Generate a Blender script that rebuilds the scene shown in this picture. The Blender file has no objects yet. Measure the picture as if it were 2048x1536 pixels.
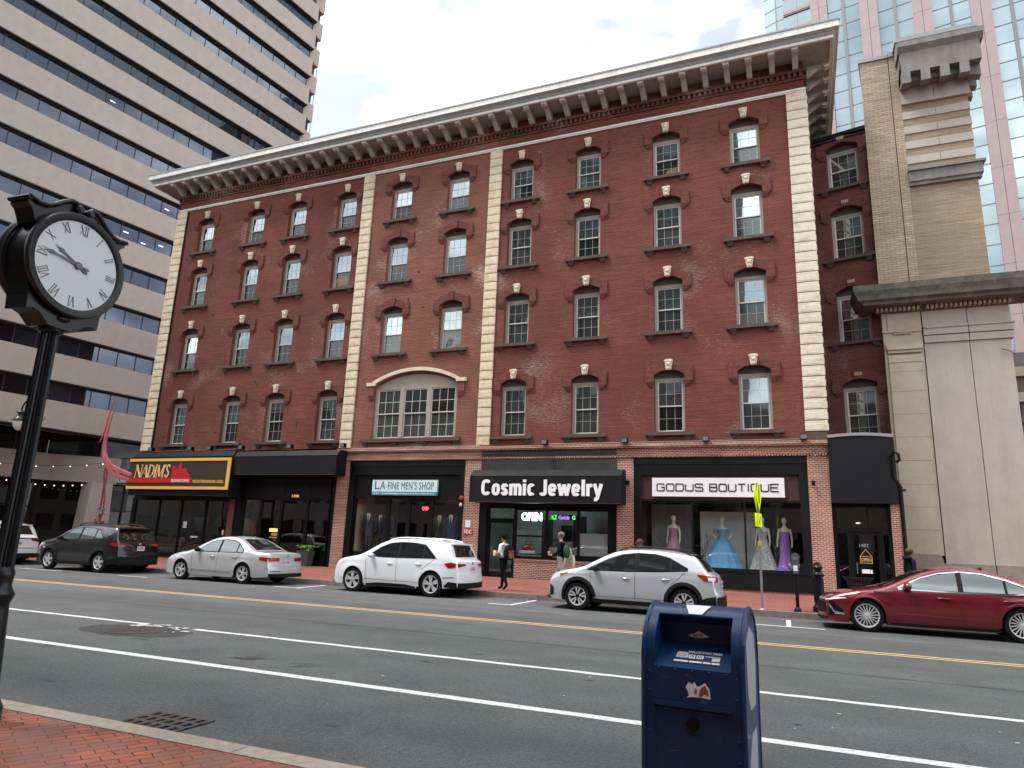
import bpy, math, random
from mathutils import Vector, Matrix
random.seed(7)
SC = bpy.context.scene
COL = SC.collection
R = math.radians
PI = math.pi
# ------------------------------------------------------------------ camera
cam_d = bpy.data.cameras.new("camera"); cam = bpy.data.objects.new("camera", cam_d); COL.objects.link(cam)
cam_d.sensor_width = 36.0; cam_d.lens = 36.0*1376.7/2048; cam_d.clip_start = 0.05; cam_d.clip_end = 1500
_r = Vector((0.92423493, 0.37987324, 0.03855023)); _u = Vector((0.05152204, -0.22411565, 0.9731997)); _f = Vector((-0.37833223, 0.89747897, 0.22670736))
CAMP = Vector((0.0, -28.41, 1.558))
cam.matrix_world = Matrix(((_r.x, _u.x, -_f.x, CAMP.x), (_r.y, _u.y, -_f.y, CAMP.y), (_r.z, _u.z, -_f.z, CAMP.z), (0, 0, 0, 1)))
SC.camera = cam
# ------------------------------------------------------------------ sky, sun, exposure
SUN_EL, SUN_AZ = R(62), R(215)          # azimuth measured anticlockwise from +x: behind and left of the camera
world = bpy.data.worlds.new("World"); SC.world = world; world.use_nodes = True
nt = world.node_tree; N = nt.nodes; LK = nt.links
for n_ in list(N): N.remove(n_)
out = N.new("ShaderNodeOutputWorld"); bg = N.new("ShaderNodeBackground"); bg2 = N.new("ShaderNodeBackground"); mx = N.new("ShaderNodeMixShader")
sky = N.new("ShaderNodeTexSky"); sky.sky_type = 'NISHITA'; sky.sun_disc = False; sky.sun_elevation = SUN_EL
sky.sun_rotation = R(90) - SUN_AZ; sky.air_density = 1.0; sky.dust_density = 2.0; sky.ozone_density = 1.0
tc = N.new("ShaderNodeTexCoord"); mp = N.new("ShaderNodeMapping"); mp.inputs['Scale'].default_value = (1.0, 1.0, 1.9); mp.inputs['Location'].default_value = (3.1, 1.7, 0.4)
nz = N.new("ShaderNodeTexNoise"); nz.inputs['Scale'].default_value = 2.6; nz.inputs['Detail'].default_value = 7; nz.inputs['Roughness'].default_value = 0.52; nz.inputs['Distortion'].default_value = 0.4
rp = N.new("ShaderNodeValToRGB"); rp.color_ramp.elements[0].position = 0.34; rp.color_ramp.elements[1].position = 0.60; rp.color_ramp.elements[0].color = (0.05, 0.05, 0.05, 1)
hs = N.new("ShaderNodeHueSaturation"); hs.inputs['Saturation'].default_value = 0.5
nz2 = N.new("ShaderNodeTexNoise"); nz2.inputs['Scale'].default_value = 4.2; nz2.inputs['Detail'].default_value = 6
rp2 = N.new("ShaderNodeValToRGB"); rp2.color_ramp.elements[0].position = 0.42; rp2.color_ramp.elements[1].position = 0.64
rp2.color_ramp.elements[0].color = (0.17, 0.185, 0.205, 1); rp2.color_ramp.elements[1].color = (1.0, 1.0, 1.0, 1)
bg.inputs['Strength'].default_value = 0.085; bg2.inputs['Strength'].default_value = 1.3
LK.new(tc.outputs['Generated'], mp.inputs['Vector']); LK.new(mp.outputs[0], nz.inputs['Vector']); LK.new(mp.outputs[0], nz2.inputs['Vector'])
LK.new(nz.outputs['Fac'], rp.inputs[0]); LK.new(nz2.outputs['Fac'], rp2.inputs[0]); LK.new(sky.outputs[0], hs.inputs['Color']); LK.new(hs.outputs[0], bg.inputs['Color']); LK.new(rp2.outputs[0], bg2.inputs['Color'])
LK.new(rp.outputs[0], mx.inputs[0]); LK.new(bg.outputs[0], mx.inputs[1]); LK.new(bg2.outputs[0], mx.inputs[2]); LK.new(mx.outputs[0], out.inputs['Surface'])
sd = bpy.data.lights.new("sun", 'SUN'); sun = bpy.data.objects.new("sun", sd); COL.objects.link(sun)
sd.energy = 1.0; sd.angle = R(20); sd.color = (1.0, 0.98, 0.95)
_sdir = Vector((math.cos(SUN_EL)*math.cos(SUN_AZ), math.cos(SUN_EL)*math.sin(SUN_AZ), math.sin(SUN_EL)))
sun.rotation_euler = _sdir.to_track_quat('Z', 'Y').to_euler(); sun.location = (0, -20, 60)
vs = SC.view_settings; vs.view_transform = 'Standard'; vs.look = 'None'; vs.gamma = 1.0; vs.use_curve_mapping = False; vs.exposure = 2.0
SC.cycles.max_bounces = 8; SC.cycles.transparent_max_bounces = 12; SC.cycles.caustics_reflective = False; SC.cycles.caustics_refractive = False
# ------------------------------------------------------------------ mesh builder
class MB:
    def __init__(s): s.v = []; s.f = []; s.m = []
    def q(s, *pts, m=0):
        i = len(s.v); s.v += [tuple(p) for p in pts]; s.f.append(tuple(range(i, i+len(pts)))); s.m.append(m); return s
    def box(s, x0, y0, z0, x1, y1, z1, m=0):
        if x0 > x1: x0, x1 = x1, x0
        if y0 > y1: y0, y1 = y1, y0
        if z0 > z1: z0, z1 = z1, z0
        i = len(s.v)
        s.v += [(x0,y0,z0),(x1,y0,z0),(x1,y1,z0),(x0,y1,z0),(x0,y0,z1),(x1,y0,z1),(x1,y1,z1),(x0,y1,z1)]
        for f in ((0,3,2,1),(4,5,6,7),(0,1,5,4),(1,2,6,5),(2,3,7,6),(3,0,4,7)): s.f.append(tuple(i+k for k in f)); s.m.append(m)
        return s
    def prism(s, poly, a, b, axis='y', m=0):
        """poly: 2-D outline; extruded from a to b along axis ('y': (x,z), 'x': (y,z), 'z': (x,y))"""
        P = {'y': lambda p, t: (p[0], t, p[1]), 'x': lambda p, t: (t, p[0], p[1]), 'z': lambda p, t: (p[0], p[1], t)}[axis]
        n = len(poly); i = len(s.v)
        ar = sum(poly[k][0]*poly[(k+1) % n][1]-poly[(k+1) % n][0]*poly[k][1] for k in range(n))
        if ar < 0: poly = poly[::-1]
        s.v += [P(p, a) for p in poly]+[P(p, b) for p in poly]
        fl = (axis == 'y') != (a > b)
        fa = tuple(range(i, i+n)); fb = tuple(range(i+n, i+2*n))
        s.f.append(fa if fl else fa[::-1]); s.m.append(m); s.f.append(fb[::-1] if fl else fb); s.m.append(m)
        for k in range(n):
            k2 = (k+1) % n; f = (i+k, i+k2, i+n+k2, i+n+k); s.f.append(f[::-1] if fl else f); s.m.append(m)
        return s
    def grid(s, rows, m=0, flip=False, closed=False):
        i = len(s.v); nr = len(rows); nc = len(rows[0])
        for r in rows: s.v += [tuple(p) for p in r]
        for a in range(nr-1):
            for b in range(nc if closed else nc-1):
                b2 = (b+1) % nc; f = (i+a*nc+b, i+a*nc+b2, i+(a+1)*nc+b2, i+(a+1)*nc+b)
                s.f.append(f[::-1] if flip else f); s.m.append(m)
        return s
    def lathe(s, prof, c=(0,0,0), n=20, axis='z', m=0, cap=True, a0=0.0):
        """prof: [(radius, height)]"""
        cx, cy, cz = c; rows = []
        for r, h in prof:
            row = []
            for k in range(n):
                a = a0+2*PI*k/n; u, w = r*math.cos(a), r*math.sin(a)
                row.append({'z': (cx+u, cy+w, cz+h), 'y': (cx+u, cy+h, cz-w), 'x': (cx+h, cy+u, cz+w)}[axis])
            rows.append(row)
        s.grid(rows, m, False, True)
        if cap:
            i = len(s.v)-n*len(prof)
            if prof[0][0] > 1e-4: s.f.append(tuple(i+k for k in range(n))[::-1]); s.m.append(m)
            if prof[-1][0] > 1e-4: j = i+n*(len(prof)-1); s.f.append(tuple(j+k for k in range(n))); s.m.append(m)
        return s
    def tube(s, pts, rad, n=8, m=0, cap=True):
        pts = [Vector(p) for p in pts]; rr = rad if isinstance(rad, (list, tuple)) else [rad]*len(pts)
        t0 = (pts[1]-pts[0]).normalized(); ref = Vector((0,0,1)) if abs(t0.z) < 0.9 else Vector((1,0,0))
        u = t0.cross(ref).normalized(); rows = []
        for k, p in enumerate(pts):
            t = (pts[min(k+1, len(pts)-1)]-pts[max(k-1, 0)]).normalized()
            u = (u-t*u.dot(t)).normalized(); w = t.cross(u)
            rows.append([p+(u*math.cos(2*PI*a/n)+w*math.sin(2*PI*a/n))*rr[k] for a in range(n)])
        i = len(s.v); s.grid(rows, m, False, True)
        if cap:
            s.f.append(tuple(i+k for k in range(n))[::-1]); s.m.append(m)
            j = i+n*(len(pts)-1); s.f.append(tuple(j+k for k in range(n))); s.m.append(m)
        return s
    def ball(s, c, r, n=12, m=0):
        rx, ry, rz = r if isinstance(r, (tuple, list)) else (r, r, r); rows = []
        h = max(4, n//2)
        for a in range(h+1):
            t = PI*(a+0.02 if a == 0 else (a-0.02 if a == h else a))/h
            rows.append([(c[0]+rx*math.sin(t)*math.cos(2*PI*b/n), c[1]+ry*math.sin(t)*math.sin(2*PI*b/n), c[2]-rz*math.cos(t)) for b in range(n)])
        return s.grid(rows, m, False, True)
    def ribbon(s, pts, w, y=0.0, depth=0.02, m=0):
        """flat stroke in the x-z plane (front at y-depth); w: width or (w0,w1)"""
        s.rk = getattr(s, 'rk', 0)+1; y = y-.0005*(s.rk % 9)
        n = len(pts); P = [Vector((p[0], p[1])) for p in pts]; L = []; Rr = []
        for k in range(n):
            ww = w if not isinstance(w, (tuple, list)) else w[0]+(w[1]-w[0])*k/(n-1)
            d0 = (P[k]-P[k-1]).normalized() if k else None; d1 = (P[k+1]-P[k]).normalized() if k < n-1 else None
            if d0 is None: d0 = d1
            if d1 is None: d1 = d0
            t = d0+d1; t = t.normalized() if t.length > 1e-6 else d0
            nn = Vector((-t.y, t.x)); sc = min(1.6, 1.0/max(0.3, nn.dot(Vector((-d1.y, d1.x)))))
            L.append(P[k]+nn*ww/2*sc); Rr.append(P[k]-nn*ww/2*sc)
        for k in range(n-1):
            a, b, c, d = Rr[k], Rr[k+1], L[k+1], L[k]
            s.prism([(a.x,a.y),(b.x,b.y),(c.x,c.y),(d.x,d.y)], y-depth-.00017*(k % 3), y, 'y', m)
        return s
    def xf(s, M):
        s.v = [tuple(M @ Vector(p)) for p in s.v]; return s
    def add(s, o, M=None):
        i = len(s.v); s.v += [tuple(M @ Vector(p)) if M else p for p in o.v]; s.f += [tuple(i+k for k in f) for f in o.f]; s.m += o.m; return s
    def mesh(s, name, mats, smooth=None):
        me = bpy.data.meshes.new(name); me.from_pydata(s.v, [], s.f)
        for m_ in (mats if isinstance(mats, (list, tuple)) else [mats]): me.materials.append(m_)
        me.polygons.foreach_set('material_index', s.m)
        if smooth:
            me.polygons.foreach_set('use_smooth', [True]*len(me.polygons))
            me.validate()
            me.set_sharp_from_angle(angle=R(smooth))
        me.update(); return me
    def build(s, name, mats, parent=None, smooth=None, loc=None, weld=False):
        me = s.mesh(name, mats, None if weld else smooth)
        if weld:
            import bmesh
            bm = bmesh.new(); bm.from_mesh(me); bmesh.ops.remove_doubles(bm, verts=bm.verts, dist=0.0008); bmesh.ops.recalc_face_normals(bm, faces=bm.faces); bm.to_mesh(me); bm.free()
            if smooth:
                me.polygons.foreach_set('use_smooth', [True]*len(me.polygons)); me.set_sharp_from_angle(angle=R(smooth))
        o = bpy.data.objects.new(name, me); COL.objects.link(o)
        if parent: o.parent = parent
        if loc: o.location = loc
        return o
def tag(o, label, cat, group=None):
    o['label'] = label; o['category'] = cat
    if group: o['group'] = group
    return o
def thing(name, label, cat, loc=(0,0,0), rz=0.0, group=None):
    o = bpy.data.objects.new(name, None); COL.objects.link(o); o.empty_display_size = 0.2
    o.location = loc; o.rotation_euler = (0, 0, rz); return tag(o, label, cat, group)
def struct(o, kind='structure'):
    o['kind'] = kind; return o
def link(name, me, parent=None, loc=None, rz=0.0):
    o = bpy.data.objects.new(name, me); COL.objects.link(o)
    if parent: o.parent = parent
    if loc: o.location = loc
    if rz: o.rotation_euler = (0, 0, rz)
    return o
def copy_tree(o, parent=None):
    c = o.copy(); COL.objects.link(c)
    if parent: c.parent = parent
    for ch in list(o.children): copy_tree(ch, c)
    return c
def text(name, s, w, h, mat_, parent=None, loc=(0,0,0), depth=0.02, bold=0.0, shear=0.0, rz=0.0, space=1.0):
    """lettering facing -y, lower left corner at loc, scaled to w x h"""
    cu = bpy.data.curves.new(name, 'FONT'); cu.body = s; cu.size = 1.0; cu.offset = bold; cu.resolution_u = 3; cu.space_character = space; cu.shear = shear
    t = bpy.data.objects.new(name, cu); COL.objects.link(t)
    dg = bpy.context.evaluated_depsgraph_get(); me = bpy.data.meshes.new_from_object(t.evaluated_get(dg)); COL.objects.unlink(t); bpy.data.objects.remove(t)
    xs = [v.co.x for v in me.vertices]; ys = [v.co.y for v in me.vertices]
    x0, x1, y0, y1 = min(xs), max(xs), min(ys), max(ys); sx = w/(x1-x0); sy = h/(y1-y0)
    n = len(me.vertices); polys = [tuple(p.vertices) for p in me.polygons]
    b = MB(); F = [((v.co.x-x0)*sx, -depth, (v.co.y-y0)*sy) for v in me.vertices]
    b.v = F+[(p[0], 0.0, p[2]) for p in F]; b.f = list(polys)
    ec = {}
    for p in polys:
        for k in range(len(p)):
            e = (p[k], p[(k+1) % len(p)]); ec[e] = ec.get(e, 0)+1
    for (a, c) in ec:
        if (c, a) not in ec: b.f.append((c, a, a+n, c+n))
    b.m = [0]*len(b.f)
    o = b.build(name, mat_, parent, loc=loc)
    if rz: o.rotation_euler = (0, 0, rz)
    return o
# ------------------------------------------------------------------ materials
MATS = {}
def mat(name, col, rough=0.6, metal=0.0, spec=0.5, var=0.0, vscale=3.0, bump=0.0, bscale=40.0, coat=0.0, emit=None, estr=0.0, stain=None, sscale=0.5, samt=0.0, streak=False, obj=False):
    m = bpy.data.materials.new(name); m.use_nodes = True; t = m.node_tree; n = t.nodes; l = t.links
    p = n['Principled BSDF']; p.inputs['Base Color'].default_value = (*col, 1); p.inputs['Roughness'].default_value = rough; p.inputs['Metallic'].default_value = metal
    p.inputs['Specular IOR Level'].default_value = spec; p.inputs['Coat Weight'].default_value = coat; p.inputs['Coat Roughness'].default_value = 0.04
    if emit: p.inputs['Emission Color'].default_value = (*emit, 1); p.inputs['Emission Strength'].default_value = estr
    tcn = n.new("ShaderNodeTexCoord"); src = tcn.outputs['Object']
    last = None
    if var > 0:
        a = n.new("ShaderNodeTexNoise"); a.inputs['Scale'].default_value = vscale; a.inputs['Detail'].default_value = 8; a.inputs['Roughness'].default_value = 0.65; l.new(src, a.inputs['Vector'])
        r_ = n.new("ShaderNodeMapRange"); r_.inputs[1].default_value = 0.3; r_.inputs[2].default_value = 0.7; r_.inputs[3].default_value = 1-var; r_.inputs[4].default_value = 1+var; l.new(a.outputs['Fac'], r_.inputs[0])
        h = n.new("ShaderNodeMix"); h.data_type = 'RGBA'; h.blend_type = 'MULTIPLY'; h.inputs[0].default_value = 1.0; h.inputs[6].default_value = (*col, 1); l.new(r_.outputs[0], h.inputs[7]); last = h.outputs[2]
    if stain:
        a = n.new("ShaderNodeTexNoise"); a.inputs['Scale'].default_value = sscale; a.inputs['Detail'].default_value = 9; a.inputs['Roughness'].default_value = 0.7
        if streak:
            mm = n.new("ShaderNodeMapping"); mm.inputs['Scale'].default_value = (2.2, 2.2, 0.22); l.new(src, mm.inputs['Vector']); l.new(mm.outputs[0], a.inputs['Vector'])
        else: l.new(src, a.inputs['Vector'])
        r_ = n.new("ShaderNodeMapRange"); r_.inputs[1].default_value = 0.5; r_.inputs[2].default_value = 0.72; r_.inputs[3].default_value = 0.0; r_.inputs[4].default_value = samt; l.new(a.outputs['Fac'], r_.inputs[0])
        h = n.new("ShaderNodeMix"); h.data_type = 'RGBA'; h.inputs[7].default_value = (*stain, 1); l.new(r_.outputs[0], h.inputs[0])
        if last: l.new(last, h.inputs[6])
        else: h.inputs[6].default_value = (*col, 1)
        last = h.outputs[2]
    if last: l.new(last, p.inputs['Base Color'])
    if bump > 0:
        a = n.new("ShaderNodeTexNoise"); a.inputs['Scale'].default_value = bscale; a.inputs['Detail'].default_value = 5; l.new(src, a.inputs['Vector'])
        b = n.new("ShaderNodeBump"); b.inputs['Strength'].default_value = bump; b.inputs['Distance'].default_value = 0.02; l.new(a.outputs['Fac'], b.inputs['Height']); l.new(b.outputs[0], p.inputs['Normal'])
    MATS[name] = m; return m
def brick(name, c1, c2, mortar, bw=0.2, bh=0.072, ms=0.011, axes='xz', var=0.3, vs_=0.35, white=0.0, rot=0.0, bump=0.35, rough=0.85, patch=None, pscale=0.25, wcol=(0.6,0.5,0.44)):
    m = bpy.data.materials.new(name); m.use_nodes = True; t = m.node_tree; n = t.nodes; l = t.links; p = n['Principled BSDF']; p.inputs['Roughness'].default_value = rough; p.inputs['Specular IOR Level'].default_value = 0.25
    tcn = n.new("ShaderNodeTexCoord"); src = tcn.outputs['Object']
    if axes == 'xz':
        sp = n.new("ShaderNodeSeparateXYZ"); cb = n.new("ShaderNodeCombineXYZ"); ad = n.new("ShaderNodeMath"); ad.operation = 'ADD'
        l.new(src, sp.inputs[0]); l.new(sp.outputs[0], ad.inputs[0]); l.new(sp.outputs[1], ad.inputs[1]); l.new(ad.outputs[0], cb.inputs[0]); l.new(sp.outputs[2], cb.inputs[1]); vec = cb.outputs[0]
    else:
        mm = n.new("ShaderNodeMapping"); mm.inputs['Rotation'].default_value = (0, 0, rot); l.new(src, mm.inputs['Vector']); vec = mm.outputs[0]
    if axes != 'xz':                       # hand-laid paving: let the joints wander a little
        wz = n.new("ShaderNodeTexNoise"); wz.inputs['Scale'].default_value = 7; l.new(src, wz.inputs['Vector'])
        wm = n.new("ShaderNodeMix"); wm.data_type = 'RGBA'; wm.blend_type = 'LINEAR_LIGHT'; wm.inputs[0].default_value = 0.02; l.new(vec, wm.inputs[6]); l.new(wz.outputs['Color'], wm.inputs[7]); vec = wm.outputs[2]
    b = n.new("ShaderNodeTexBrick"); l.new(vec, b.inputs['Vector']); b.inputs['Scale'].default_value = 1.0; b.inputs['Brick Width'].default_value = bw; b.inputs['Row Height'].default_value = bh
    b.inputs['Mortar Size'].default_value = ms; b.inputs['Mortar Smooth'].default_value = 0.3; b.inputs['Bias'].default_value = -0.1
    b.inputs['Color1'].default_value = (*c1, 1); b.inputs['Color2'].default_value = (*c2, 1); b.inputs['Mortar'].default_value = (*mortar, 1)
    a = n.new("ShaderNodeTexNoise"); a.inputs['Scale'].default_value = vs_; a.inputs['Detail'].default_value = 10; a.inputs['Roughness'].default_value = 0.68; l.new(src, a.inputs['Vector'])
    r_ = n.new("ShaderNodeMapRange"); r_.inputs[1].default_value = 0.28; r_.inputs[2].default_value = 0.72; r_.inputs[3].default_value = 1-var; r_.inputs[4].default_value = 1+var; l.new(a.outputs['Fac'], r_.inputs[0])
    h = n.new("ShaderNodeMix"); h.data_type = 'RGBA'; h.blend_type = 'MULTIPLY'; h.inputs[0].default_value = 1.0; l.new(b.outputs['Color'], h.inputs[6]); l.new(r_.outputs[0], h.inputs[7]); last = h.outputs[2]
    if axes == 'xz':                       # slight course-to-course change along the wall
        mm = n.new("ShaderNodeMapping"); mm.inputs['Scale'].default_value = (0.5, 9.0, 1.0); l.new(vec, mm.inputs['Vector'])
        a = n.new("ShaderNodeTexNoise"); a.inputs['Scale'].default_value = 1.3; a.inputs['Detail'].default_value = 6; a.inputs['Roughness'].default_value = 0.7; l.new(mm.outputs[0], a.inputs['Vector'])
        r_ = n.new("ShaderNodeMapRange"); r_.inputs[1].default_value = 0.3; r_.inputs[2].default_value = 0.7; r_.inputs[3].default_value = 0.70; r_.inputs[4].default_value = 1.32; l.new(a.outputs['Fac'], r_.inputs[0])
        h = n.new("ShaderNodeMix"); h.data_type = 'RGBA'; h.blend_type = 'MULTIPLY'; h.inputs[0].default_value = 1.0; l.new(last, h.inputs[6]); l.new(r_.outputs[0], h.inputs[7]); last = h.outputs[2]
    if patch:                              # areas repointed or sooted, colour of the brick itself
        a = n.new("ShaderNodeTexNoise"); a.inputs['Scale'].default_value = pscale; a.inputs['Detail'].default_value = 6; l.new(src, a.inputs['Vector'])
        r_ = n.new("ShaderNodeMapRange"); r_.inputs[1].default_value = 0.46; r_.inputs[2].default_value = 0.64; r_.inputs[3].default_value = 0; r_.inputs[4].default_value = 0.75; l.new(a.outputs['Fac'], r_.inputs[0])
        h = n.new("ShaderNodeMix"); h.data_type = 'RGBA'; l.new(r_.outputs[0], h.inputs[0]); l.new(last, h.inputs[6]); h.inputs[7].default_value = (*patch, 1); last = h.outputs[2]
    if white > 0:                          # smeared pointing and efflorescence: thin pale dashes along the courses
        mm = n.new("ShaderNodeMapping"); mm.inputs['Scale'].default_value = (3.0, 17.0, 1.0); l.new(vec, mm.inputs['Vector'])
        a = n.new("ShaderNodeTexNoise"); a.inputs['Scale'].default_value = 1.5; a.inputs['Detail'].default_value = 9; a.inputs['Roughness'].default_value = 0.75; l.new(mm.outputs[0], a.inputs['Vector'])
        a2 = n.new("ShaderNodeTexNoise"); a2.inputs['Scale'].default_value = 0.33; a2.inputs['Detail'].default_value = 3; l.new(src, a2.inputs['Vector'])
        mu = n.new("ShaderNodeMath"); mu.operation = 'MULTIPLY'; l.new(a.outputs['Fac'], mu.inputs[0]); l.new(a2.outputs['Fac'], mu.inputs[1])
        r_ = n.new("ShaderNodeMapRange"); r_.inputs[1].default_value = 0.30; r_.inputs[2].default_value = 0.40; r_.inputs[3].default_value = 0; r_.inputs[4].default_value = white; l.new(mu.outputs[0], r_.inputs[0])
        h = n.new("ShaderNodeMix"); h.data_type = 'RGBA'; l.new(r_.outputs[0], h.inputs[0]); l.new(last, h.inputs[6]); h.inputs[7].default_value = (*wcol, 1); last = h.outputs[2]
    l.new(last, p.inputs['Base Color'])
    bp = n.new("ShaderNodeBump"); bp.inputs['Strength'].default_value = bump; bp.inputs['Distance'].default_value = 0.008; bp.invert = True; l.new(b.outputs['Fac'], bp.inputs['Height']); l.new(bp.outputs[0], p.inputs['Normal'])
    MATS[name] = m; return m
def glass(name, refl=0.35, base=(0.02,0.025,0.025), wob=0.0, wsc=1.0, tint=(1,1,1), rough=0.015, clear=0.0, ctint=(0.8,0.85,0.85), rnd=0.0):
    """window pane: mirror reflection over a dark (or see-through) body"""
    m = bpy.data.materials.new(name); m.use_nodes = True; t = m.node_tree; n = t.nodes; l = t.links
    for k in list(n): n.remove(k)
    o = n.new("ShaderNodeOutputMaterial"); g = n.new("ShaderNodeBsdfGlossy"); g.inputs['Color'].default_value = (*tint, 1); g.inputs['Roughness'].default_value = rough
    mix = n.new("ShaderNodeMixShader"); lw = n.new("ShaderNodeFresnel"); ge = n.new("ShaderNodeNewGeometry"); io = n.new("ShaderNodeMapRange"); io.inputs[3].default_value = 1.5; io.inputs[4].default_value = 1/1.5
    l.new(ge.outputs['Backfacing'], io.inputs[0]); l.new(io.outputs[0], lw.inputs['IOR'])
    ma = n.new("ShaderNodeMath"); ma.operation = 'MAXIMUM'; ma.inputs[1].default_value = refl; l.new(lw.outputs[0], ma.inputs[0])
    if clear > 0: d = n.new("ShaderNodeBsdfTransparent"); d.inputs['Color'].default_value = (*[c*clear for c in ctint], 1)
    else:
        d = n.new("ShaderNodeBsdfDiffuse"); d.inputs['Color'].default_value = (*base, 1)
        if rnd > 0:
            oi = n.new("ShaderNodeObjectInfo"); mr = n.new("ShaderNodeMapRange"); mr.inputs[3].default_value = 1-rnd; mr.inputs[4].default_value = 1+rnd; l.new(oi.outputs['Random'], mr.inputs[0])
            h = n.new("ShaderNodeMix"); h.data_type = 'RGBA'; h.blend_type = 'MULTIPLY'; h.inputs[0].default_value = 1; h.inputs[6].default_value = (*base, 1); l.new(mr.outputs[0], h.inputs[7]); l.new(h.outputs[2], d.inputs['Color'])
    l.new(ma.outputs[0], mix.inputs[0]); l.new(d.outputs[0], mix.inputs[1]); l.new(g.outputs[0], mix.inputs[2]); l.new(mix.outputs[0], o.inputs[0])
    if wob > 0:
        tcn = n.new("ShaderNodeTexCoord"); a = n.new("ShaderNodeTexNoise"); a.inputs['Scale'].default_value = wsc; a.inputs['Detail'].default_value = 1.5
        oi = n.new("ShaderNodeObjectInfo"); va = n.new("ShaderNodeVectorMath"); va.operation = 'ADD'; l.new(tcn.outputs['Object'], va.inputs[0]); l.new(oi.outputs['Location'], va.inputs[1]); l.new(va.outputs[0], a.inputs['Vector'])
        b = n.new("ShaderNodeBump"); b.inputs['Strength'].default_value = 1.0; b.inputs['Distance'].default_value = wob; l.new(a.outputs['Fac'], b.inputs['Height']); l.new(b.outputs[0], g.inputs['Normal'])
    MATS[name] = m; return m
# real-world colours
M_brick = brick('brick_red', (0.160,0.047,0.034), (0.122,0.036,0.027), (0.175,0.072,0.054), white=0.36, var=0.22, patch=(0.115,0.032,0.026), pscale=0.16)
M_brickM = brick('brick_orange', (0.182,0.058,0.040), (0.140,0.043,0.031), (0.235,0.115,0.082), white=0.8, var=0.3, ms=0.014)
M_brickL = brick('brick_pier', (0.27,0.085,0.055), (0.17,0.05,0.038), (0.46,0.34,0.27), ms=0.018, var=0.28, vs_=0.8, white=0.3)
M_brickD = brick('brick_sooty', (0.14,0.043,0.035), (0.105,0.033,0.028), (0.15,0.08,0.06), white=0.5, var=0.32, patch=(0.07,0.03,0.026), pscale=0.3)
M_brickT = brick('brick_buff', (0.43,0.355,0.265), (0.33,0.265,0.195), (0.25,0.19,0.13), bw=0.3, bh=0.098, ms=0.014, var=0.16, vs_=0.5)
M_brickT2 = brick('brick_buff_fine', (0.305,0.245,0.175), (0.275,0.218,0.155), (0.24,0.185,0.13), bw=0.3, bh=0.075, ms=0.01, var=0.16, vs_=0.5)
M_pave = brick('brick_paving', (0.36,0.11,0.065), (0.21,0.10,0.08), (0.05,0.032,0.026), bw=0.19, bh=0.092, ms=0.005, axes='xy', rot=R(-63), var=0.35, vs_=2.2, bump=0.6, wcol=(0.5,0.4,0.34), patch=(0.22,0.12,0.09), pscale=2.3)
M_pave2 = brick('brick_paving_far', (0.25,0.085,0.065), (0.20,0.068,0.052), (0.10,0.05,0.04), bw=0.21, bh=0.105, ms=0.008, axes='xy', rot=R(45), var=0.3, vs_=0.9, bump=0.3, patch=(0.22,0.095,0.08), pscale=0.7)
M_asph = mat('asphalt', (0.080,0.082,0.0805), 0.85, var=0.22, vscale=55.0, bump=0.5, bscale=160, stain=(0.045,0.046,0.047), sscale=0.7, samt=0.55)
def asphalt_detail(m):
    t = m.node_tree; n = t.nodes; l = t.links; p = n['Principled BSDF']; src = p.inputs['Base Color'].links[0].from_socket; tcn = n.new("ShaderNodeTexCoord")
    for sc, vec, lo, hi, a0, a1 in ((1.0, (.05,.55,1), .35,.65, .80,1.22), (75.0, (1,1,1), .36,.68, .62,1.6), (22.0, (1,1,1), .35,.7, .82,1.25), (1.3, (1,1,1), .3,.7, .88,1.14)):
        mm = n.new("ShaderNodeMapping"); mm.inputs['Scale'].default_value = vec; a = n.new("ShaderNodeTexNoise"); a.inputs['Scale'].default_value = sc; a.inputs['Detail'].default_value = 4; l.new(tcn.outputs['Object'], mm.inputs['Vector']); l.new(mm.outputs[0], a.inputs['Vector'])
        r_ = n.new("ShaderNodeMapRange"); r_.inputs[1].default_value = lo; r_.inputs[2].default_value = hi; r_.inputs[3].default_value = a0; r_.inputs[4].default_value = a1; l.new(a.outputs['Fac'], r_.inputs[0])
        h = n.new("ShaderNodeMix"); h.data_type = 'RGBA'; h.blend_type = 'MULTIPLY'; h.inputs[0].default_value = 1; l.new(src, h.inputs[6]); l.new(r_.outputs[0], h.inputs[7]); src = h.outputs[2]
    l.new(src, p.inputs['Base Color'])
asphalt_detail(M_asph)
M_kerb = mat('granite_kerb', (0.34,0.28,0.22), 0.8, var=0.2, vscale=14, bump=0.3, stain=(0.2,0.16,0.13), sscale=2.0, samt=0.6)
M_kerbf = mat('granite_kerb_far', (0.2,0.165,0.145), 0.8, var=0.3, vscale=6, bump=0.3, stain=(0.08,0.065,0.055), sscale=1.5, samt=0.7)
M_white = mat('road_paint_white', (0.66,0.66,0.64), 0.7, var=0.14, vscale=22, stain=(0.2,0.2,0.2), sscale=16, samt=0.7)
M_yell = mat('road_paint_yellow', (0.60,0.39,0.15), 0.7, var=0.18, vscale=10, stain=(0.22,0.16,0.08), sscale=8, samt=0.6)
M_cream = mat('cream_stone', (0.64,0.585,0.46), 0.8, var=0.1, vscale=5, stain=(0.42,0.27,0.13), sscale=1.6, samt=0.6, bump=0.15)
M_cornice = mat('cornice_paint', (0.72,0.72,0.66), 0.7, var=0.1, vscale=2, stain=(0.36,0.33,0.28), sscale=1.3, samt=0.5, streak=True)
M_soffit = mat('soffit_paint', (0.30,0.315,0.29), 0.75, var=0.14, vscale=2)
M_roofm = mat('roof_metal', (0.26,0.26,0.27), 0.5, var=0.1)
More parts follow.
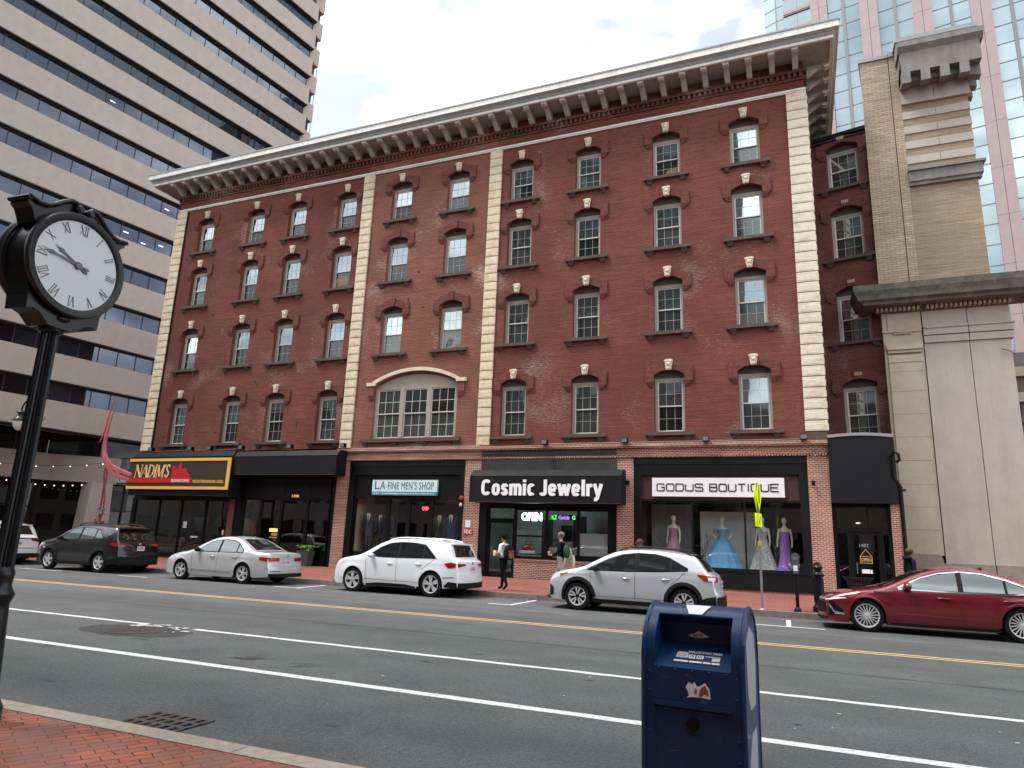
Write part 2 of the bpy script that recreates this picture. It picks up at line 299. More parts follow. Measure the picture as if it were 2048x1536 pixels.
M_brown = mat('brownstone', (0.085,0.05,0.04), 0.85, var=0.2, vscale=6, bump=0.2, stain=(0.13,0.10,0.085), sscale=1.5, samt=0.5)
M_blind = mat('arch_panel', (0.085,0.075,0.065), 0.7, var=0.1)
M_frame = mat('window_frame_taupe', (0.34,0.30,0.26), 0.6, var=0.06, vscale=3, stain=(0.22,0.2,0.17), sscale=2.5, samt=0.5)
M_sash = mat('sash_white', (0.62,0.6,0.56), 0.5, var=0.05)
M_munt = mat('muntin_grey', (0.46,0.47,0.46), 0.5)
M_blk = mat('black_paint', (0.006,0.0065,0.008), 0.6, spec=0.2, var=0.2, vscale=3, bump=0.1)
M_blk2 = mat('black_frame', (0.004,0.004,0.005), 0.5, spec=0.22)
M_awn = mat('awning_black', (0.006,0.0065,0.008), 0.6, spec=0.22, var=0.25, vscale=1.2, stain=(0.014,0.015,0.018), sscale=1.2, samt=0.5, streak=True)
M_maroon = mat('maroon_panel', (0.05,0.016,0.016), 0.6, var=0.15)
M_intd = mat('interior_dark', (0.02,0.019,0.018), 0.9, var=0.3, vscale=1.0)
M_intm = mat('interior_wall', (0.30,0.28,0.24), 0.9, var=0.1)
M_gup = glass('pane_upper', refl=0.31, base=(0.030,0.035,0.033), wob=0.010, wsc=0.55, tint=(0.84,0.97,0.97))
M_glo = glass('pane_lower', refl=0.075, base=(0.034,0.038,0.035), wob=0.010, wsc=0.55, tint=(0.8,0.92,0.9), rough=0.05, rnd=0.7)
M_shopg = glass('shop_glass', refl=0.05, clear=0.97, ctint=(0.95,0.98,0.97), wob=0.002, wsc=0.6)
M_shopgd = glass('shop_glass_dark', refl=0.07, clear=0.75, ctint=(0.9,0.95,0.95), wob=0.004, wsc=0.7)
M_towg = glass('tower_glass', refl=0.13, base=(0.010,0.013,0.02), tint=(0.72,0.80,0.95), wob=0.006, wsc=0.35, rnd=0.9)
M_pinkg = glass('pink_tower_glass', refl=0.24, base=(0.08,0.13,0.14), tint=(0.86,0.97,1.0), wob=0.02, wsc=0.12)
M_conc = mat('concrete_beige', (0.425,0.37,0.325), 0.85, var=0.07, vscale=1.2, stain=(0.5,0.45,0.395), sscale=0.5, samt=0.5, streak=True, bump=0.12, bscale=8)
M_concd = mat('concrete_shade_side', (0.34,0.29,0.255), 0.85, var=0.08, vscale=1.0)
M_bronze = mat('bronze_frame', (0.022,0.017,0.016), 0.5)
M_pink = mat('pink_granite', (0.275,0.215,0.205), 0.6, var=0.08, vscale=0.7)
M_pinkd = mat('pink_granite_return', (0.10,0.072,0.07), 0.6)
M_mull = mat('mullion_grey', (0.15,0.15,0.152), 0.5)
M_lime = mat('limestone_grey', (0.42,0.375,0.33), 0.85, var=0.09, vscale=1.3, stain=(0.30,0.27,0.24), sscale=0.8, samt=0.55, streak=True)
M_limeb = mat('limestone_buff', (0.43,0.375,0.305), 0.85, var=0.09, vscale=1.8, stain=(0.33,0.28,0.22), sscale=1.2, samt=0.6)
M_limed = mat('limestone_weathered', (0.20,0.19,0.17), 0.9, var=0.18, vscale=2, stain=(0.10,0.095,0.085), sscale=1.1, samt=0.8, streak=True)
M_copper = mat('cornice_dirty', (0.115,0.108,0.09), 0.9, var=0.3, vscale=3, stain=(0.3,0.29,0.25), sscale=2.2, samt=0.6)
M_plinth = mat('granite_plinth', (0.26,0.22,0.185), 0.8, var=0.2, vscale=8)
M_joint = mat('stone_joint', (0.10,0.085,0.075), 0.9)
# ================================================================== ground, road, pavements
rnd = random.Random(3)
b = MB(); b.q((-400,-400,0),(400,-400,0),(400,400,0),(-400,400,0)); struct(b.build('road', M_asph))
b = MB(); b.box(-90,-8.52,-0.2,90,70,0.15); struct(b.build('far_pavement', M_pave2))
b = MB()
x = -90.0
while x < 90:                      # kerb stones with narrow joints
    L_ = 1.8; b.box(x,-8.7,-0.2,x+L_-0.012,-8.525,0.152+rnd.uniform(-.004,.004)); x += L_
struct(b.build('far_kerb', M_kerbf))
b = MB(); b.box(-90,-70,-0.2,90,-24.46,0.13); struct(b.build('near_pavement', M_pave))
b = MB(); x = -90.0
while x < 90:
    b.box(x,-24.455,-0.2,x+2.4-0.01,-24.27,0.134); x += 2.4
struct(b.build('near_kerb', M_kerb))
def stripe(x0, x1, y, w, z=0.004, jit=0.008, step=0.25):
    m = MB(); n = max(2, int((x1-x0)/step)); r0 = []; r1 = []
    for k in range(n+1):
        xx = x0+(x1-x0)*k/n
        r0.append((xx, y-w/2+rnd.uniform(-jit, jit), z)); r1.append((xx, y+w/2+rnd.uniform(-jit, jit), z))
    return m.grid([r0, r1])
for nm, x0, x1, y, w, mm, jt in (('yellow_line',-90,90,-14.49,.1,M_yell,.008),('yellow_line',-90,90,-14.71,.1,M_yell,.008),('white_line',-90,-10.32,-19.36,.125,M_white,.012),
        ('white_line',-9.28,90,-19.36,.125,M_white,.012),('white_line',-90,90,-21.58,.15,M_white,.006)):
    struct(stripe(x0, x1, y, w, jit=jt).build(nm, mm))
def seg(pts, w, z=0.004):
    m = MB(); P = [Vector((p[0], p[1], 0)) for p in pts]
    for a, c in zip(P[:-1], P[1:]):
        d = (c-a).normalized(); nn = Vector((-d.y, d.x, 0))*w/2
        m.q(a-nn+Vector((0,0,z)), c-nn+Vector((0,0,z)), c+nn+Vector((0,0,z)), a+nn+Vector((0,0,z)))
    return m
for pts in ([(-7.23,-8.85),(-7.21,-10.78)],[(-7.85,-10.85),(-7.14,-10.85)],[(-0.42,-9.3),(-0.38,-10.95)],[(-1.15,-11.02),(0.36,-11.02)],[(-14.66,-8.8),(-14.42,-10.5)],[(-15.3,-10.56),(-14.3,-10.56)],[(-21.7,-10.9),(-20.4,-10.86)],[(-26.9,-10.95),(-24.6,-10.9)]):
    struct(seg(pts, .1).build('parking_line', M_white))
# tar seams, cracks and a tar patch round the manhole
M_tar = mat('tar', (0.038,0.038,0.039), 0.7, var=0.3, vscale=9)
t_ = MB()
for pts, w in (([(-30,-12.3),(-20,-12.25),(-12,-12.35),(-6,-12.3),(4,-12.42)], .03), ([(-13.8,-11.4),(-13.1,-11.75),(-11.8,-11.8),(-9.4,-11.9)], .035), ([(-40,-17.3),(-10,-17.2),(6,-17.3)], .025)):
    q_ = []
    for (a, c) in zip(pts[:-1], pts[1:]):
        for k in range(8): q_.append((a[0]+(c[0]-a[0])*k/8, a[1]+(c[1]-a[1])*k/8+rnd.uniform(-.03,.03)))
    t_.add(seg(q_, w, 0.003))
for k in range(110):                      # small dark oil spots and pock marks
    cx = rnd.uniform(-12, 4); cy = rnd.uniform(-24.2, -19.5) if k < 80 else rnd.uniform(-19.5,-11.5); r = rnd.choice((.008,.012,.016,.02,.045))*rnd.uniform(.7,1.2)
    n = 9; i = len(t_.v)
    for a in range(n):
        rr = r*rnd.uniform(.6,1.2); t_.v.append((cx+rr*2.2*math.cos(2*PI*a/n), cy+rr*math.sin(2*PI*a/n), 0.003))
    t_.f.append(tuple(range(i, i+n))); t_.m.append(0)
struct(t_.build('road_cracks', M_tar))
def ring(cx, cy, r0f, r1f, z, n=40):
    m = MB(); A = []; B = []
    for k in range(n+1):
        a = 2*PI*(k % n)/n; A.append((cx+r0f(a)*math.cos(a), cy+r0f(a)*math.sin(a), z)); B.append((cx+r1f(a)*math.cos(a), cy+r1f(a)*math.sin(a), z))
    return m.grid([A, B])
MX, MY = -9.85, -20.02
jr = [rnd.uniform(.93,1.07) for _ in range(40)]
struct(ring(MX, MY, lambda a: .47, lambda a: (.56+.42*abs(math.cos(a))**3)*jr[int(a/(2*PI)*40+.5) % 40], 0.0036).build('tar_patch', M_tar))
wq = MB()
for k in range(26):                      # broken paint left round the manhole and chalky scuffs
    a = rnd.uniform(.3, 2.6); r = rnd.uniform(.55,.8); s_ = rnd.uniform(.015,.05)
    wq.q((MX+r*math.cos(a)-s_*2,MY+r*math.sin(a)-s_,.0072),(MX+r*math.cos(a)+s_*2,MY+r*math.sin(a)-s_*.7,.0072),(MX+r*math.cos(a)+s_*1.6,MY+r*math.sin(a)+s_,.0072),(MX+r*math.cos(a)-s_*1.4,MY+r*math.sin(a)+s_*.8,.0072))
M_scuff = mat('scuff_chalk', (0.17,0.17,0.165), 0.9, var=0.2, vscale=30)
struct(wq.build('worn_paint', M_white))
wq = MB()
for (cx, cy, ln, an) in ((-6.75,-21.0,.55,.5),(-6.55,-20.85,.4,.5),(-5.85,-20.9,.6,.65),(-5.7,-20.95,.5,.6),(-9.0,-20.6,.3,.2)):
    for k in range(16):
        u = rnd.gauss(0,.35)*ln; w = rnd.gauss(0,.05); s_ = rnd.uniform(.004,.012); l2 = rnd.uniform(.04,.16)
        ca, sa = math.cos(an), math.sin(an)
        P = [(cx+(u+du)*ca-(w+dw)*sa, cy+(u+du)*sa+(w+dw)*ca, .0035) for du, dw in ((-l2,-s_),(l2,-s_),(l2,s_),(-l2,s_))]; wq.q(*P)
struct(wq.build('scuff_marks', M_scuff), 'stuff')
lt = MB()
for k in range(18):
    cx = rnd.uniform(-9, 3); cy = rnd.uniform(-24.2,-19.5) if k < 11 else rnd.uniform(-9.2,-8.75); s_ = rnd.uniform(.006,.013); a = rnd.uniform(0,3); z0 = .004
    P = [(cx+s_*u*math.cos(a)-s_*w*math.sin(a), cy+s_*u*math.sin(a)+s_*w*math.cos(a)) for u, w in ((-1.6,-1),(1.6,-.8),(1.4,1),(-1.5,.8))]
    lt.prism(P, z0, z0+rnd.uniform(.004,.012), 'z')
o = lt.build('litter', mat('litter_paper', (0.6,0.58,0.55), 0.8)); struct(o, 'stuff')
# manhole and storm grate
M_iron = mat('cast_iron', (0.07,0.058,0.054), 0.6, metal=0.3, var=0.25, vscale=14, bump=0.5, bscale=60)
t = thing('manhole_cover', 'round rusty iron manhole cover in a dark tar patch between the white lines', 'manhole', (MX, MY, 0))
MB().lathe([(.40,.002),(.465,.002),(.465,.010),(.41,.010)], n=40, cap=False).build('rim', M_iron, t, 30)
c_ = MB().lathe([(.405,.004),(.405,.009)], n=40)
for k in range(9):
    yy = -.32+k*.08; ww = math.sqrt(max(.01, .36**2-yy**2))
    for j in range(int(ww*2/.09)): c_.box(-ww+j*.09, yy-.014, .009, -ww+j*.09+.055, yy+.014, .0125)
c_.build('lid', M_iron, t)
t = thing('storm_drain_grate', 'iron storm drain grate set into the road against the near kerb', 'drain grate', (-4.99, -23.88, 0), R(0))
g_ = MB(); W_ = .64
for k in range(6): yy = -.36+k*.138; g_.box(-W_/2,yy,.003,W_/2,yy+.05,.014)
for k in range(7): xx = -W_/2+k*(W_-.045)/6; g_.box(xx,-.31,.0028,xx+.045,.33,.0134)
g_.build('grate', M_iron, t)
MB().q((-W_/2+.01,-.35,.0015),(W_/2-.01,-.35,.0015),(W_/2-.01,.36,.0015),(-W_/2+.01,.36,.0015)).build('sump', mat('sump_black', (0.004,0.004,0.004), 1.0), t)
wq = MB(); rg = random.Random(6)                  # faded green utility paint
for k in range(60):
    u = rg.uniform(-1,1); cx = 1.25+u*.55+rg.gauss(0,.05); cy = -22.2+u*.62+rg.gauss(0,.09); L2, s_ = rg.uniform(.03,.12), rg.uniform(.004,.012)
    wq.q(*[(cx+a*.66*L2-c*.75*s_, cy+a*.75*L2+c*.66*s_, .0035) for a, c in ((-1,-1),(1,-1),(1,1),(-1,1))])
struct(wq.build('paint_marks', mat('utility_green', (0.075,0.125,0.105), 0.9)), 'stuff')
# ================================================================== the brick corner block
BLD = thing('brick_building', 'four storey red brick commercial block with cream quoins and bracketed cornice over the shops', 'building', (0,0,0))
ROWS = [(6.33, 8.60), (10.68, 12.79), (14.56, 16.63), (18.02, 19.83)]
CL = [-32.52, -28.65, -25.64, -22.25]; CM = [-18.75, -15.38]; CR = [-11.89, -8.49, -4.83, -1.45]
HW = 0.625
def arc(top, n=10, dz=0.0, hw=HW):
    sp, ap = top+.16, top+.38; s = ap-sp; r = (hw*hw+s*s)/(2*s); a = math.asin(hw/r)
    return [((r+dz)*math.sin(-a+2*a*k/n), ap-r+(r+dz)*math.cos(-a+2*a*k/n)) for k in range(n+1)]
def wall(name, x0, x1, z0, z1, holes, m, parent, depth=.40, y=0.0):
    xs = sorted({x0, x1}|{h[0] for h in holes}|{h[1] for h in holes}); zs = sorted({z0, z1}|{h[2] for h in holes}|{h[3] for h in holes}); b = MB()
    for a, c in zip(xs[:-1], xs[1:]):
        for d, e in zip(zs[:-1], zs[1:]):
            if any(h[0]-1e-6 <= a and c <= h[1]+1e-6 and h[2]-1e-6 <= d and e <= h[3]+1e-6 for h in holes): continue
            b.q((a,y,d),(c,y,d),(c,y,e),(a,y,e))
    for (a, c, d, e) in holes:
        b.q((a,y,d),(a,y,e),(a,y+depth,e),(a,y+depth,d)); b.q((c,y,d),(c,y+depth,d),(c,y+depth,e),(c,y,e))
        b.q((a,y,e),(c,y,e),(c,y+depth,e),(a,y+depth,e)); b.q((a,y,d),(a,y+depth,d),(c,y+depth,d),(c,y,d))
    return b.build(name, m, parent)
hol = lambda cols, rows=(0,1,2,3): [(c-HW, c+HW, ROWS[r][0]-.02, ROWS[r][1]+.38) for c in cols for r in rows]
TRI = (-19.40, -14.76, 6.31, 9.58)
wall('wall', -35.0, -20.9, 5.85, 22.4, hol(CL), M_brick, BLD)
wall('wall', -20.9, -13.3, 5.85, 22.4, hol(CM, (1,2,3))+[TRI], M_brickM, BLD)
wall('wall', -13.3, 1.05, 5.85, 22.4, hol(CR), M_brick, BLD)
# window kit, one set of meshes per storey height
def window_kit(h, dark_hood=False):
    K = {}
    b = MB(); f = HW-.005; YO = .11
    b.box(-f,.10,0,-f+.10,.24,h); b.box(f-.10,.10,0,f,.24,h); b.box(-f+.10,.10,h-.08,f-.10,.24,h); b.box(-f+.10,.10,0,f-.10,.24,.06)
    b.prism([(-f,h)]+[(x*f/HW, z) for x, z in arc(h)]+[(f,h)], .15,.24, 'y', 1)
    b.box(-f,.085,h-.001,f,.128,h+.05)
    b.xf(Matrix.Translation((0,YO,0))); K['window'] = b.mesh('window', [M_frame, M_blind])
    b = MB(); zi0, zi1 = .06, h-.08; mid = (zi0+zi1)/2; e = f-.10; s = .045
    for (lo, hi, y0) in ((mid-.02, zi1, .135), (zi0, mid+.02, .175)):
        b.box(-e,y0,lo,-e+s,y0+.035,hi); b.box(e-s,y0,lo,e,y0+.035,hi); b.box(-e+s,y0,hi-s,e-s,y0+.035,hi); b.box(-e+s,y0,lo,e-s,y0+.035,lo+s)
    b.xf(Matrix.Translation((0,YO,0))); K['sash'] = b.mesh('sash', M_sash)
    b = MB()
    for (lo, hi, y0) in ((mid-.02, zi1, .148), (zi0, mid+.02, .188)):
        for k in (1, 2): xx = -e+2*e*k/3; b.box(xx-.0065,y0,lo+s,xx+.0065,y0+.01,hi-s)
        zz = (lo+hi)/2; b.box(-e+s,y0+.001,zz-.0065,e-s,y0+.0095,zz+.0065)
    b.xf(Matrix.Translation((0,YO,0))); K['muntins'] = b.mesh('muntins', M_munt)
    K['upper_pane'] = MB().box(-e+s,.158+YO,mid+.02,e-s,.165+YO,zi1-s).mesh('upper_pane', M_gup)
    K['lower_pane'] = MB().box(-e+s,.198+YO,zi0+s,e-s,.205+YO,mid-.02).mesh('lower_pane', M_glo)
    b = MB(); b.prism([(-1.0,-.02),(1.0,-.02),(1.0,-.16),(-1.0,-.16)], -.17, .0); b.box(-HW+.004,.0,-.14,HW-.004,.30,-.004)
    for sx in (-1, 1):
        for k, (w_, d_) in enumerate(((.26,.13),(.24,.10),(.20,.075))): b.box(sx*.74-w_/2,-d_,-.16-.062*(k+1),sx*.74+w_/2,-.001,-.16-.062*k)
    K['sill'] = b.mesh('sill', M_brown)
    b = MB(); A = arc(h); O = arc(h, dz=.36)
    ap = h+.38
    for k in range(len(A)-1):                         # brick head over the opening with a flat projecting face
        (x0, z0), (x1, z1) = A[k], A[k+1]; (X0, Z0), (X1, Z1) = O[k], O[k+1]
        b.q((x0,-.05,z0),(x1,-.05,z1),(X1,-.05,Z1),(X0,-.05,Z0)); b.q((x0,.39,z0),(x1,.39,z1),(x1,-.05,z1),(x0,-.05,z0)); b.q((X0,-.05,Z0),(X1,-.05,Z1),(X1,0,Z1),(X0,0,Z0))
    K['hood'] = b.mesh('hood', M_brickD if dark_hood else M_brick2); sp = h+.16
    for sx in (-1, 1):                                # shoulders dropping beside the head, corbelled below
        b = MB(); xi, xo = sx*.64, sx*.98
        b.prism([(xi,sp-.30),(xo,sp-.30),(xo,sp+.34),(sx*O[0][0]*-1,O[0][1]),(xi,sp)], -.085, -.001)
        for k, d_ in enumerate((.07,.055,.035)): b.box(xi,-d_,sp-.30-.065*(k+1),xo-sx*.05*(k+1),-.001,sp-.30-.065*k)
        K['shoulder%d' % sx] = b.mesh('shoulder', M_brickD if dark_hood else M_brick2)
    b = MB()                                          # cream keystone with a carved boss
    b.prism([(-.105,ap-.02),(.105,ap-.02),(.165,ap+.33),(.12,ap+.43),(-.12,ap+.43),(-.165,ap+.33)], -.13, -.0)
    b.prism([(-.185,ap+.33),(.185,ap+.33),(.17,ap+.40),(-.17,ap+.40)], -.16, -.13)
    b.ball((0,-.15,ap+.21), (.085,.05,.10), 10); b.ball((-.075,-.14,ap+.27), (.045,.04,.05), 8); b.ball((.075,-.14,ap+.27), (.045,.04,.05), 8); b.prism([(-.05,ap+.02),(.05,ap+.02),(.075,ap+.12),(-.075,ap+.12)], -.165, -.13)
    K['keystone'] = b.mesh('keystone', M_cream, 40)
    return K
M_brick2 = brick('brick_hood', (0.150,0.043,0.033), (0.108,0.031,0.025), (0.14,0.065,0.05), bw=.08, bh=.22, white=0.0, var=.25)
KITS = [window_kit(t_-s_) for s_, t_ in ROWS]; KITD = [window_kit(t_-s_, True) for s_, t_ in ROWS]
def put_window(K, x, y, z, rz=0.0, key=True, sx=1.0):
    w = link('window', K['window'], BLD, (x, y, z), rz); w.scale = (sx, 1, 1)
    for n_ in ('sash', 'muntins', 'upper_pane', 'lower_pane', 'sill', 'hood', 'shoulder-1', 'shoulder1')+(('keystone',) if key else ()): link(n_.rstrip('-1'), K[n_], w)
    return w
WIN = {}
for c in CL+CR:
    for r in range(4): WIN[c, r] = put_window(KITS[r], c, 0, ROWS[r][0])
for c in CM:
    for r in (1, 2, 3): WIN[c, r] = put_window(KITS[r], c, 0, ROWS[r][0], key=(r == 3))
M_curt = mat('curtain_grey', (.10,.105,.10), .9, var=.2, vscale=9); M_curtrefl = mat('curtain_and_reflection_warm', (.24,.17,.085), .9, var=.25, vscale=5)
def curtain_and_reflection(c, r, poly, m):                           # drapes and blinds, plus bright reflections painted as quads before opaque lower sashes
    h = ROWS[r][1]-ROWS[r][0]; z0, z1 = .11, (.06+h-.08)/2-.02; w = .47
    MB().prism([(-w+2*w*u, z0+(z1-z0)*v) for u, v in poly], .3072, .3078).build('curtain_and_reflection', m, WIN[c, r])
curtain_and_reflection(CR[0], 3, [(.02,0),(.36,0),(.34,.97),(.02,.97)], M_curt); curtain_and_reflection(CR[1], 3, [(.02,0),(.30,0),(.30,.97),(.02,.97)], M_curt); curtain_and_reflection(CR[2], 3, [(.35,.02),(.98,.02),(.98,.52),(.5,.4)], M_curtrefl)
curtain_and_reflection(CL[3], 2, [(.03,.12),(.97,.3),(.97,.62),(.3,.85),(.03,.6)], M_curtrefl); curtain_and_reflection(CM[1], 1, [(.45,.02),(.98,.02),(.98,.22)], M_curtrefl); curtain_and_reflection(CM[1], 1, [(.1,.05),(.45,.1),(.6,.5),(.3,.62)], M_curt)  # first patch: bright ceiling reflection put into the quad's colour
curtain_and_reflection(CR[3], 1, [(.02,.0),(.98,0),(.98,.45),(.5,.6),(.02,.5)], M_curt); curtain_and_reflection(CL[1], 3, [(.02,0),(.98,0),(.98,.97),(.02,.97)], M_curt); curtain_and_reflection(CM[0], 3, [(.02,0),(.98,0),(.98,.97),(.02,.97)], M_curt)
for c in CM:                                         # brick key blocks where the stone is missing
    for r in (1, 2):
        ap = ROWS[r][1]+.38; MB().prism([(c-.1,ap-.02),(c+.1,ap-.02),(c+.15,ap+.42),(c-.15,ap+.42)], -.09, -.001).build('brick_key', M_brick2, BLD)
# the wide three-light window
b = MB(); x0, x1, z0, z1 = TRI; zt = 8.86
b.box(x0+.005,.10,z0+.02,x0+.16,.24,zt); b.box(x1-.16,.10,z0+.02,x1-.005,.24,zt)
lw_ = (x1-x0-.32-2*.22)/3; lights = []
for k in range(3):
    a = x0+.16+k*(lw_+.22); lights.append(a)
    if k < 2: b.box(a+lw_,.085,z0+.02,a+lw_+.22,.24,zt)
b.box(x0+.16,.10,z0+.02,x1-.16,.235,z0+.08); b.box(x0+.16,.10,zt-.07,x1-.16,.235,zt)
cx = (x0+x1)/2; hw = (x1-x0)/2
def arc2(hw, sp, ap, n=20, dz=0):
    s = ap-sp; r = (hw*hw+s*s)/(2*s); a = math.asin(hw/r)
    return [(cx+(r+dz)*math.sin(-a+2*a*k/n), ap-r+(r+dz)*math.cos(-a+2*a*k/n)) for k in range(n+1)]
A = arc2(hw, 8.98, 9.56)
b.prism([(x0+.005,zt+.001)]+[(min(max(p[0], x0+.005), x1-.005), p[1]-.005) for p in A]+[(x1-.005,zt+.001)], .12,.24); b.box(cx-.008,.112,zt+.05,cx+.008,.121,9.5)
W3 = b.build('window', M_frame, BLD)
for a in lights:
    b = MB(); mz = (z0+.08+zt-.07)/2; e0, e1 = a, a+lw_
    for lo, hi, y0 in ((mz-.02, zt-.07, .135), (z0+.08, mz+.02, .175)):
        b.box(e0,y0,lo,e0+.045,y0+.035,hi); b.box(e1-.045,y0,lo,e1,y0+.035,hi); b.box(e0+.045,y0,hi-.045,e1-.045,y0+.035,hi); b.box(e0+.045,y0,lo,e1-.045,y0+.035,lo+.045)
        for k in (1, 2): xx = e0+(e1-e0)*k/3; b.box(xx-.011,y0+.013,lo+.045,xx+.011,y0+.02,hi-.045)
        b.box(e0+.045,y0+.014,(lo+hi)/2-.011,e1-.045,y0+.0195,(lo+hi)/2+.011)
    b.build('sash', M_sash, W3)
    MB().box(e0+.045,.158,mz+.02,e1-.045,.165,zt-.115).build('upper_pane', M_glo, W3); MB().box(e0+.045,.198,z0+.125,e1-.045,.205,mz-.02).build('lower_pane', M_glo, W3)
b = MB(); b.box(x0-.5,-.17,z0-.16,x1+.3,.11,z0+.018)
for k in range(4): xx = x0-.3+k*(x1-x0+.4)/3; b.box(xx-.14,-.12,z0-.25,xx+.14,-.001,z0-.16); b.box(xx-.11,-.09,z0-.36,xx+.11,-.001,z0-.25)
b.build('sill', M_brown, W3)
b = MB(); A = arc2(hw+.02, 9.06, 9.66); O = arc2(hw+.02, 9.06, 9.66, dz=.17)
for k in range(len(A)-1):
    b.prism([A[k], A[k+1], O[k+1], O[k]], -.14, -.001)
for sx, xe in ((-1, x0), (1, x1)): b.box(xe-sx*.06,-.139,9.0,xe+sx*.45,-.002,9.17)
b.build('hood', M_cream, W3)
b = MB(); A = arc2(hw, 8.98, 9.58)                   # brick fill between the flat lintel and the arch
for k in range(len(A)-1):
    b.q((A[k][0],-.002,A[k][1]),(A[k+1][0],-.002,A[k+1][1]),(A[k+1][0],-.002,9.62),(A[k][0],-.002,9.62)); b.q((A[k][0],.25,A[k][1]),(A[k+1][0],.25,A[k+1][1]),(A[k+1][0],-.002,A[k+1][1]),(A[k][0],-.002,A[k][1]))
for sx, xe in ((-1, x0), (1, x1)):
    b.box(xe+sx*.02,-.085,8.5,xe+sx*.36,-.001,8.999)
    for k in range(3): b.box(xe+sx*.02,-.07+.015*k,8.5-.07*(k+1),xe+sx*(.32-.05*k),-.001,8.5-.07*k)
b.build('arch_brick', M_brickM, W3)
# quoins
def quoin(xa, xb, z0, z1, n, side=False):
    b = MB(); p = (z1-z0)/n; m_ = .06
    for k in range(n):
        a, c = z0+k*p+.018, z0+(k+1)*p-.018
        b.box(xa,-.09,a,xb,-.001,c)
        O = [(xa,a),(xb,a),(xb,c),(xa,c)]; I = [(xa+m_,a+m_*.6),(xb-m_,a+m_*.6),(xb-m_,c-m_*1.5),(xa+m_,c-m_*1.5)]
        i = len(b.v); b.v += [(x,-.0905,z) for x, z in O]+[(x,-.066,z) for x, z in I]; b.f += [(i,i+1,i+5,i+4),(i+1,i+2,i+6,i+5),(i+2,i+3,i+7,i+6),(i+3,i,i+4,i+7)]; b.m += [0]*4
        I2 = [(xa+m_+.015,a+m_*.6+.01),(xb-m_-.015,a+m_*.6+.01),(xb-m_-.015,c-m_*1.5-.035),(xa+m_+.015,c-m_*1.5-.035)]
        j = len(b.v); b.v += [(x,-.098,z) for x, z in I2]; b.f += [(i+4,i+5,j+1,j),(i+5,i+6,j+2,j+1),(i+6,i+7,j+3,j+2),(i+7,i+4,j,j+3),(j,j+1,j+2,j+3)]; b.m += [0]*5
        if side: b.box(xb+.0,-.0005,a,xb+.085,.62,c); b.box(xb+.085,.07,a+.05,xb+.12,.55,c-.1); b.box(xb,-.09,a,xb+.085,-.001,c)
    b.box(xa+.02,-.03,z0,xb-.02,-.0008,z1,1)
    return b
M_cream2 = mat('cream_stone_rusty', (0.64,0.56,0.40), 0.8, var=0.14, vscale=4, stain=(0.46,0.25,0.09), sscale=1.9, samt=0.75, bump=0.15)
quoin(-35.02,-34.26,5.95,20.92,34).build('quoin_strip', [M_cream2, M_joint], BLD)
quoin(-21.19,-20.53,5.9,20.92,34).build('quoin_strip', [M_cream2, M_joint], BLD)
quoin(-13.61,-12.96,5.9,20.92,34).build('quoin_strip', [M_cream2, M_joint], BLD)
quoin(0.32,1.04,6.2,20.92,34,True).build('quoin_strip', [M_cream, M_joint], BLD)
b = MB(); b.box(.34,-.12,5.86,1.1,-.001,6.02); b.box(.36,-.09,6.02,1.08,-.001,6.18); b.build('quoin_base', M_brown, BLD)
# belt course under the frieze
b = MB(); b.box(-34.95,-.07,20.93,1.1,-.001,20.99); b.box(-34.95,-.10,20.99,1.13,-.001,21.05); b.box(-34.95,-.06,21.05,1.1,-.001,21.10); b.box(1.051,0,20.93,1.12,9,21.08)
b.build('string_course', M_cornice, BLD)
# brick dentil course
b = MB(); b.box(-35.05,-.06,21.52,1.11,-.001,21.62); b.box(-35.09,-.15,21.84,1.2,-.001,21.96); b.box(1.051,0,21.52,1.11,14,21.62); b.box(1.051,0,21.84,1.2,14,21.96)
x = -35.05
while x < 1.1: b.box(x,-.12,21.62,x+.115,-.001,21.84); x += .235
y = .1
while y < 10: b.box(1.051,y,21.62,1.17,y+.115,21.84); y += .235
b.build('dentil_course', M_brickD, BLD)
# cornice ring: profile of (outward offset, height, material)
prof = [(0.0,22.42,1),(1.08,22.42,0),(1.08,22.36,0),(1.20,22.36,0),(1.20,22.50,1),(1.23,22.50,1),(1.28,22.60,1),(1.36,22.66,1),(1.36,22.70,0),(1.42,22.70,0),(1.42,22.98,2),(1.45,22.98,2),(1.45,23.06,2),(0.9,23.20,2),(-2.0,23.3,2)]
b = MB()
for (o0, za, m_), (o1, zb, _) in zip(prof[:-1], prof[1:]):
    P = lambda o, z: [(-35.0-o,14,z),(-35.0-o,-o,z),(1.05+o,-o,z),(1.05+o,14,z)]
    b.grid([P(o0, za), P(o1, zb)], m_)
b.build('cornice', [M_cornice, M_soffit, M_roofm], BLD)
bp = [(0,22.42),(-1.03,22.42),(-1.05,22.33),(-1.02,22.26),(-.93,22.235),(-.86,22.27),(-.76,22.30),(-.62,22.24),(-.48,22.16),(-.34,22.06),(-.24,21.98),(-.12,21.965),(0,21.99)]
M_brk = mat('bracket_paint', (.50,.51,.47), .7, var=.12); b = MB(); b.prism(bp, -.115, .115, 'x', 1); b.prism([(-.80,22.419),(-1.07,22.419),(-1.07,22.30),(-1.0,22.23),(-.9,22.22)], -.13, -.115, 'x'); b.prism([(-.80,22.419),(-1.07,22.419),(-1.07,22.30),(-1.0,22.23),(-.9,22.22)], .115, .13, 'x')
for k in (-.07, .0, .07): b.prism([(p[0]-.012 if p[0] < -.05 else p[0], p[1]-.012) for p in bp[6:]], k-.018, k+.018, 'x', 1)
b.box(-.135,-1.09,22.37,.135,-.85,22.419); b.box(-.125,-1.085,22.28,.125,-1.04,22.36, 0)
BR = b.mesh('bracket', [M_cornice, M_brk])
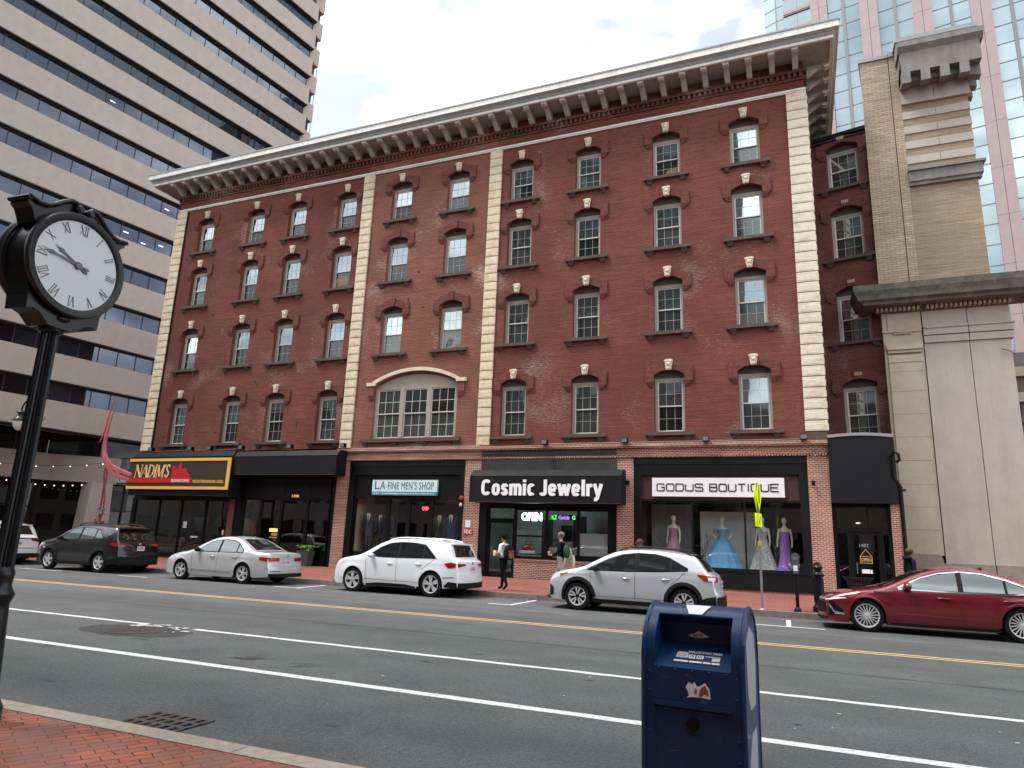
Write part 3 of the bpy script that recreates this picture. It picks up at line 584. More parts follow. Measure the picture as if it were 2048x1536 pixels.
for k in range(39): link('bracket', BR, BLD, (-34.75+k*.9345,0,0))
for k in range(8): link('bracket', BR, BLD, (1.05,.55+k*.95,0), R(90))
# side walls, roof deck, core that keeps the upper floors dark
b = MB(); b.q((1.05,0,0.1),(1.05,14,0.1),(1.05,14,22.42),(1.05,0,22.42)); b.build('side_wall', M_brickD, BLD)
b = MB(); b.q((-35,14,0.1),(-35,0,0.1),(-35,0,22.42),(-35,14,22.42)); b.build('side_wall', M_brick, BLD)
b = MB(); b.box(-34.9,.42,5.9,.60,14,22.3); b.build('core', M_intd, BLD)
for r in range(4): put_window(KITD[r], 1.05, 2.1, ROWS[r][0], R(90))
b = MB(); b.tube([(-34.2,-.05,6),(-34.2,-.05,20.9)], .035, 6); b.build('downpipe', M_blk2, BLD)
# small rust spots, anchor plates and a stub of cable on the wall
b = MB()
for (x, z) in ((-29.6,6.95),(-33.4,6.8),(-33.75,17.7),(-31.0,13.9),(-17.35,14.9),(-17.9,13.5),(-17.0,13.0),(-27.2,9.7),(-27.05,9.5)): b.lathe([(.06,-.03),(.03,-.05)], (x,0,z), 8, 'y')
b.box(-24.1,-.03,7.0,-24.05,-.001,7.5); b.build('anchor_plate', M_brown, BLD)
# ------------------------------------------------------------------ ground floor
b = MB()
b.box(-21.2,-.06,5.36,1.06,.25,5.66); b.box(-21.2,-.16,5.66,1.06,.25,5.72); b.box(-21.2,-.20,5.72,1.06,.25,5.845)
for x in [k*.105 for k in range(-201, 10)]:
    if -21.15 < x < .95: b.box(x,-.10,5.27,x+.07,.0,5.36)
b.box(-21.2,-.04,5.0,1.06,.25,5.27); b.build('shop_cornice', M_brickL, BLD)
for (a, c) in ((-21.14,-20.44),(-14.10,-13.30),(-7.03,-6.33),(.31,1.055)): MB().box(a,-.06,.1,c,.35,5.0).build('pier', M_brickL, BLD)
# shop fronts: black frames round the openings
def rooms(name, x0, x1, z0, z1, d, wm, back=None, y0=.5):
    b = MB()
    b.q((x0,y0,z0),(x1,y0,z0),(x1,y0+d,z0),(x0,y0+d,z0),m=1); b.q((x0,y0,z1),(x0,y0+d,z1),(x1,y0+d,z1),(x1,y0,z1))
    b.q((x0,y0+d,z0),(x1,y0+d,z0),(x1,y0+d,z1),(x0,y0+d,z1),m=2); b.q((x0,y0,z0),(x0,y0+d,z0),(x0,y0+d,z1),(x0,y0,z1)); b.q((x1,y0+d,z0),(x1,y0,z0),(x1,y0,z1),(x1,y0+d,z1))
    return b.build(name, [wm, M_intd, back or wm], BLD)
# men's shop
b = MB(); b.box(-20.44,-.03,4.58,-14.10,.3,5.0); b.box(-20.44,-.05,4.98,-14.1,-.031,5.26); b.box(-20.44,-.03,.1,-20.10,.3,4.58); b.box(-14.34,-.03,.1,-14.10,.3,4.58)
b.box(-20.10,.06,3.45,-14.34,.3,4.579)
for z in (4.66,4.74,4.82,4.90): b.box(-20.4,-.035,z,-14.14,-.03,z+.01)
for (a, c) in ((-20.10,-20.0),(-18.32,-18.07),(-17.15,-16.94),(-15.97,-15.74),(-14.42,-14.34)): b.box(a,.10,.35,c,.22,3.45)
b.box(-20.1,.08,.1,-18.1,.26,.55); b.box(-15.9,.08,.1,-14.34,.26,.55); b.box(-17.14,.12,3.3,-15.96,.2,3.449)
b.build('shop_front', M_blk2, BLD)
b = MB(); b.box(-20.0,.15,.55,-18.32,.16,3.45); b.box(-18.07,.15,.1,-17.15,.16,3.45); b.box(-16.94,.15,.1,-15.97,.16,3.3); b.box(-15.74,.15,.55,-14.42,.16,3.45); b.build('shop_window', M_shopg, BLD)
rooms('shop_room', -20.2, -14.2, .16, 3.5, 4.0, mat('beige_wall', (0.62,0.52,0.36), .9, var=.1), M_intd, .3)
# jewellery shop
b = MB(); b.box(-13.30,-.02,4.8,-7.03,.3,5.0); b.box(-13.30,-.09,5.56,-7.05,-.061,5.63); b.box(-13.30,-.12,5.48,-7.05,-.061,5.56); b.box(-13.28,-.08,4.66,-7.05,-.02,5.36); b.box(-13.29,-.10,5.36,-7.05,-.061,5.48)
b.build('sign_band', mat('bronze_band', (0.028,0.024,0.022), .6, var=.3, vscale=1.5, stain=(.06,.055,.05), sscale=1.2, samt=.5, streak=True), BLD)
b = MB(); b.box(-13.3,.02,3.1,-7.03,.3,4.65); b.box(-13.29,-.02,.1,-12.93,.3,3.1); b.box(-7.42,-.02,.1,-7.03,.3,3.1); b.box(-12.93,.03,.15,-12.85,.2,3.1); b.box(-11.64,.03,.15,-11.55,.2,3.1); b.box(-12.85,.05,2.56,-11.64,.18,2.66)
b.box(-10.19,.05,1.02,-10.11,.18,3.1); b.box(-8.76,.05,1.02,-8.66,.18,3.1); b.box(-11.55,.04,.98,-7.42,.22,1.08); b.box(-11.55,.05,3.03,-7.42,.18,3.1); b.box(-11.55,.06,1.16,-8.76,.17,1.2); b.box(-11.55,.06,1.9,-10.19,.17,1.97); b.box(-10.11,.062,1.78,-8.76,.17,1.83); b.box(-8.66,.062,1.02,-7.42,.17,1.2)
b.build('shop_front', M_blk2, BLD)
b = MB()
b.box(-12.85,.08,.16,-12.78,.14,2.56); b.box(-11.71,.08,.16,-11.64,.14,2.56); b.box(-12.78,.08,2.46,-11.71,.14,2.56); b.box(-12.78,.08,.16,-11.71,.14,.38)
dr = b.build('door', M_blk2, BLD); MB().box(-12.78,.105,.38,-11.71,.115,2.46).build('pane', M_shopgd, dr); MB().tube([(-11.78,.02,1.05),(-11.78,.02,1.45)], .015, 6).build('handle', M_mull, dr)
b = MB(); b.box(-11.55,.11,1.2,-10.19,.12,3.03); b.box(-10.11,.11,1.2,-8.76,.12,3.03); b.box(-8.66,.11,1.2,-7.42,.12,3.03); b.box(-12.85,.11,2.66,-11.64,.12,3.03); b.build('shop_window', M_shopg, BLD)
MB().box(-8.66,.125,1.2,-7.42,.135,2.12).build('frosted_film', mat('frosted_grey', (0.36,0.38,0.39), .7, var=.05), BLD)
b = MB(); b.box(-11.55,-.03,.1,-7.03,.25,.86); b.build('stall_riser', M_brickL, BLD)
b = MB(); x = -11.55
while x < -7.06: b.box(x,-.06,.86,x+.062,.25,.978); x += .082
b.box(-11.55,-.04,.862,-7.04,.24,.97,1); b.build('rowlock_course', [M_brickL, mat('mortar_pale', (.42,.3,.25), .9)], BLD)
rooms('shop_room', -13.2, -7.05, .16, 3.3, 3.2, mat('grey_wall', (0.7,0.69,0.65), .9), mat('pale_wall', (.78,.77,.72), .9, var=.08), .3)
b = MB(); b.box(-10.9,1.6,.2,-10.4,1.7,2.7); b.box(-9.6,2.2,.2,-9.0,2.3,2.9); b.box(-10.3,2.6,.2,-9.8,2.65,2.5); b.build('display_screen', M_intd, BLD)
text('street_number', '1400 MAIN ST', .85, .14, mat('gilt_letters', (.5,.47,.4), .5), BLD, (-12.68,.1,2.77), .004)
# boutique
b = MB(); b.box(-6.33,-.03,4.55,.31,.3,5.0); b.box(-6.33,-.05,4.99,.31,-.031,5.28); b.box(-6.33,-.03,.93,-6.02,.3,4.55); b.box(.0,-.03,.93,.31,.3,4.55); b.box(-6.3,-.06,.22,.3,.3,.86); b.box(-6.33,-.08,.86,.31,.3,.93)
for z in (4.62,4.7,4.78,4.86,4.93): b.box(-6.3,-.036,z,.28,-.03,z+.012)
for x in (-4.05,-2.05): b.box(x,.06,.93,x+.07,.16,3.53)
b.box(-6.02,.05,3.5,0,.16,3.58); b.box(-6.02,.04,.93,.0,.12,.99)
b.build('shop_front', M_blk, BLD)
b = MB()
for k in range(24): b.box(-6.02+k*.25,.07,3.58,-6.02+k*.25+.24,.2,4.55)
b.box(-6.02,.081,3.58,0,.2,4.54); b.build('sign_panel', M_maroon, BLD)
b = MB(); b.box(-6.02,.10,.99,-4.05,.11,3.5); b.box(-3.98,.10,.99,-2.05,.11,3.5); b.box(-1.98,.10,.99,0,.11,3.5); b.build('shop_window', M_shopg, BLD)
b = MB(); b.box(-6.3,-.05,.14,.3,.3,.22); b.build('shop_step', M_pave2, BLD)
rooms('shop_room', -6.25, .25, .9, 3.6, 3.0, mat('boutique_wall', (.10,.10,.10), .9, var=.3, vscale=.8), M_intd, .3)
MB().box(-6.0,2.0,.95,-4.3,2.05,3.5).build('backdrop', mat('backdrop_grey', (.34,.35,.34), .9, var=.1), BLD)
MB().box(-3.9,1.6,.95,-1.75,1.65,3.2).build('backdrop', mat('backdrop_pale', (.8,.8,.76), .9, var=.06), BLD)
MB().box(-6.2,.3,.86,.2,1.9,.95).build('window_stage', mat('stage_grey', (.45,.45,.44), .8), BLD)
# restaurant front
b = MB(); b.box(-35.0,.0,3.3,-21.15,.3,5.9); b.box(-35.0,-.02,.1,-27.95,.3,.42); b.box(-35.02,-.04,.1,-34.75,.25,3.3); b.box(-27.5,-.04,.1,-27.0,.3,3.3)
for x in (-32.98,-31.32,-29.56): b.box(x,-.02,.42,x+.1 if x < -30 else x+.14,.12,3.3)
b.box(-35,-.02,3.2,-27.5,.1,3.3); b.box(-21.45,-.03,.1,-21.14,.3,4.6)
for x in (-27.0,-24.50,-22.90,-21.5): b.box(x,-.03,.1,x+.16,.12,4.4)
b.box(-25.82,-.02,.1,-25.68,.1,3.4); b.box(-27.0,-.04,3.4,-21.4,.14,3.62); b.box(-27.0,-.02,.1,-24.5,.12,.5); b.box(-25.75,-.02,3.62,-25.6,.1,4.4)
b.build('shop_front', M_blk2, BLD)
b = MB(); b.box(-34.75,.03,.42,-32.98,.04,3.2); b.box(-32.88,.03,.42,-31.32,.04,3.2); b.box(-31.22,.03,.42,-29.56,.04,3.2); b.box(-29.42,.03,.42,-27.9,.04,3.2)
b.box(-26.84,.03,.5,-25.82,.04,3.4); b.box(-25.68,.03,.5,-24.5,.04,3.4); b.box(-24.34,.03,.15,-22.9,.04,3.4); b.box(-22.74,.03,.15,-21.5,.04,3.4)
b.box(-26.84,.03,3.62,-25.75,.04,4.4); b.box(-25.6,.03,3.62,-24.5,.04,4.4); b.box(-24.34,.03,3.62,-22.9,.04,4.4); b.box(-22.74,.03,3.62,-21.5,.04,4.4); b.build('shop_window', M_shopgd, BLD)
MB().box(-27.9,-.03,.1,-27.5,.28,3.3).build('column', mat('terracotta_column', (.17,.075,.065), .7, var=.15), BLD)
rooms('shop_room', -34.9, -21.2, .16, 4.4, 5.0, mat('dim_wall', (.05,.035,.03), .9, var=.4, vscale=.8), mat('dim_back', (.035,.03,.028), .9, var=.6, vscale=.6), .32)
text('street_number', '1390', .42, .13, mat('gold_figures', (.75,.5,.2), .4, emit=(.9,.55,.2), estr=.25), BLD, (-23.8,-.045,3.45), .01)
# ------------------------------------------------------------------ set-back wing on the right
WA = R(-14.0); wx, wy = 1.05, 3.83
def wpt(s, d=0): return (wx+s*math.cos(WA)+d*-math.sin(WA), wy+s*math.sin(WA)+d*math.cos(WA))
sc_ = 1.574
wh = [(sc_-HW*1.08, sc_+HW*1.08, ROWS[r][0]-.02, ROWS[r][1]+.38) for r in range(4)]
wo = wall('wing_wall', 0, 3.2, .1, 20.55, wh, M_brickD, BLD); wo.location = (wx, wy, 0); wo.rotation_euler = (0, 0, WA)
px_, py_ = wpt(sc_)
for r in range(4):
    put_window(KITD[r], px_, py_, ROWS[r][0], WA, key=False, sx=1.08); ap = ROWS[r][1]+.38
    b = MB(); b.prism([(-.15,ap+.0),(.15,ap+.0),(.22,ap+.36),(-.22,ap+.36)], -.10, 0)
    for k in range(4): b.box(-.14+k*.075,-.112,ap+.14,-.14+k*.075+.05,-.10,ap+.28,1)
    o = b.build('brick_key', [M_brickD, M_limeb], BLD, loc=(px_, py_, 0)); o.rotation_euler = (0,0,WA)
b = MB(); b.box(0,-.12,20.55,3.2,6,20.72); b.box(0,-.06,20.35,3.2,0,20.44); o = b.build('wing_coping', M_blk2, BLD); o.location = (wx, wy, 0); o.rotation_euler = (0, 0, WA)
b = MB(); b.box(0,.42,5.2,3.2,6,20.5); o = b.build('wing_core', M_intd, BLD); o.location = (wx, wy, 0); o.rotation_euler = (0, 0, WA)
# low corner entrance in front of the wing: bowed black fascia over a recessed door
b = MB(); n = 14; F0 = []; F1 = []; T1 = []
for k in range(n+1):
    u = k/n; x = 1.06+2.2*u; yb = -.14-.12*math.sin(PI*u*.9+.15)
    F0.append((x, yb, 3.5)); F1.append((x, yb, 6.02-.02*u+.06*math.sin(PI*u))); T1.append((x, .4, 6.06))
b.grid([F0, F1]); b.grid([F1, T1]); b.q(*[(p[0], p[1], p[2]) for p in (F0[0], F1[0])], (1.06,.4,6.06), (1.06,.4,3.5)); b.q(F1[-1], F0[-1], (3.26,.4,3.5), (3.26,.4,6.04)); b.grid([[(p[0],.4,3.5) for p in F0], F0])
b.build('fascia', M_awn, BLD)
b = MB(); E0 = [(p[0],p[1]-.025,p[2]-.1) for p in F1]; E1 = [(p[0],p[1]-.025,p[2]+.01) for p in F1]; b.grid([E0, E1]); b.grid([E1, [(p[0],p[1]+.05,p[2]+.01) for p in F1]]); b.build('flashing', M_roofm, BLD)
MB().box(2.98,-.08,.1,3.30,.4,3.5).build('pier', M_brickL, BLD)
b = MB(); b.box(1.06,.1,.1,1.2,.3,3.5); b.box(2.86,.1,.1,2.98,.3,3.5); b.box(1.2,.12,2.5,2.86,.28,2.62); b.box(1.2,.12,3.38,2.86,.28,3.5); b.box(1.52,.12,.15,1.62,.26,2.5); b.box(2.60,.12,.15,2.70,.26,2.5); b.box(2.2,.14,2.62,2.26,.24,3.38)
b.build('shop_front', M_blk2, BLD)
b = MB(); b.box(1.62,.15,.16,1.72,.2,2.48); b.box(2.5,.15,.16,2.6,.2,2.48); b.box(1.72,.15,2.38,2.5,.2,2.48); b.box(1.72,.15,.16,2.5,.2,.4); dr = b.build('door', M_blk2, BLD)
MB().box(1.72,.17,.4,2.5,.18,2.38).build('pane', M_shopgd, dr); MB().tube([(1.78,.1,1.0),(1.78,.1,1.4)], .014, 6).build('handle', M_mull, dr)
b = MB(); b.box(1.2,.19,.16,1.52,.2,2.5); b.box(2.7,.19,.16,2.86,.2,2.5); b.box(1.2,.19,2.62,2.2,.2,3.38); b.box(2.26,.19,2.62,2.86,.2,3.38); b.build('shop_window', M_shopgd, BLD)
rooms('shop_room', 1.07, 3.15, .16, 3.5, 2.6, M_intd, mat('dim_green', (.02,.05,.035), .9, var=.4), .42)
b = MB(); b.box(1.06,.42,3.52,3.2,3.4,5.95); b.build('wing_base', M_intd, BLD)
b = MB(); b.tube([(3.34,-.1,.15),(3.34,-.1,4.1),(3.16,-.16,4.42),(3.14,-.2,5.2)], .075, 10); b.tube([(3.14,-.24,5.2),(3.2,-.42,5.32),(3.34,-.42,5.25),(3.36,-.36,5.05),(3.26,-.3,4.95)], .05, 10); b.box(3.27,-.2,3.95,3.50,-.02,4.02)
b.build('drainpipe', M_blk2, BLD, 60)
# ================================================================== beige office tower on the left
TA = R(80.7); TO = (-49.745, 26.24, 0)
TW = thing('office_tower', 'tall beige concrete office tower with dark ribbon windows left of the brick block', 'building', TO, TA)
ZK = [8.9+3.70*k for k in range(17)]
for k, z in enumerate(ZK):
    b = MB(); b.box(-46,0,z,0,.448,z+2.13); b.prism([(-46,.8),(0.25,.8),(1.25,1.0),(1.25,2.6),(-46,2.6)], z-.55+0.55, z+.01, 'z') if k == 0 else None
    if k >= 7: b.box(.05,.75,z-1.0,.85,2.4,z+1.1); b.box(.9,1.3,z-.7,1.9,3.0,z+1.45)
    b.build('spandrel', M_conc, TW)
    b = MB(); b.box(-46,.03,z-.10,0,.52,z-.002); b.box(-46,.30,z-.2,-.05,.52,z-.10)
    if k < 16: b.box(-46,.30,z+2.131,-.1,.52,z+2.19)
    if k >= 7: b.box(.0,1.0,z+1.1,.75,2.2,z+2.7); b.box(.7,1.6,z+1.45,1.6,2.4,z+3.0); b.tube([(1.8,1.4,z+1.45),(1.8,1.4,z+3.0)], .03, 5)
    b.build('window_head', M_bronze, TW)
from bpy_extras.object_utils import world_to_camera_view as w2c
bpy.context.view_layer.update()
pm = MB(); pm.box(.0,.42,0,1.50,.44,1.40); pm.box(1.50,.38,-.03,1.56,.46,1.42,1); WPM = pm.mesh('window', [M_towg, M_bronze])
cand = []
MT = Matrix.Translation(Vector(TO)) @ Matrix.Rotation(TA, 4, 'Z')
for k in range(16):
    for j in range(30):
        s = -.28-1.56*j-1.53; z = ZK[k]+2.16
        p = MT @ Vector((s+.78, .4, z+.7)); v = w2c(SC, cam, p); p2 = MT @ Vector((s+.78-.78, .4, z)); v2 = w2c(SC, cam, p2); p3 = MT @ Vector((s+1.56, .4, z+1.4)); v3 = w2c(SC, cam, p3)
        ar = abs((v3.x-v2.x)*(v3.y-v2.y)) if -.01 < v.x < 1.0 and -.02 < v.y < 1.02 and v.z > 0 else 0
        # hidden behind the brick block?
        t_ = (p-CAMP); yy = (0-CAMP.y)/t_.y; q_ = CAMP+t_*yy
        if yy < 1 and q_.x > -35 and q_.z < 22: ar = 0
        cand.append((ar, s, z))
cand.sort(reverse=True)
for ar, s, z in cand[:98]: link('window', WPM, TW, (s, 0, z))
b = MB(); tmp = MB(); tmp.v = []; 
for ar, s, z in cand[98:]: b.add(pm, Matrix.Translation((s, 0, z)))
struct(b.build('window', [M_towg, M_bronze], TW), 'stuff')
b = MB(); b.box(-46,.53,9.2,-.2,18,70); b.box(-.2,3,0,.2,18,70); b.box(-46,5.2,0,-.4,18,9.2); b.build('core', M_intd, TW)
MB().box(-46,.02,70,0,18,70.4).build('roof', M_conc, TW)
M_lampw = mat('office_lamp', (.8,.8,.75), .5, emit=(1.0,.93,.75), estr=.55)
b = MB()                                          # lit ceiling tubes seen just behind the glass of the lower floors
for (s, z) in ((-17.2,26.6),(-15.6,26.2),(-14.0,26.6),(-11.0,26.6),(-25.0,22.9),(-12.5,22.8),(-10.9,22.9),(-14.0,30.2),(-20.2,37.6)):
    b.box(s,.40,z,s+.42,.418,z+.07)
b.build('ceiling_lamp', M_lampw, TW)
# low storeys: recessed windows, stepped beam, pillar, dark shopfront
b = MB(); P = [(-46,2.5),(-18.5,2.5),(-15.6,.12),(-.5,.12)]
b.grid([[(x,y,5.12) for x, y in P], [(x,y,7.2) for x, y in P]]); b.grid([[(x,y,7.2) for x, y in P], [(x,y+.9,7.2) for x, y in P]]); b.grid([[(x,y+.9,5.12) for x, y in P], [(x,y,5.12) for x, y in P]])
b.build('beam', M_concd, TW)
b = MB(); P = [(-46,3.4),(-18.5,3.4),(-15.6,1.0),(-.5,1.0)]; b.grid([[(x,y,7.2) for x, y in P], [(x,y,8.9) for x, y in P]])
i = len(b.v); b.build('window_band', glass('lower_glass', refl=.025, base=(.012,.011,.011)), TW)
b = MB(); P = [(-46,5.0),(-18.0,5.0),(-14.0,1.3),(-.5,1.3)]; b.grid([[(x,y,.15) for x, y in P], [(x,y,5.12) for x, y in P]]); b.build('shop_window', MATS['lower_glass'], TW)
b = MB()
for s in (-30,-27.5,-25,-22.6,-20.8,-19.5): b.box(s,4.88,.15,s+.12,4.99,5.1)
for s in (-13,-11.5,-9.5): b.box(s,1.15,.15,s+.1,1.29,5.1)
b.box(-46,4.9,3.0,-18.1,4.98,3.1); b.box(-13.6,1.16,3.0,-1,1.28,3.08)
for s in (-30,-27,-24,-21,-19.5): b.box(s,3.3,7.2,s+.1,3.39,8.9)
b.build('mullion', M_bronze, TW)
b = MB(); b.prism([(-16.5,.15),(-14.4,.15),(-14.62,5.12),(-16.3,5.12)], .13, 1.6); b.build('pillar', M_conc, TW)
b = MB()
for s, y in ((-22.4,4.84),(-21.2,4.84)): b.q((s,y,3.2),(s+1.0,y,3.2),(s+1.0,y,4.5),(s,y,4.5))
b.q((-13.9,1.27,2.9),(-12.6,1.27,2.9),(-12.6,1.27,4.7),(-13.9,1.27,4.7)); b.build('shop_poster', mat('green_film', (.03,.06,.05), .4, var=.3, vscale=2), TW)
# vertical entrance sign and banner on that building
t = thing('entrance_sign', 'narrow black vertical sign reading ENTRANCE under the beige tower', 'sign', tuple(MT @ Vector((-19.75, 4.2, 0))), TA)
b = MB(); b.box(-.24,0,.2,.24,.06,3.1); b.build('board', M_blk, t)
lw = mat('sign_white', (.75,.75,.74), .5)
for k, ch in enumerate('ENTRANCE'): text('letter', ch, .2, .23, lw, t, (-.1,-.002,2.72-k*.31), .012, .01)
t = thing('banner', 'dark printed banner with a white street number behind the red sculpture', 'banner', (-36.55, .05, 0), R(0))
b = MB(); b.box(0,-.02,4.15,1.3,.0,5.55); b.build('cloth', mat('banner_print', (.05,.05,.055), .6, var=.9, vscale=3.5, stain=(.22,.22,.22), sscale=2.5, samt=.7), t)
b = MB(); b.box(-.1,-.03,4.05,1.4,.1,4.14); b.box(-.1,-.03,5.56,1.4,.1,5.6); b.build('rail', M_bronze, t)
text('lettering', '1350 MAIN', 1.6, .19, lw, t, (.02,-.022,4.17), .006, .01)
# ================================================================== pale glass tower behind
FX, FY = 111.8*math.cos(R(79)), CAMP.y+111.8*math.sin(R(79))
PT = thing('glass_tower', 'pale blue glass high rise with pink granite piers behind the brick block', 'building', (FX, FY, 0), R(-11))
P0 = -14.22; per = 7.42
for k in range(9):
    c = P0+per*k; b = MB()
    for j in range(14):
        z0 = 20+j*7.35; b.box(c-1.3,-.55,z0,c-.03,.2,z0+7.31); b.box(c+.03,-.55,z0,c+1.3,.2,z0+7.31)
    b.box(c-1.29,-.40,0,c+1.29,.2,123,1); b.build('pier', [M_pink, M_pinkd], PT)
    if k < 8:
        for (a, e) in ((c+1.3, c+3.47), (c+3.95, c+6.12)): MB().box(a,.02,0,e,.05,123).build('glazing', M_pinkg, PT)
        b = MB(); b.box(c+3.47,-.25,0,c+3.95,.1,123); z = 92.12-3.12*29
        while z < 122: b.box(c+1.3,-.04,z-.06,c+3.47,.03,z+.06); b.box(c+3.95,-.04,z-.06,c+6.12,.03,z+.06); z += 3.12
        b.build('mullion', M_mull, PT)
b = MB(); z = 94.5-3.74*20
bb = MB(); mm_ = MB()
while z < 120:
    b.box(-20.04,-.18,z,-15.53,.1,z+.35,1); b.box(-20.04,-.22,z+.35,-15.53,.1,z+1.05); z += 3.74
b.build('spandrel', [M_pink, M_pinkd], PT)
MB().box(-20.04,.0,0,-15.53,.04,123).build('glazing', M_pinkg, PT)
b = MB(); b.q((-23.4,.6,0),(-21.3,.05,0),(-21.3,.05,123),(-23.4,.6,123)); b.q((-21.3,.05,0),(-20.04,-.02,0),(-20.04,-.02,123),(-21.3,.05,123)); b.build('glazing', M_pinkg, PT)
b = MB(); b.box(-21.36,-.04,0,-21.24,.1,123); b.box(-17.8,-.03,0,-17.72,.02,123); z = 94.26-2.82*20
while z < 122: b.prism([(-23.4,.55),(-21.3,0),(-20.04,-.06),(-20.04,.1),(-23.4,.7)], z-.06, z+.06, 'z'); z += 2.82
b.build('mullion', M_mull, PT)
b = MB(); b.box(-20,.3,0,60,30,122.8); b.prism([(-23.3,.7),(-20,.3),(-20,30),(-23.3,30)], 0, 122.8, 'z'); b.build('core', M_intd, PT)
# ================================================================== limestone and buff brick building on the right
SB = thing('stone_building', 'limestone and buff brick building with heavy weathered cornices right of the brick block', 'building', (0, 2.892, -.159)); SB.scale = (1.1018,)*3
b = MB(); b.prism([(3.23,0),(4.255,0),(5.5,9),(4.5,9)], 11.6, 21.7, 'z'); b.box(4.29,-.002,11.6,4.6,9,21.72); b.box(4.25,.03,11.6,4.3,.5,21.7,1); b.build('brick_shaft', [M_brickT, M_joint], SB)
b = MB(); b.prism([(3.17,-.06),(4.28,-.06),(5.5,9),(4.45,9)], 21.7, 21.86, 'z'); b.box(4.26,-.06,21.72,4.62,9,21.95); b.build('coping', M_roofm, SB)
b = MB(); b.box(4.601,.04,11.6,6.88,9,19.9); b.box(5.9,.036,11.6,5.91,.05,16.1,0); b.build('brick_panel', M_brickT2, SB)
b = MB(); st = (19.43-16.45)/9
for k in (1, 3, 5, 7):
    z1_ = 19.43-st*k; b.box(4.602,-.0,z1_-st,5.74,.2,z1_-.004); b.box(5.755,-.0,z1_-st,6.9,.2,z1_-.004)
b.box(4.60,-.05,19.46,5.74,.2,20.1); b.box(5.755,-.05,19.46,6.95,.2,20.1); b.box(4.6,-.09,19.4,6.98,.2,19.47); b.build('stone_stripe', M_lime, SB)
b = MB(); b.box(4.60,-.14,15.95,7.05,.2,16.42); b.box(4.58,-.22,16.38,7.15,.2,16.47); b.box(4.60,-.08,15.8,7.0,.2,15.95); b.build('stone_band', M_limed, SB)
b = MB(); yf = -.82
for (a, c) in ((4.57,4.88),(5.24,5.55),(5.89,6.2),(6.54,6.86)): b.prism([(yf-.002,19.86),(yf-.002,20.9),(yf+.1,20.9),(0,20.4),(0,20.1),(-.35,19.95)], a, c, 'x')
b.box(4.57,yf,20.34,7.28,.2,21.2); b.box(4.57,-.5,20.1,7.0,.2,20.34); b.prism([(yf-.0,21.2),(yf-.16,21.4),(yf-.16,21.62),(.2,21.62),(.2,21.2)], 4.5, 7.4, 'x')
for k in range(9): yy = -.45+k*.72; b.prism([(7.28,19.86),(7.28,20.34),(6.88,20.34),(6.88,19.98)], yy, yy+.36, 'y')
b.box(6.88,.2,20.34,7.28,7,21.2); b.box(6.88,.2,21.2,7.4,7,21.62)
b.build('corbel_table', M_limed, SB)
b = MB(); b.box(4.5,-.72,21.62,7.2,7,21.8); b.box(4.44,-.78,21.8,7.26,7,21.98); b.build('coping', M_roofm, SB)
# main cornice with dentils and its left return
prof2 = [(0,10.66),(.10,10.72),(.16,10.84),(.62,10.86),(.66,10.95),(.80,11.02),(.84,11.16),(.92,11.34),(.95,11.56),(0,11.66)]
b = MB()
for (o0, za), (o1, zb) in zip(prof2[:-1], prof2[1:]):
    Pf = lambda o, z: [(3.2-o,9,z),(3.2-o,-o,z),(8.6,-o,z)]
    b.grid([Pf(o0, za), Pf(o1, zb)])
b.build('cornice', M_copper, SB)
b = MB(); x = 3.05
while x < 7.4:
    if not 4.42 < x < 4.62: b.box(x,-.26,10.70,x+.085,-.05,10.83)
    x += .15
b.build('dentils', M_limeb, SB)
b = MB(); b.box(3.23,0,9.5,4.52,9,10.66); b.box(3.2,-.05,9.9,4.5,0,9.99); b.box(3.4,-.03,10.0,4.35,0,10.6)
b.box(3.23,0,1.75,4.52,9,9.5); b.box(3.34,-.07,1.75,4.44,0,9.0)
b.box(3.28,-.12,9.30,4.50,0,9.44); b.box(3.30,-.15,9.2,4.48,0,9.30); b.box(3.33,-.10,9.08,4.45,0,9.2); b.box(3.33,-.09,8.72,4.45,0,8.78)
for z in (2.6,3.4,4.2,5.05,5.9,6.75,7.6,8.35): b.box(3.335,-.072,z,4.445,-.0,z+.012,1)
for k in range(6): b.lathe([(.035,-.03),(.05,0)], (3.62+k*.1,-.05,9.84), 8, 'y')
b.build('pilaster', [M_limeb, M_joint], SB)
b = MB(); b.box(4.56,.02,1.5,5.975,9,9.42); b.box(6.0,.02,1.5,7.24,9,9.42); b.box(4.56,.06,1.5,7.2,9,10.66,1)
b.box(4.56,-.05,9.42,5.975,9,9.68); b.box(6.0,-.05,9.42,7.33,9,9.68); b.box(4.56,-.08,9.71,5.975,9,9.96); b.box(6.0,-.08,9.71,7.36,9,9.96); b.box(4.6,-.12,9.96,5.98,9,10.04); b.box(6.0,-.12,9.96,7.4,9,10.04)
b.box(4.56,.0,10.04,5.975,9,10.66); b.box(6.0,.0,10.04,7.3,9,10.66)
b.build('stone_panel', [M_lime, M_joint], SB)
b = MB(); b.box(4.48,-.06,.1,5.97,.5,1.5); b.box(6.0,-.06,.1,7.34,.5,1.5); b.box(3.28,-.14,.1,4.46,.3,1.62); b.prism([(3.28,1.62),(4.46,1.62),(4.4,1.78),(3.32,1.78)], -.12, .2); b.build('plinth', M_plinth, SB)
b = MB(); b.tube([(6.9,-.08,9.0),(7.1,-.1,8.92),(7.3,-.06,8.8)], .012, 5); b.build('loose_wire', M_blk2, SB)
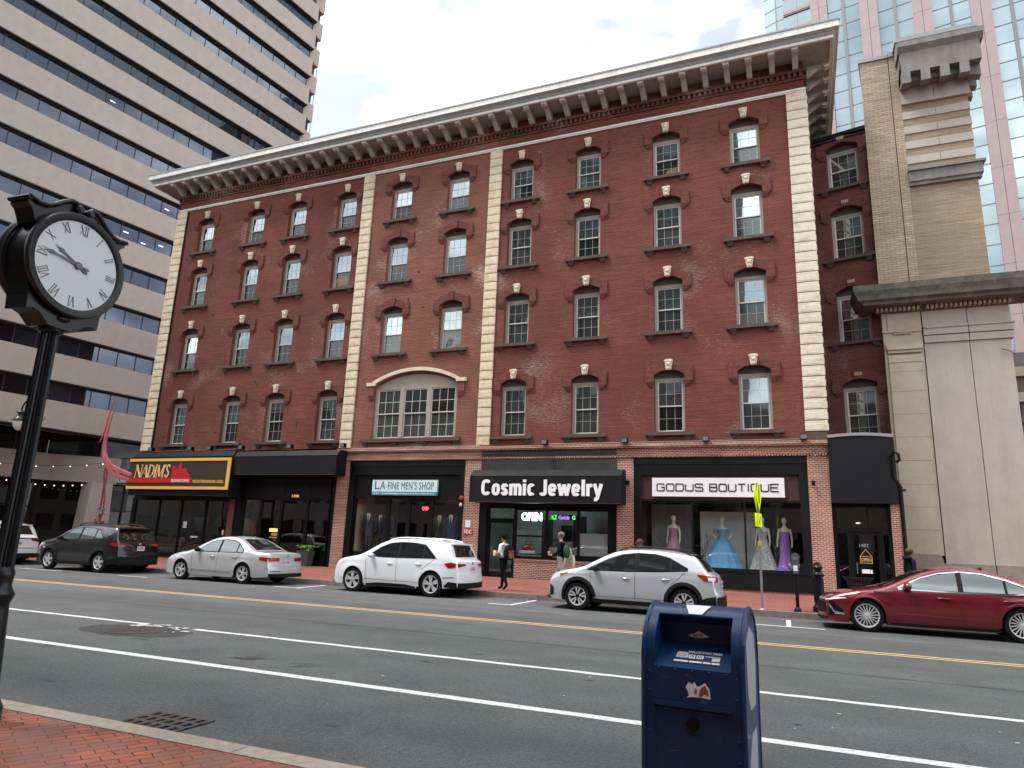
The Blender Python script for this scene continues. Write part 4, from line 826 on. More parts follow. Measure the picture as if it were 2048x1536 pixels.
# next building along, mostly outside the frame
NB = thing('side_building', 'brown stone shop building at the far right edge of the street', 'building', (0,0,0))
b = MB(); b.box(8.0,6.0,9.75,24,20,10.4); b.box(8.0,6.1,7.4,24,20,9.7,1); b.box(8.0,5.9,9.35,24,6.1,9.75,2); b.box(8.0,5.95,8.25,24,6.1,8.65,2); b.box(7.6,6.3,.1,24,20,7.4,1); b.build('wall', [M_limed, mat('brown_panel', (.13,.105,.09), .8, var=.2), M_limeb], NB)
b = MB(); b.box(8.2,6.22,1.0,24,6.28,7.0); b.build('shop_window', glass('sky_glass', refl=.5, base=(.1,.13,.16), tint=(.9,.97,1)), NB)
b = MB(); b.tube([(8.75,5.9,8.2),(8.7,5.85,7.2)], .05, 6); b.tube([(8.9,5.6,6.5),(8.66,5.6,6.55),(8.5,5.6,6.35)], .06, 6); b.build('lamp_bracket', M_blk2, NB)
# ================================================================== buildings across the street (behind the camera, seen in the windows)
def opposite(name, label, x0, x1, y0, y1, h, m, fl, ww, wm):
    t = thing(name, label, 'building', (0,0,0))
    b = MB(); b.box(x0,y0,.1,x1,y1,h); b.build('wall', m, t)
    b = MB(); n = int(h/fl)
    for k in range(n):
        z = 1.0+k*fl; x = x0+.5
        while x+ww < x1-.3: b.box(x,y1,z,x+ww,y1+.02,z+fl*.55); x += ww+.9
    struct(b.build('window', wm, t), 'stuff'); return t
M_opp1 = mat('dark_tower_stone', (.10,.095,.09), .8, var=.25, vscale=.4); M_opp2 = mat('grey_shop_stone', (.30,.28,.26), .8, var=.2, vscale=.4); M_oppg = glass('opposite_glass', refl=.12, base=(.02,.022,.024))
opposite('dark_tower', 'dark stone office tower across the street, seen only as a reflection', -31.6,-5.2,-62,-34.5,52,M_opp1,3.6,1.6,M_oppg)
opposite('low_shops', 'long grey stone shop row across the street, seen only as a reflection', -120,-31.6,-60,-34.5,18.4,M_opp2,4.2,2.2,M_oppg)
opposite('corner_shop', 'low pale stone corner shop across the street, seen only as a reflection', -5.2,45,-60,-34.5,14.2,M_opp2,4.4,2.4,M_oppg)
# ================================================================== awnings and shop signs
M_gold = mat('sign_gold', (.80,.46,.10), .5); M_signred = mat('sign_red', (.50,.012,.016), .45); M_letw = mat('letter_white', (.82,.82,.84), .5); M_signw = mat('sign_panel_white', (.78,.78,.80), .5, var=.03)
M_dkred = mat('sign_dark_olive', (.035,.024,.010), .5)
def awning(name, label, x0, x1, z0, z1, d, slope=.3, rib=1.1):
    t = thing(name, label, 'awning', (x0, 0, z0)); L = x1-x0; H = z1-z0
    b = MB(); b.q((0,-d,0),(L,-d,0),(L,-d,H-.28),(0,-d,H-.28)); b.q((0,-d,H-.28),(L,-d,H-.28),(L,-d+slope,H),(0,-d+slope,H)); b.q((0,-d+slope,H),(L,-d+slope,H),(L,-.17,H+.03),(0,-.17,H+.03))
    for x, f in ((0, 1), (L, 0)):
        P = [(x,-.17,0),(x,-d,0),(x,-d,H-.28),(x,-d+slope,H),(x,-.17,H+.03)]; b.q(*(P if not f else P[::-1]))
    b.q((0,-.17,0),(L,-.17,0),(L,-d,0),(0,-d,0)); b.build('cover', M_awn, t)
    b = MB(); x = rib
    while x < L-.2: b.tube([(x,-d-.001,H-.29),(x,-d+slope,H+.004),(x,-.2,H+.034)], .012, 5); x += rib
    b.tube([(0,-d,0),(L,-d,0)], .018, 6); b.tube([(0,-d,H-.28),(L,-d,H-.28)], .012, 6); b.build('frame', M_awn, t); return t
aw = awning('awning', 'long black box awning carrying the yellow framed restaurant sign', -34.28, -27.08, 3.40, 5.76, 1.0, .18)
awning('awning', 'plain black box awning over the restaurant door, next to the brick pier', -27.06, -20.6, 4.50, 5.72, .95, .2, 1.6)
ac = awning('awning', 'black awning with large white letters over the jewellery shop', -13.38, -6.62, 3.30, 4.70, 1.0, .32, 1.12)
def cosmic(b, x0, z0, h, wt):
    """heavy condensed grotesque letters drawn as strokes; returns nothing"""
    def loop(cx, cz, rx, rz, a0, a1, n=22):
        P = []
        for k in range(n+1):
            a = R(a0+(a1-a0)*k/n); c, s_ = math.cos(a), math.sin(a); P.append((cx+rx*math.copysign(abs(c)**.72, c), cz+rz*math.copysign(abs(s_)**.72, s_)))
        return P
    X = .74; t = wt/h; m = t/2; st = lambda P: b.ribbon([(x+u*h, z0+v*h) for u, v in P], wt, -1.001, .03); x = x0; ov = .012
    for ch in 'Cosmic Jewelry':
        if ch == ' ': x += .20*h; continue
        if ch == 'C': w = .62; st(loop(w/2, .5, w/2-m, .5-m+ov, 38, 322))
        elif ch == 'o': w = .52; st(loop(w/2, X/2, w/2-m, X/2-m+ov, 0, 180)); st(loop(w/2, X/2, w/2-m, X/2-m+ov, 180, 360))
        elif ch == 'c': w = .48; st(loop(w/2+.01, X/2, w/2-m, X/2-m+ov, 42, 318))
        elif ch == 'e': w = .52; st(loop(w/2, X/2, w/2-m, X/2-m+ov, 4, 318)); st([(m, X*.47), (w-m*.6, X*.47)])
        elif ch == 's': w = .46; st([(w-m,X*.72),(w-m-.02,X-m-.03),(w*.62,X-m+.005),(w*.36,X-m+.005),(m+.01,X-m-.06),(m+.02,X*.60),(w*.5,X*.5),(w-m-.02,X*.38),(w-m-.01,m+.06),(w*.64,m-.005),(w*.36,m-.005),(m+.02,m+.04),(m,X*.29)])
        elif ch == 'm':
            w = .78
            for k in range(3): u = m+k*(w-t)/2; st([(u, 0), (u, X*(.98 if k == 0 else .66))])
            for k in range(2): u = m+k*(w-t)/2; st(loop(u+(w-t)/4, X*.62, (w-t)/4, X*.38-m+.01, 180, 0, 12))
        elif ch == 'i': w = t; st([(m, 0), (m, X)]); st([(m, .84), (m, 1.0)])
        elif ch == 'J': w = .46; st([(w-m, 1.0), (w-m, .24)]+loop(w/2, .24, w/2-m, .24-m+ov, 0, -165, 12)[1:])
        elif ch == 'w':
            w = .74; Pw = [(.06,X),(.21,.02),(.37,X*.94),(.53,.02),(.68,X)]
            for a, c in zip(Pw[:-1], Pw[1:]): st([a, c])
        elif ch == 'l': w = t; st([(m, 0), (m, 1.0)])
        elif ch == 'r': w = .34; st([(m, 0), (m, X)]); st([(m, X*.62), (m+.04, X*.82), (w*.62, X-m), (w+.01, X-m+.01)])
        elif ch == 'y': w = .52; st([(.06, X), (w/2+.01, .03)]); st([(w-.06, X), (w/2-.03, -.13), (w*.30, -.20), (.05, -.19)])
        x += (w+.072)*h
    return x-.072*h
_b = MB(); _e = cosmic(_b, 0, 0, .67, .135); _k = 5.41/_e; _b.v = [(.58+p[0]*_k, p[1]-.003, .29+p[2]) for p in _b.v]; _b.build('lettering', M_letw, ac)
# restaurant sign board
t = thing('restaurant_sign', 'black restaurant sign with yellow border, red skyline and italic name', 'sign', (-34.3,-1.03,0))
X = lambda x: x+34.3
b = MB(); b.box(-.06,-.05,3.72,X(-27.1),.02,5.36); b.build('board', M_dkred, t)
b = MB(); b.box(-.08,-.10,5.22,X(-27.07),-.045,5.37); b.box(-.08,-.10,3.72,X(-27.07),-.045,3.87); b.box(X(-27.27),-.099,3.87,X(-27.07),-.046,5.22); b.build('border', M_gold, t)
b = MB(); b.box(-.1,-.09,4.06,X(-31.13),-.051,4.33); b.box(X(-31.13),-.088,4.05,X(-29.62),-.051,4.30)
b.prism([(X(a), z) for a, z in [(-31.12,4.301),(-31.1,4.55),(-31.1,4.82),(-31.08,4.97),(-30.87,4.97),(-30.85,4.82),(-30.78,4.79),(-30.72,4.8),(-30.66,5.0),(-30.63,5.07),(-30.52,5.12),(-30.46,5.03),(-30.44,4.82),(-30.3,4.78),(-30.26,4.86),(-30.2,4.81),(-30.1,4.81),(-30.02,4.6),(-29.94,4.56),(-29.86,4.5),(-29.74,4.301)]], -.089, -.051)
b.build('skyline', M_signred, t)
b = MB(); h = .67
def glyph(ch, x, w):
    z = 4.36; k = lambda u, v: (x+u*w+(v)*.10, z+v*h); S = lambda p, wd: b.ribbon([k(*q) for q in p], wd if isinstance(wd, tuple) else wd*.8, -.05, .03)
    sf = lambda u, v, s=.13: S([(u-s,v),(u+s,v)], .035)
    if ch == 'N': S([(.12,0),(.12,1)], .05); S([(.1,.98),(.86,.02)], .14); S([(.88,0),(.88,1)], .05); sf(.12,0); sf(.1,1,.14); sf(.88,1)
    if ch == 'A': S([(.06,0),(.5,1)], .05); S([(.5,1),(.94,0)], .13); S([(.22,.34),(.74,.34)], .04); sf(.06,0); sf(.94,0)
    if ch == 'D': S([(.16,0),(.16,1)], .12); S([(.1,.98),(.45,.97),(.72,.85),(.88,.6),(.88,.4),(.72,.15),(.45,.03),(.1,.02)], .075); S([(.80,.75),(.88,.5),(.80,.25)], .11)
    if ch == 'I': S([(.5,0),(.5,1)], .12); sf(.5,0,.4); sf(.5,1,.4)
    if ch == 'M': S([(.1,0),(.14,1)], .05); S([(.14,.98),(.5,.05)], .13); S([(.5,.05),(.84,1)], .05); S([(.87,0),(.85,1)], .12); sf(.1,0,.1); sf(.88,0,.12)
    if ch == "'": S([(.5,1.02),(.4,.78)], (.09,.03))
    if ch == 'S': S([(.86,.8),(.7,.95),(.45,.98),(.2,.86),(.2,.68),(.45,.54),(.7,.42),(.84,.26),(.7,.07),(.45,.02),(.2,.08),(.1,.24)], .09)
x = X(-33.93)
for ch, w in (('N',.56),('A',.52),('D',.52),('I',.2),('M',.6),("'",.12),('S',.34)): glyph(ch, x, w*.93); x += w*.9
b.build('lettering', mat('letter_peach', (.82,.52,.24), .5), t)
text('lettering', 'DOWNTOWN', 1.25, .15, M_letw, t, (X(-31.05),-.09,4.10), .012, .01); text('lettering', 'MEDITERRANEAN GRILL', 2.15, .16, mat('letter_yellow', (.75,.5,.08), .5), t, (X(-29.56),-.052,4.06), .012, .008)
# men's shop sign
M_teal = mat('sign_teal', (.03,.29,.32), .5); M_ink = mat('sign_ink_teal', (.02,.14,.18), .5)
t = thing('shop_sign', "pale sign with teal lettering above the men's shop door", 'sign', (-19.03,-.02,3.61))
b = MB(); b.box(0,-.06,.17,3.53,.07,.735); b.build('board', mat('sign_pale_blue', (.60,.76,.78), .5, var=.05), t); b = MB(); b.box(0,-.064,0,3.53,.07,.168); b.build('strip', M_teal, t)
b = MB(); b.box(.0,-.065,.72,3.53,-.061,.735); b.box(0,-.067,.0,3.53,-.065,.012); b.build('edge', M_mull, t)
text('lettering', 'L', .24, .38, M_ink, t, (.15,-.061,.28), .006, .006); text('lettering', 'A', .30, .38, M_ink, t, (.44,-.061,.28), .006); text('lettering', "FINE MEN'S SHOP", 2.48, .36, M_ink, t, (.88,-.061,.27), .008, .0, space=1.1)
b = MB(); b.ribbon([(.33,.26),(.42,.34),(.36,.42),(.32,.30),(.44,.22),(.5,.28)], .022, -.061, .005); b.build('flourish', mat('sign_silver', (.45,.45,.45), .4), t)
b = MB(); rr = random.Random(5); x = .12
while x < 3.4:                                     # the strip's small print, too fine to read
    w = rr.uniform(.03,.09)
    if x+w < 3.42 and not .42 < x < .52: b.box(x,-.067,.05,x+w,-.0645,.05+rr.uniform(.05,.075))
    x += w+rr.choice((.015,.015,.05))
b.build('small_print', mat('print_pale', (.42,.62,.65), .5), t)
# boutique sign: wide squared capitals
t = thing('shop_sign', 'long white sign with wide black capitals above the boutique window', 'sign', (-5.57,.07,3.69))
b = MB(); b.box(0,-.10,0,5.04,-.003,.745); b.build('board', M_signw, t)
b = MB(); LT = {'G': [[(1,.82),(.88,1),(.12,1),(0,.85),(0,.15),(.12,0),(.88,0),(1,.15),(1,.5),(.55,.5)]], 'O': [[(.5,1),(.12,1),(0,.85),(0,.15),(.12,0),(.88,0),(1,.15),(1,.85),(.88,1),(.5,1)]],
  'D': [[(.5,1),(0,1),(0,0),(.85,0),(1,.18),(1,.82),(.85,1),(.5,1)]], 'U': [[(0,1),(0,.15),(.12,0),(.88,0),(1,.15),(1,1)]], 'S': [[(1,.8),(.9,1),(.1,1),(0,.86),(0,.64),(.1,.52),(.9,.48),(1,.36),(1,.14),(.9,0),(.1,0),(0,.2)]],
  'B': [[(.5,1),(0,1),(0,0),(.88,0),(1,.13),(1,.4),(.9,.52),(0,.52)],[(.9,.52),(.96,.62),(.96,.88),(.86,1),(.5,1)]], 'T': [[(0,1),(1,1)],[(.5,1),(.5,0)]], 'I': [[(.5,0),(.5,1)]],
  'Q': [[(.5,1),(.12,1),(0,.85),(0,.15),(.12,0),(.88,0),(1,.15),(1,.85),(.88,1),(.5,1)],[(.62,.3),(.9,-.12)]], 'E': [[(1,1),(0,1),(0,0),(1,0)],[(0,.52),(.9,.52)]]}
def sq(word, x, w, gap, h=.275, z=.225):
    for ch in word:
        ww = .05 if ch == 'I' else w
        for p in LT[ch]: b.ribbon([(x+u*ww, z+v*h) for u, v in p], .042, -.10, .012)
        x += ww+gap
sq('GODUS', .20, .295, .085); sq('BOUTIQUE', 2.28, .275, .082)
b.build('lettering', mat('letter_black', (.01,.01,.012), .4), t)
# fire department plate, alarm bell and plaque on the second pier
t = thing('fire_sign', 'small red FDC plate on the brick pier beside the jewellery shop', 'sign', (-14.02,-.065,1.92)); b = MB(); b.box(0,-.02,0,.45,0,.22); b.build('plate', mat('plate_red', (.55,.05,.06), .5), t); text('lettering', 'FDC', .36, .16, M_letw, t, (.045,-.021,.03), .004, .012)
t = thing('alarm_bell', 'red fire alarm bell with a white strobe on the brick pier', 'alarm bell', (-14.2,-.06,3.2)); MB().lathe([(.03,-.11),(.09,-.09),(.105,-.04),(.105,0)], (0,0,.32), 16, 'y').build('bell', mat('bell_red', (.42,.04,.06), .35), t, 40); b = MB(); b.box(-.045,-.1,-.06,.045,0,.1); b.ball((0,-.1,0), .045, 8); b.build('strobe', M_signw, t)
b = MB(); b.box(-13.95,-.085,2.22,-13.69,-.061,2.54); b.build('plaque', M_signw, BLD)
# floodlights and conduit along the shop cornice
def flood(x, y, z, mount):
    b = MB(); b.box(-.13,-.12,-.08,.13,.10,.12); b.box(-.11,-.125,-.06,.11,-.12,.10,1); b.tube([(0,.1,0),(0,mount,-.12)], .02, 6); b.build('floodlight', [M_blk2, M_mull], BLD, loc=(x, y, z))
for x in (-10.18,-6.64,-3.36,.24): flood(x, -.32, 5.93, .2)
for x in (-33.55,-30.59,-29.2,-27.03,-23.84,-20.6): flood(x, -.55, 5.95, .3)
b = MB(); b.tube([(-20.4,-.16,5.87),(-16,-.16,5.88),(-13.4,-.16,5.88)], .018, 6); b.tube([(-10.2,-.15,5.9),(-6.6,-.15,5.9),(-3.3,-.15,5.9),(.2,-.15,5.9)], .018, 6); b.tube([(-34,-.3,5.88),(-31.5,-.36,5.9),(-30.2,-.3,5.92),(-28.7,-.34,5.88),(-27.5,-.28,5.95),(-26.8,-.34,5.84)], .016, 6); b.build('conduit', M_mull, BLD)
for x in (-6.54,.49):
    b = MB(); b.lathe([(.06,-.08),(.075,.08)], (0,-.14,0), 10); b.box(-.04,-.1,-.05,.04,0,.05); b.build('wall_light', M_blk2, BLD, loc=(x,-.06,4.22))
# ================================================================== window displays
M_skin = mat('mannequin_cream', (.74,.69,.6), .45)
def mannequin(x, y, z0, s, armtype):
    b = MB(); E = lambda c, rx, ry: [(c[0]+rx*math.cos(2*PI*k/16), c[1]+ry*math.sin(2*PI*k/16), c[2]) for k in range(16)]
    b.grid([E((0,0,1.0),.15,.11), E((0,0,1.10),.125,.095), E((0,0,1.22),.15,.11), E((0,0,1.33),.165,.115), E((0,0,1.42),.155,.09), E((0,.01,1.475),.08,.065), E((0,.01,1.53),.05,.05), E((0,.0,1.58),.052,.055), E((0,-.01,1.63),.075,.09), E((0,-.01,1.70),.085,.105), E((0,-.005,1.76),.075,.095), E((0,0,1.805),.03,.04)], closed=True)
    for sx in (-1, 1):
        if armtype == 'hip': P = [(sx*.16,0,1.42),(sx*.24,.02,1.27),(sx*.31,.0,1.14),(sx*.25,-.08,1.06),(sx*.19,-.1,1.02)]
        else: P = [(sx*.16,0,1.42),(sx*.205,.01,1.28),(sx*.225,.01,1.13),(sx*.235,-.03,.98),(sx*.235,-.06,.88),(sx*.23,-.08,.80)]
        b.tube(P, [.05,.042,.036,.03,.026,.02][:len(P)], 8)
    return b.xf(Matrix.Diagonal((s,s,s,1)))
def gown(prof, folds, amp, s, ph=0.0):
    b = MB(); rows = []; n = 48
    for r, z, dep in prof:
        f = min(1, max(0, (1.02-z)/.6)); rows.append([((r*(1+amp*f*math.sin(folds*a+ph)+.4*amp*f*math.sin(2.3*folds*a+1)))*math.cos(a)*s, (r*dep*(1+amp*f*math.sin(folds*a+ph)))*math.sin(a)*s, z*s) for a in [2*PI*k/n for k in range(n)]])
    return b.grid(rows, closed=True)
DR = [(-4.86,'mannequin in a dusty mauve strapless gown, leftmost in the boutique window', (.38,.20,.28), 'down', [(.44,0,1),(.40,.1,1),(.30,.5,1),(.20,.85,.9),(.145,1.03,.8),(.13,1.1,.8),(.158,1.22,.76),(.172,1.31,.76),(.166,1.345,.72)], 11, .09, None),
      (-2.97,'mannequin in a wide sky blue ball gown with off shoulder sleeves', (.15,.36,.64), 'hip', [(.66,0,.8),(.62,.12,.8),(.55,.3,.8),(.42,.62,.85),(.25,.92,.9),(.135,1.08,.8),(.14,1.16,.78),(.165,1.27,.76),(.175,1.34,.74),(.16,1.36,.7)], 13, .07, 1),
      (-1.43,'mannequin in a silver grey patterned A line gown behind the yellow sign pole', (.48,.46,.45), 'down', [(.47,0,.85),(.42,.12,.85),(.30,.5,.85),(.19,.9,.85),(.14,1.06,.8),(.135,1.12,.8),(.16,1.25,.76),(.168,1.32,.74)], 9, .06, 2),
      (-.63,'mannequin in a fitted purple satin gown, rightmost in the boutique window', (.33,.15,.50), 'down', [(.33,0,.9),(.28,.1,.9),(.2,.4,.9),(.19,.7,.85),(.185,.9,.8),(.16,1.02,.78),(.135,1.12,.78),(.16,1.25,.76),(.168,1.32,.74)], 7, .06, 3)]
for x, lab, c, arm, prof, fo, am, kd in DR:
    s = 1.12; t = thing('mannequin', lab, 'mannequin', (x,.98 if kd == 1 else .78,.955), R(-8 if kd != 1 else 4), 'mannequins in the boutique window')
    mannequin(0,0,0,s,arm).build('figure', M_skin, t, 60)
    if kd == 2:
        m = mat('gown_patterned', c, .6, var=.65, vscale=16, stain=(.06,.055,.06), sscale=12, samt=.9)
    else: m = mat('gown_'+('mauve' if kd is None else 'blue' if kd == 1 else 'purple'), c, .42 if kd == 3 else .7, var=.12, vscale=4)
    g = gown(prof, fo, am, s)
    if kd == 1:
        for sx in (-1, 1): g.tube([(sx*.15*s,-.02,1.36*s),(sx*.235*s,0,1.30*s),(sx*.26*s,.0,1.22*s)], [.05,.085,.07], 8)
    if kd == 3:
        for k in range(7): g.tube([((-.15+.01*k)*s,-.13*s,(1.12-.07*k)*s),(.0,-.165*s,(1.06-.075*k)*s),(.14*s,-.13*s,(.98-.06*k)*s)], .012, 5)
        for sx in (-1, 1): g.tube([(sx*.10*s,-.11*s,1.32*s),(sx*.09*s,-.03*s,1.46*s)], .008, 5)
    g.build('gown', m, t, 60)
def bare_tree(x, y, h, seed, lab, m):
    r = random.Random(seed); b = MB()
    def br(p, d, L, rad, lv):
        q = p+d*L; b.tube([p, p+d*L*.5+Vector((r.uniform(-.02,.02),r.uniform(-.02,.02),0)), q], [rad, rad*.85, rad*.6], 5)
        if lv:
            for k in range(3): br(p+d*L*r.uniform(.5,1), (d+Vector((r.uniform(-.9,.9), r.uniform(-.5,.5), r.uniform(-.05,.6)))).normalized(), L*.62, rad*.6, lv-1)
    br(Vector((0,0,0)), Vector((0,0,1)), h*.42, .014, 3); t = thing('display_tree', lab, 'display tree', (x,y,.955)); b.build('branches', m, t)
    MB().lathe([(.12,0),(.12,.03),(.02,.05)], n=14).build('base', M_blk2, t)
M_twig = mat('twig_white', (.42,.40,.36), .7)
bare_tree(-5.35,1.0,2.0,4,'pale bare display tree left of the mauve gown', M_twig); bare_tree(-1.0,1.3,2.2,9,'pale bare display tree between the patterned and purple gowns', M_twig)
bare_tree(-3.75,1.1,1.8,6,'dark bare display tree left of the blue gown', M_blk2)
t = thing('flower_arrangement', 'white artificial flowers at the hem of the purple gown', 'flowers', (-.45,.5,.955)); b = MB(); r = random.Random(2)
for k in range(16): b.ball((r.uniform(-.3,.3), r.uniform(-.1,.1), .05+r.random()*.28), r.uniform(.025,.05), 7)
b.build('blossoms', M_letw, t); b = MB()
for k in range(9): b.tube([(r.uniform(-.05,.05),0,0),(r.uniform(-.25,.25),r.uniform(-.08,.08),.3)], .006, 4)
b.build('stems', mat('stem_green', (.05,.09,.03), .7), t)
# suits in the men's shop
def suit(x, y, z, c, tie, lab, s=1.0, rz=0.0):
    t = thing('suit_form', lab, 'suit form', (x,y,z), rz, "dressed forms in the men's shop window"); m = mat('suit_cloth', c, .85, var=.12, vscale=20)
    E = lambda cz, rx, ry: [(rx*math.cos(2*PI*k/18), ry*math.sin(2*PI*k/18), cz) for k in range(18)]
    b = MB(); b.grid([E(.55,.20,.14), E(.62,.215,.15), E(.82,.185,.135), E(1.05,.215,.15), E(1.2,.225,.14), E(1.30,.19,.115), E(1.36,.10,.08)], closed=True)
    for sx in (-1, 1): b.tube([(sx*.20,0,1.28),(sx*.255,0,1.15),(sx*.27,0,.9),(sx*.265,-.05,.66)], [.075,.075,.062,.05], 10)
    for sx in (-1, 1): b.prism([(sx*.01,.92),(sx*.09,1.27),(sx*.135,1.17),(sx*.10,1.12)], -.165, -.14)
    b.build('jacket', m, t, 50)
    MB().prism([(0,.93),(.075,1.3),(.05,1.37),(-.05,1.37),(-.075,1.3)], -.150, -.11).build('shirt', M_letw, t); MB().prism([(0,.95),(.03,1.02),(.02,1.28),(-.02,1.28),(-.03,1.02)], -.158, -.1501).build('tie', mat('tie_silk', tie, .5), t)
    b = MB()
    for sx in (-1, 1): b.tube([(sx*.09,0,.6),(sx*.095,0,.3),(sx*.1,-.01,.02)], [.10,.085,.075], 10)
    b.build('trousers', m, t, 50); b = MB(); b.lathe([(.05,1.34),(.05,1.40),(.01,1.43)], n=12); b.build('neck_cap', M_brown, t)
    for ch in [t]: ch.scale = (s,s,s)
suit(-15.62,.75,.95,(.055,.06,.055),(.3,.34,.2),"charcoal suit with a pale tie on a form right of the shop door",1.32); suit(-15.02,.75,.95,(.025,.05,.13),(.03,.06,.2),"navy blue suit with a blue tie, rightmost form in the men's shop",1.34)
suit(-19.5,.7,.95,(.05,.05,.06),(.1,.1,.12),"grey suit form at the left edge of the men's shop window",1.33); suit(-18.95,.9,.95,(.09,.075,.055),(.2,.15,.1),"brown suit form between the grey and blue suits",1.28); suit(-18.5,.7,.95,(.03,.035,.07),(.2,.2,.22),"dark blue suit form left of the men's shop door",1.3)
b = MB(); b.box(-20.1,.25,.5,-18.1,1.4,.95); b.box(-15.9,.25,.5,-14.35,1.4,.95); b.build('window_stage', M_intd, BLD)
t = thing('clothes_rack', "rack of dark jackets at the back of the men's shop", 'clothes rack', (-17.3,3.2,.2)); b = MB(); b.tube([(-.8,0,0),(-.8,0,2.2),(.8,0,2.2),(.8,0,0)], .02, 6); b.build('rail', M_mull, t); b = MB(); r = random.Random(8)
for k in range(14): xx = -.7+k*.105; b.prism([(xx,1.2),(xx+.07,1.2),(xx+.06,2.1),(xx+.01,2.1)], -.25, .25)
b.build('jackets', M_intd, t)
# neon and led signs
def neon(name, lab, s, w, h, loc, col, st, d=.02, bold=.0):
    m = mat('neon', col, .4, emit=col, estr=st); o = text(name, s, w, h, m, None, loc, d, bold); tag(o, lab, 'neon sign'); return o
neon('neon_sign', 'lit white OPEN neon in the jewellery shop window', 'OPEN', .93, .34, (-11.3,.09,2.59), (.62,.95,1.0), 3.0, .03, .03)
neon('neon_sign', "small red lit OPEN neon inside the men's shop door", 'OPEN', .38, .16, (-16.36,.2,2.95), (1.0,.05,.06), 1.6)
t = thing('led_sign', 'coloured scrolling LED letters behind the jewellery shop glass', 'led sign', (-9.98,.2,2.66)); b = MB(); b.box(0,0,0,1.15,.04,.22); b.build('panel', M_blk2, t)
for s, w, x, c in (('ILZ',.24,.03,(.1,.75,.15)),('Goldz',.5,.34,(.35,.15,.7)),('G',.14,.95,(.1,.75,.15))): text('letters', s, w, .17, mat('led', c, .5, emit=c, estr=.8), t, (x,-.001,.02), .006, .01)
t = thing('handbag', 'shiny red handbag with long handles displayed in the jewellery shop window', 'handbag', (-11.05,.32,1.33)); b = MB(); rows = []
for z, w, d in ((0,.22,.07),(.06,.31,.09),(.14,.29,.08),(.22,.2,.05),(.27,.14,.02)): rows.append([(w*math.cos(2*PI*k/20), d*math.sin(2*PI*k/20), z) for k in range(20)])
b.grid(rows, closed=True); b.build('body', mat('patent_red', (.30,.015,.025), .18, coat=.8), t, 60); MB().tube([(-.15,0,.24),(-.08,0,.42),(0,0,.52),(.08,0,.42),(.15,0,.24)], .012, 6).build('handle', M_signred, t)
b = MB(); b.box(-11.4,.18,1.2,-10.7,.5,1.328); b.build('display_shelf', M_letw, BLD)
b = MB(); b.box(-10.05,.25,1.2,-8.75,.9,1.5); b.box(-9.7,.5,1.5,-9.1,.8,1.75); b.build('display_shelf', M_lime, BLD)
# corner door signs
t = thing('open_sign', 'black hanging board reading OPEN inside the corner door', 'sign', (1.88,.155,1.37)); b = MB(); b.box(0,-.015,0,.42,0,.27); b.build('board', M_blk2, t); b = MB()
for p in ([(.02,.02),(.40,.02),(.40,.25),(.02,.25),(.02,.02)], [(.03,.27),(.21,.50),(.39,.27)]): b.ribbon(p, .014, -.016, .003)
b.build('outline', M_gold, t); text('lettering', 'OPEN', .32, .12, mat('letter_buff', (.6,.55,.35), .5), t, (.05,-.016,.075), .003, .01)
b = MB(); b.box(1.93,.152,1.03,2.2,.158,1.17); b.box(2.21,.152,1.03,2.27,.158,1.16); b.build('sticker', M_signw, BLD); text('street_number', '1402', .3, .12, mat('figures_grey', (.4,.4,.38), .5), BLD, (1.9,.165,1.95), .003)
MB().ball((1.98,1.2,2.85), (.09,.05,.035), 8).build('ceiling_lamp', M_lampw, BLD)
# restaurant window dressing
t = thing('window_poster', 'yellow and grey food poster in the restaurant window beside the door', 'poster', (-26.8,.045,1.0)); b = MB(); b.box(0,0,0,.95,.01,2.35); b.build('sheet', mat('poster_grey', (.12,.115,.105), .6, var=.6, vscale=2.2), t)
b = MB(); b.prism([(0,0),(.9,0),(.9,.25),(.12,.35),(.06,.2),(0,.35)], -.004, -.001); b.prism([(.02,.36),(.02,1.6),(.3,1.1),(.45,.95),(.5,.55),(.3,.35)], -.004, -.001); b.build('print', mat('poster_yellow', (.34,.24,.05), .6, var=.3, vscale=4), t)
b = MB()
for (x, z, r) in ((.3,.72,.17),(.55,.98,.2),(.68,.7,.18)): b.lathe([(r,-.009),(r*.6,-.012),(.001,-.012)], (x,0,z), 18, 'y')
b.build('picture', mat('poster_food', (.2,.06,.03), .6, var=.6, vscale=9), t)
t = thing('menu_light', 'glowing orange menu display behind the restaurant glass', 'lit menu', (-25.4,.4,1.6)); b = MB(); b.box(0,0,.12,.75,.05,.28); b.build('upper_strip', mat('menu_orange', (1,.45,.12), .5, emit=(1,.4,.1), estr=1.6), t); b = MB(); b.box(.05,0,-.2,.7,.05,-.14); b.box(.15,0,-.08,.6,.05,.06); b.build('lower_strip', mat('menu_brown', (.4,.2,.06), .5, emit=(.8,.35,.1), estr=.3), t)
for (x, z, w, h) in ((-31.0,1.75,.26,.34),(-28.2,1.45,.12,.26),(-30.35,1.25,.5,.09)): MB().box(x,.022,z,x+w,.026,z+h).build('sticker', M_signw, BLD)
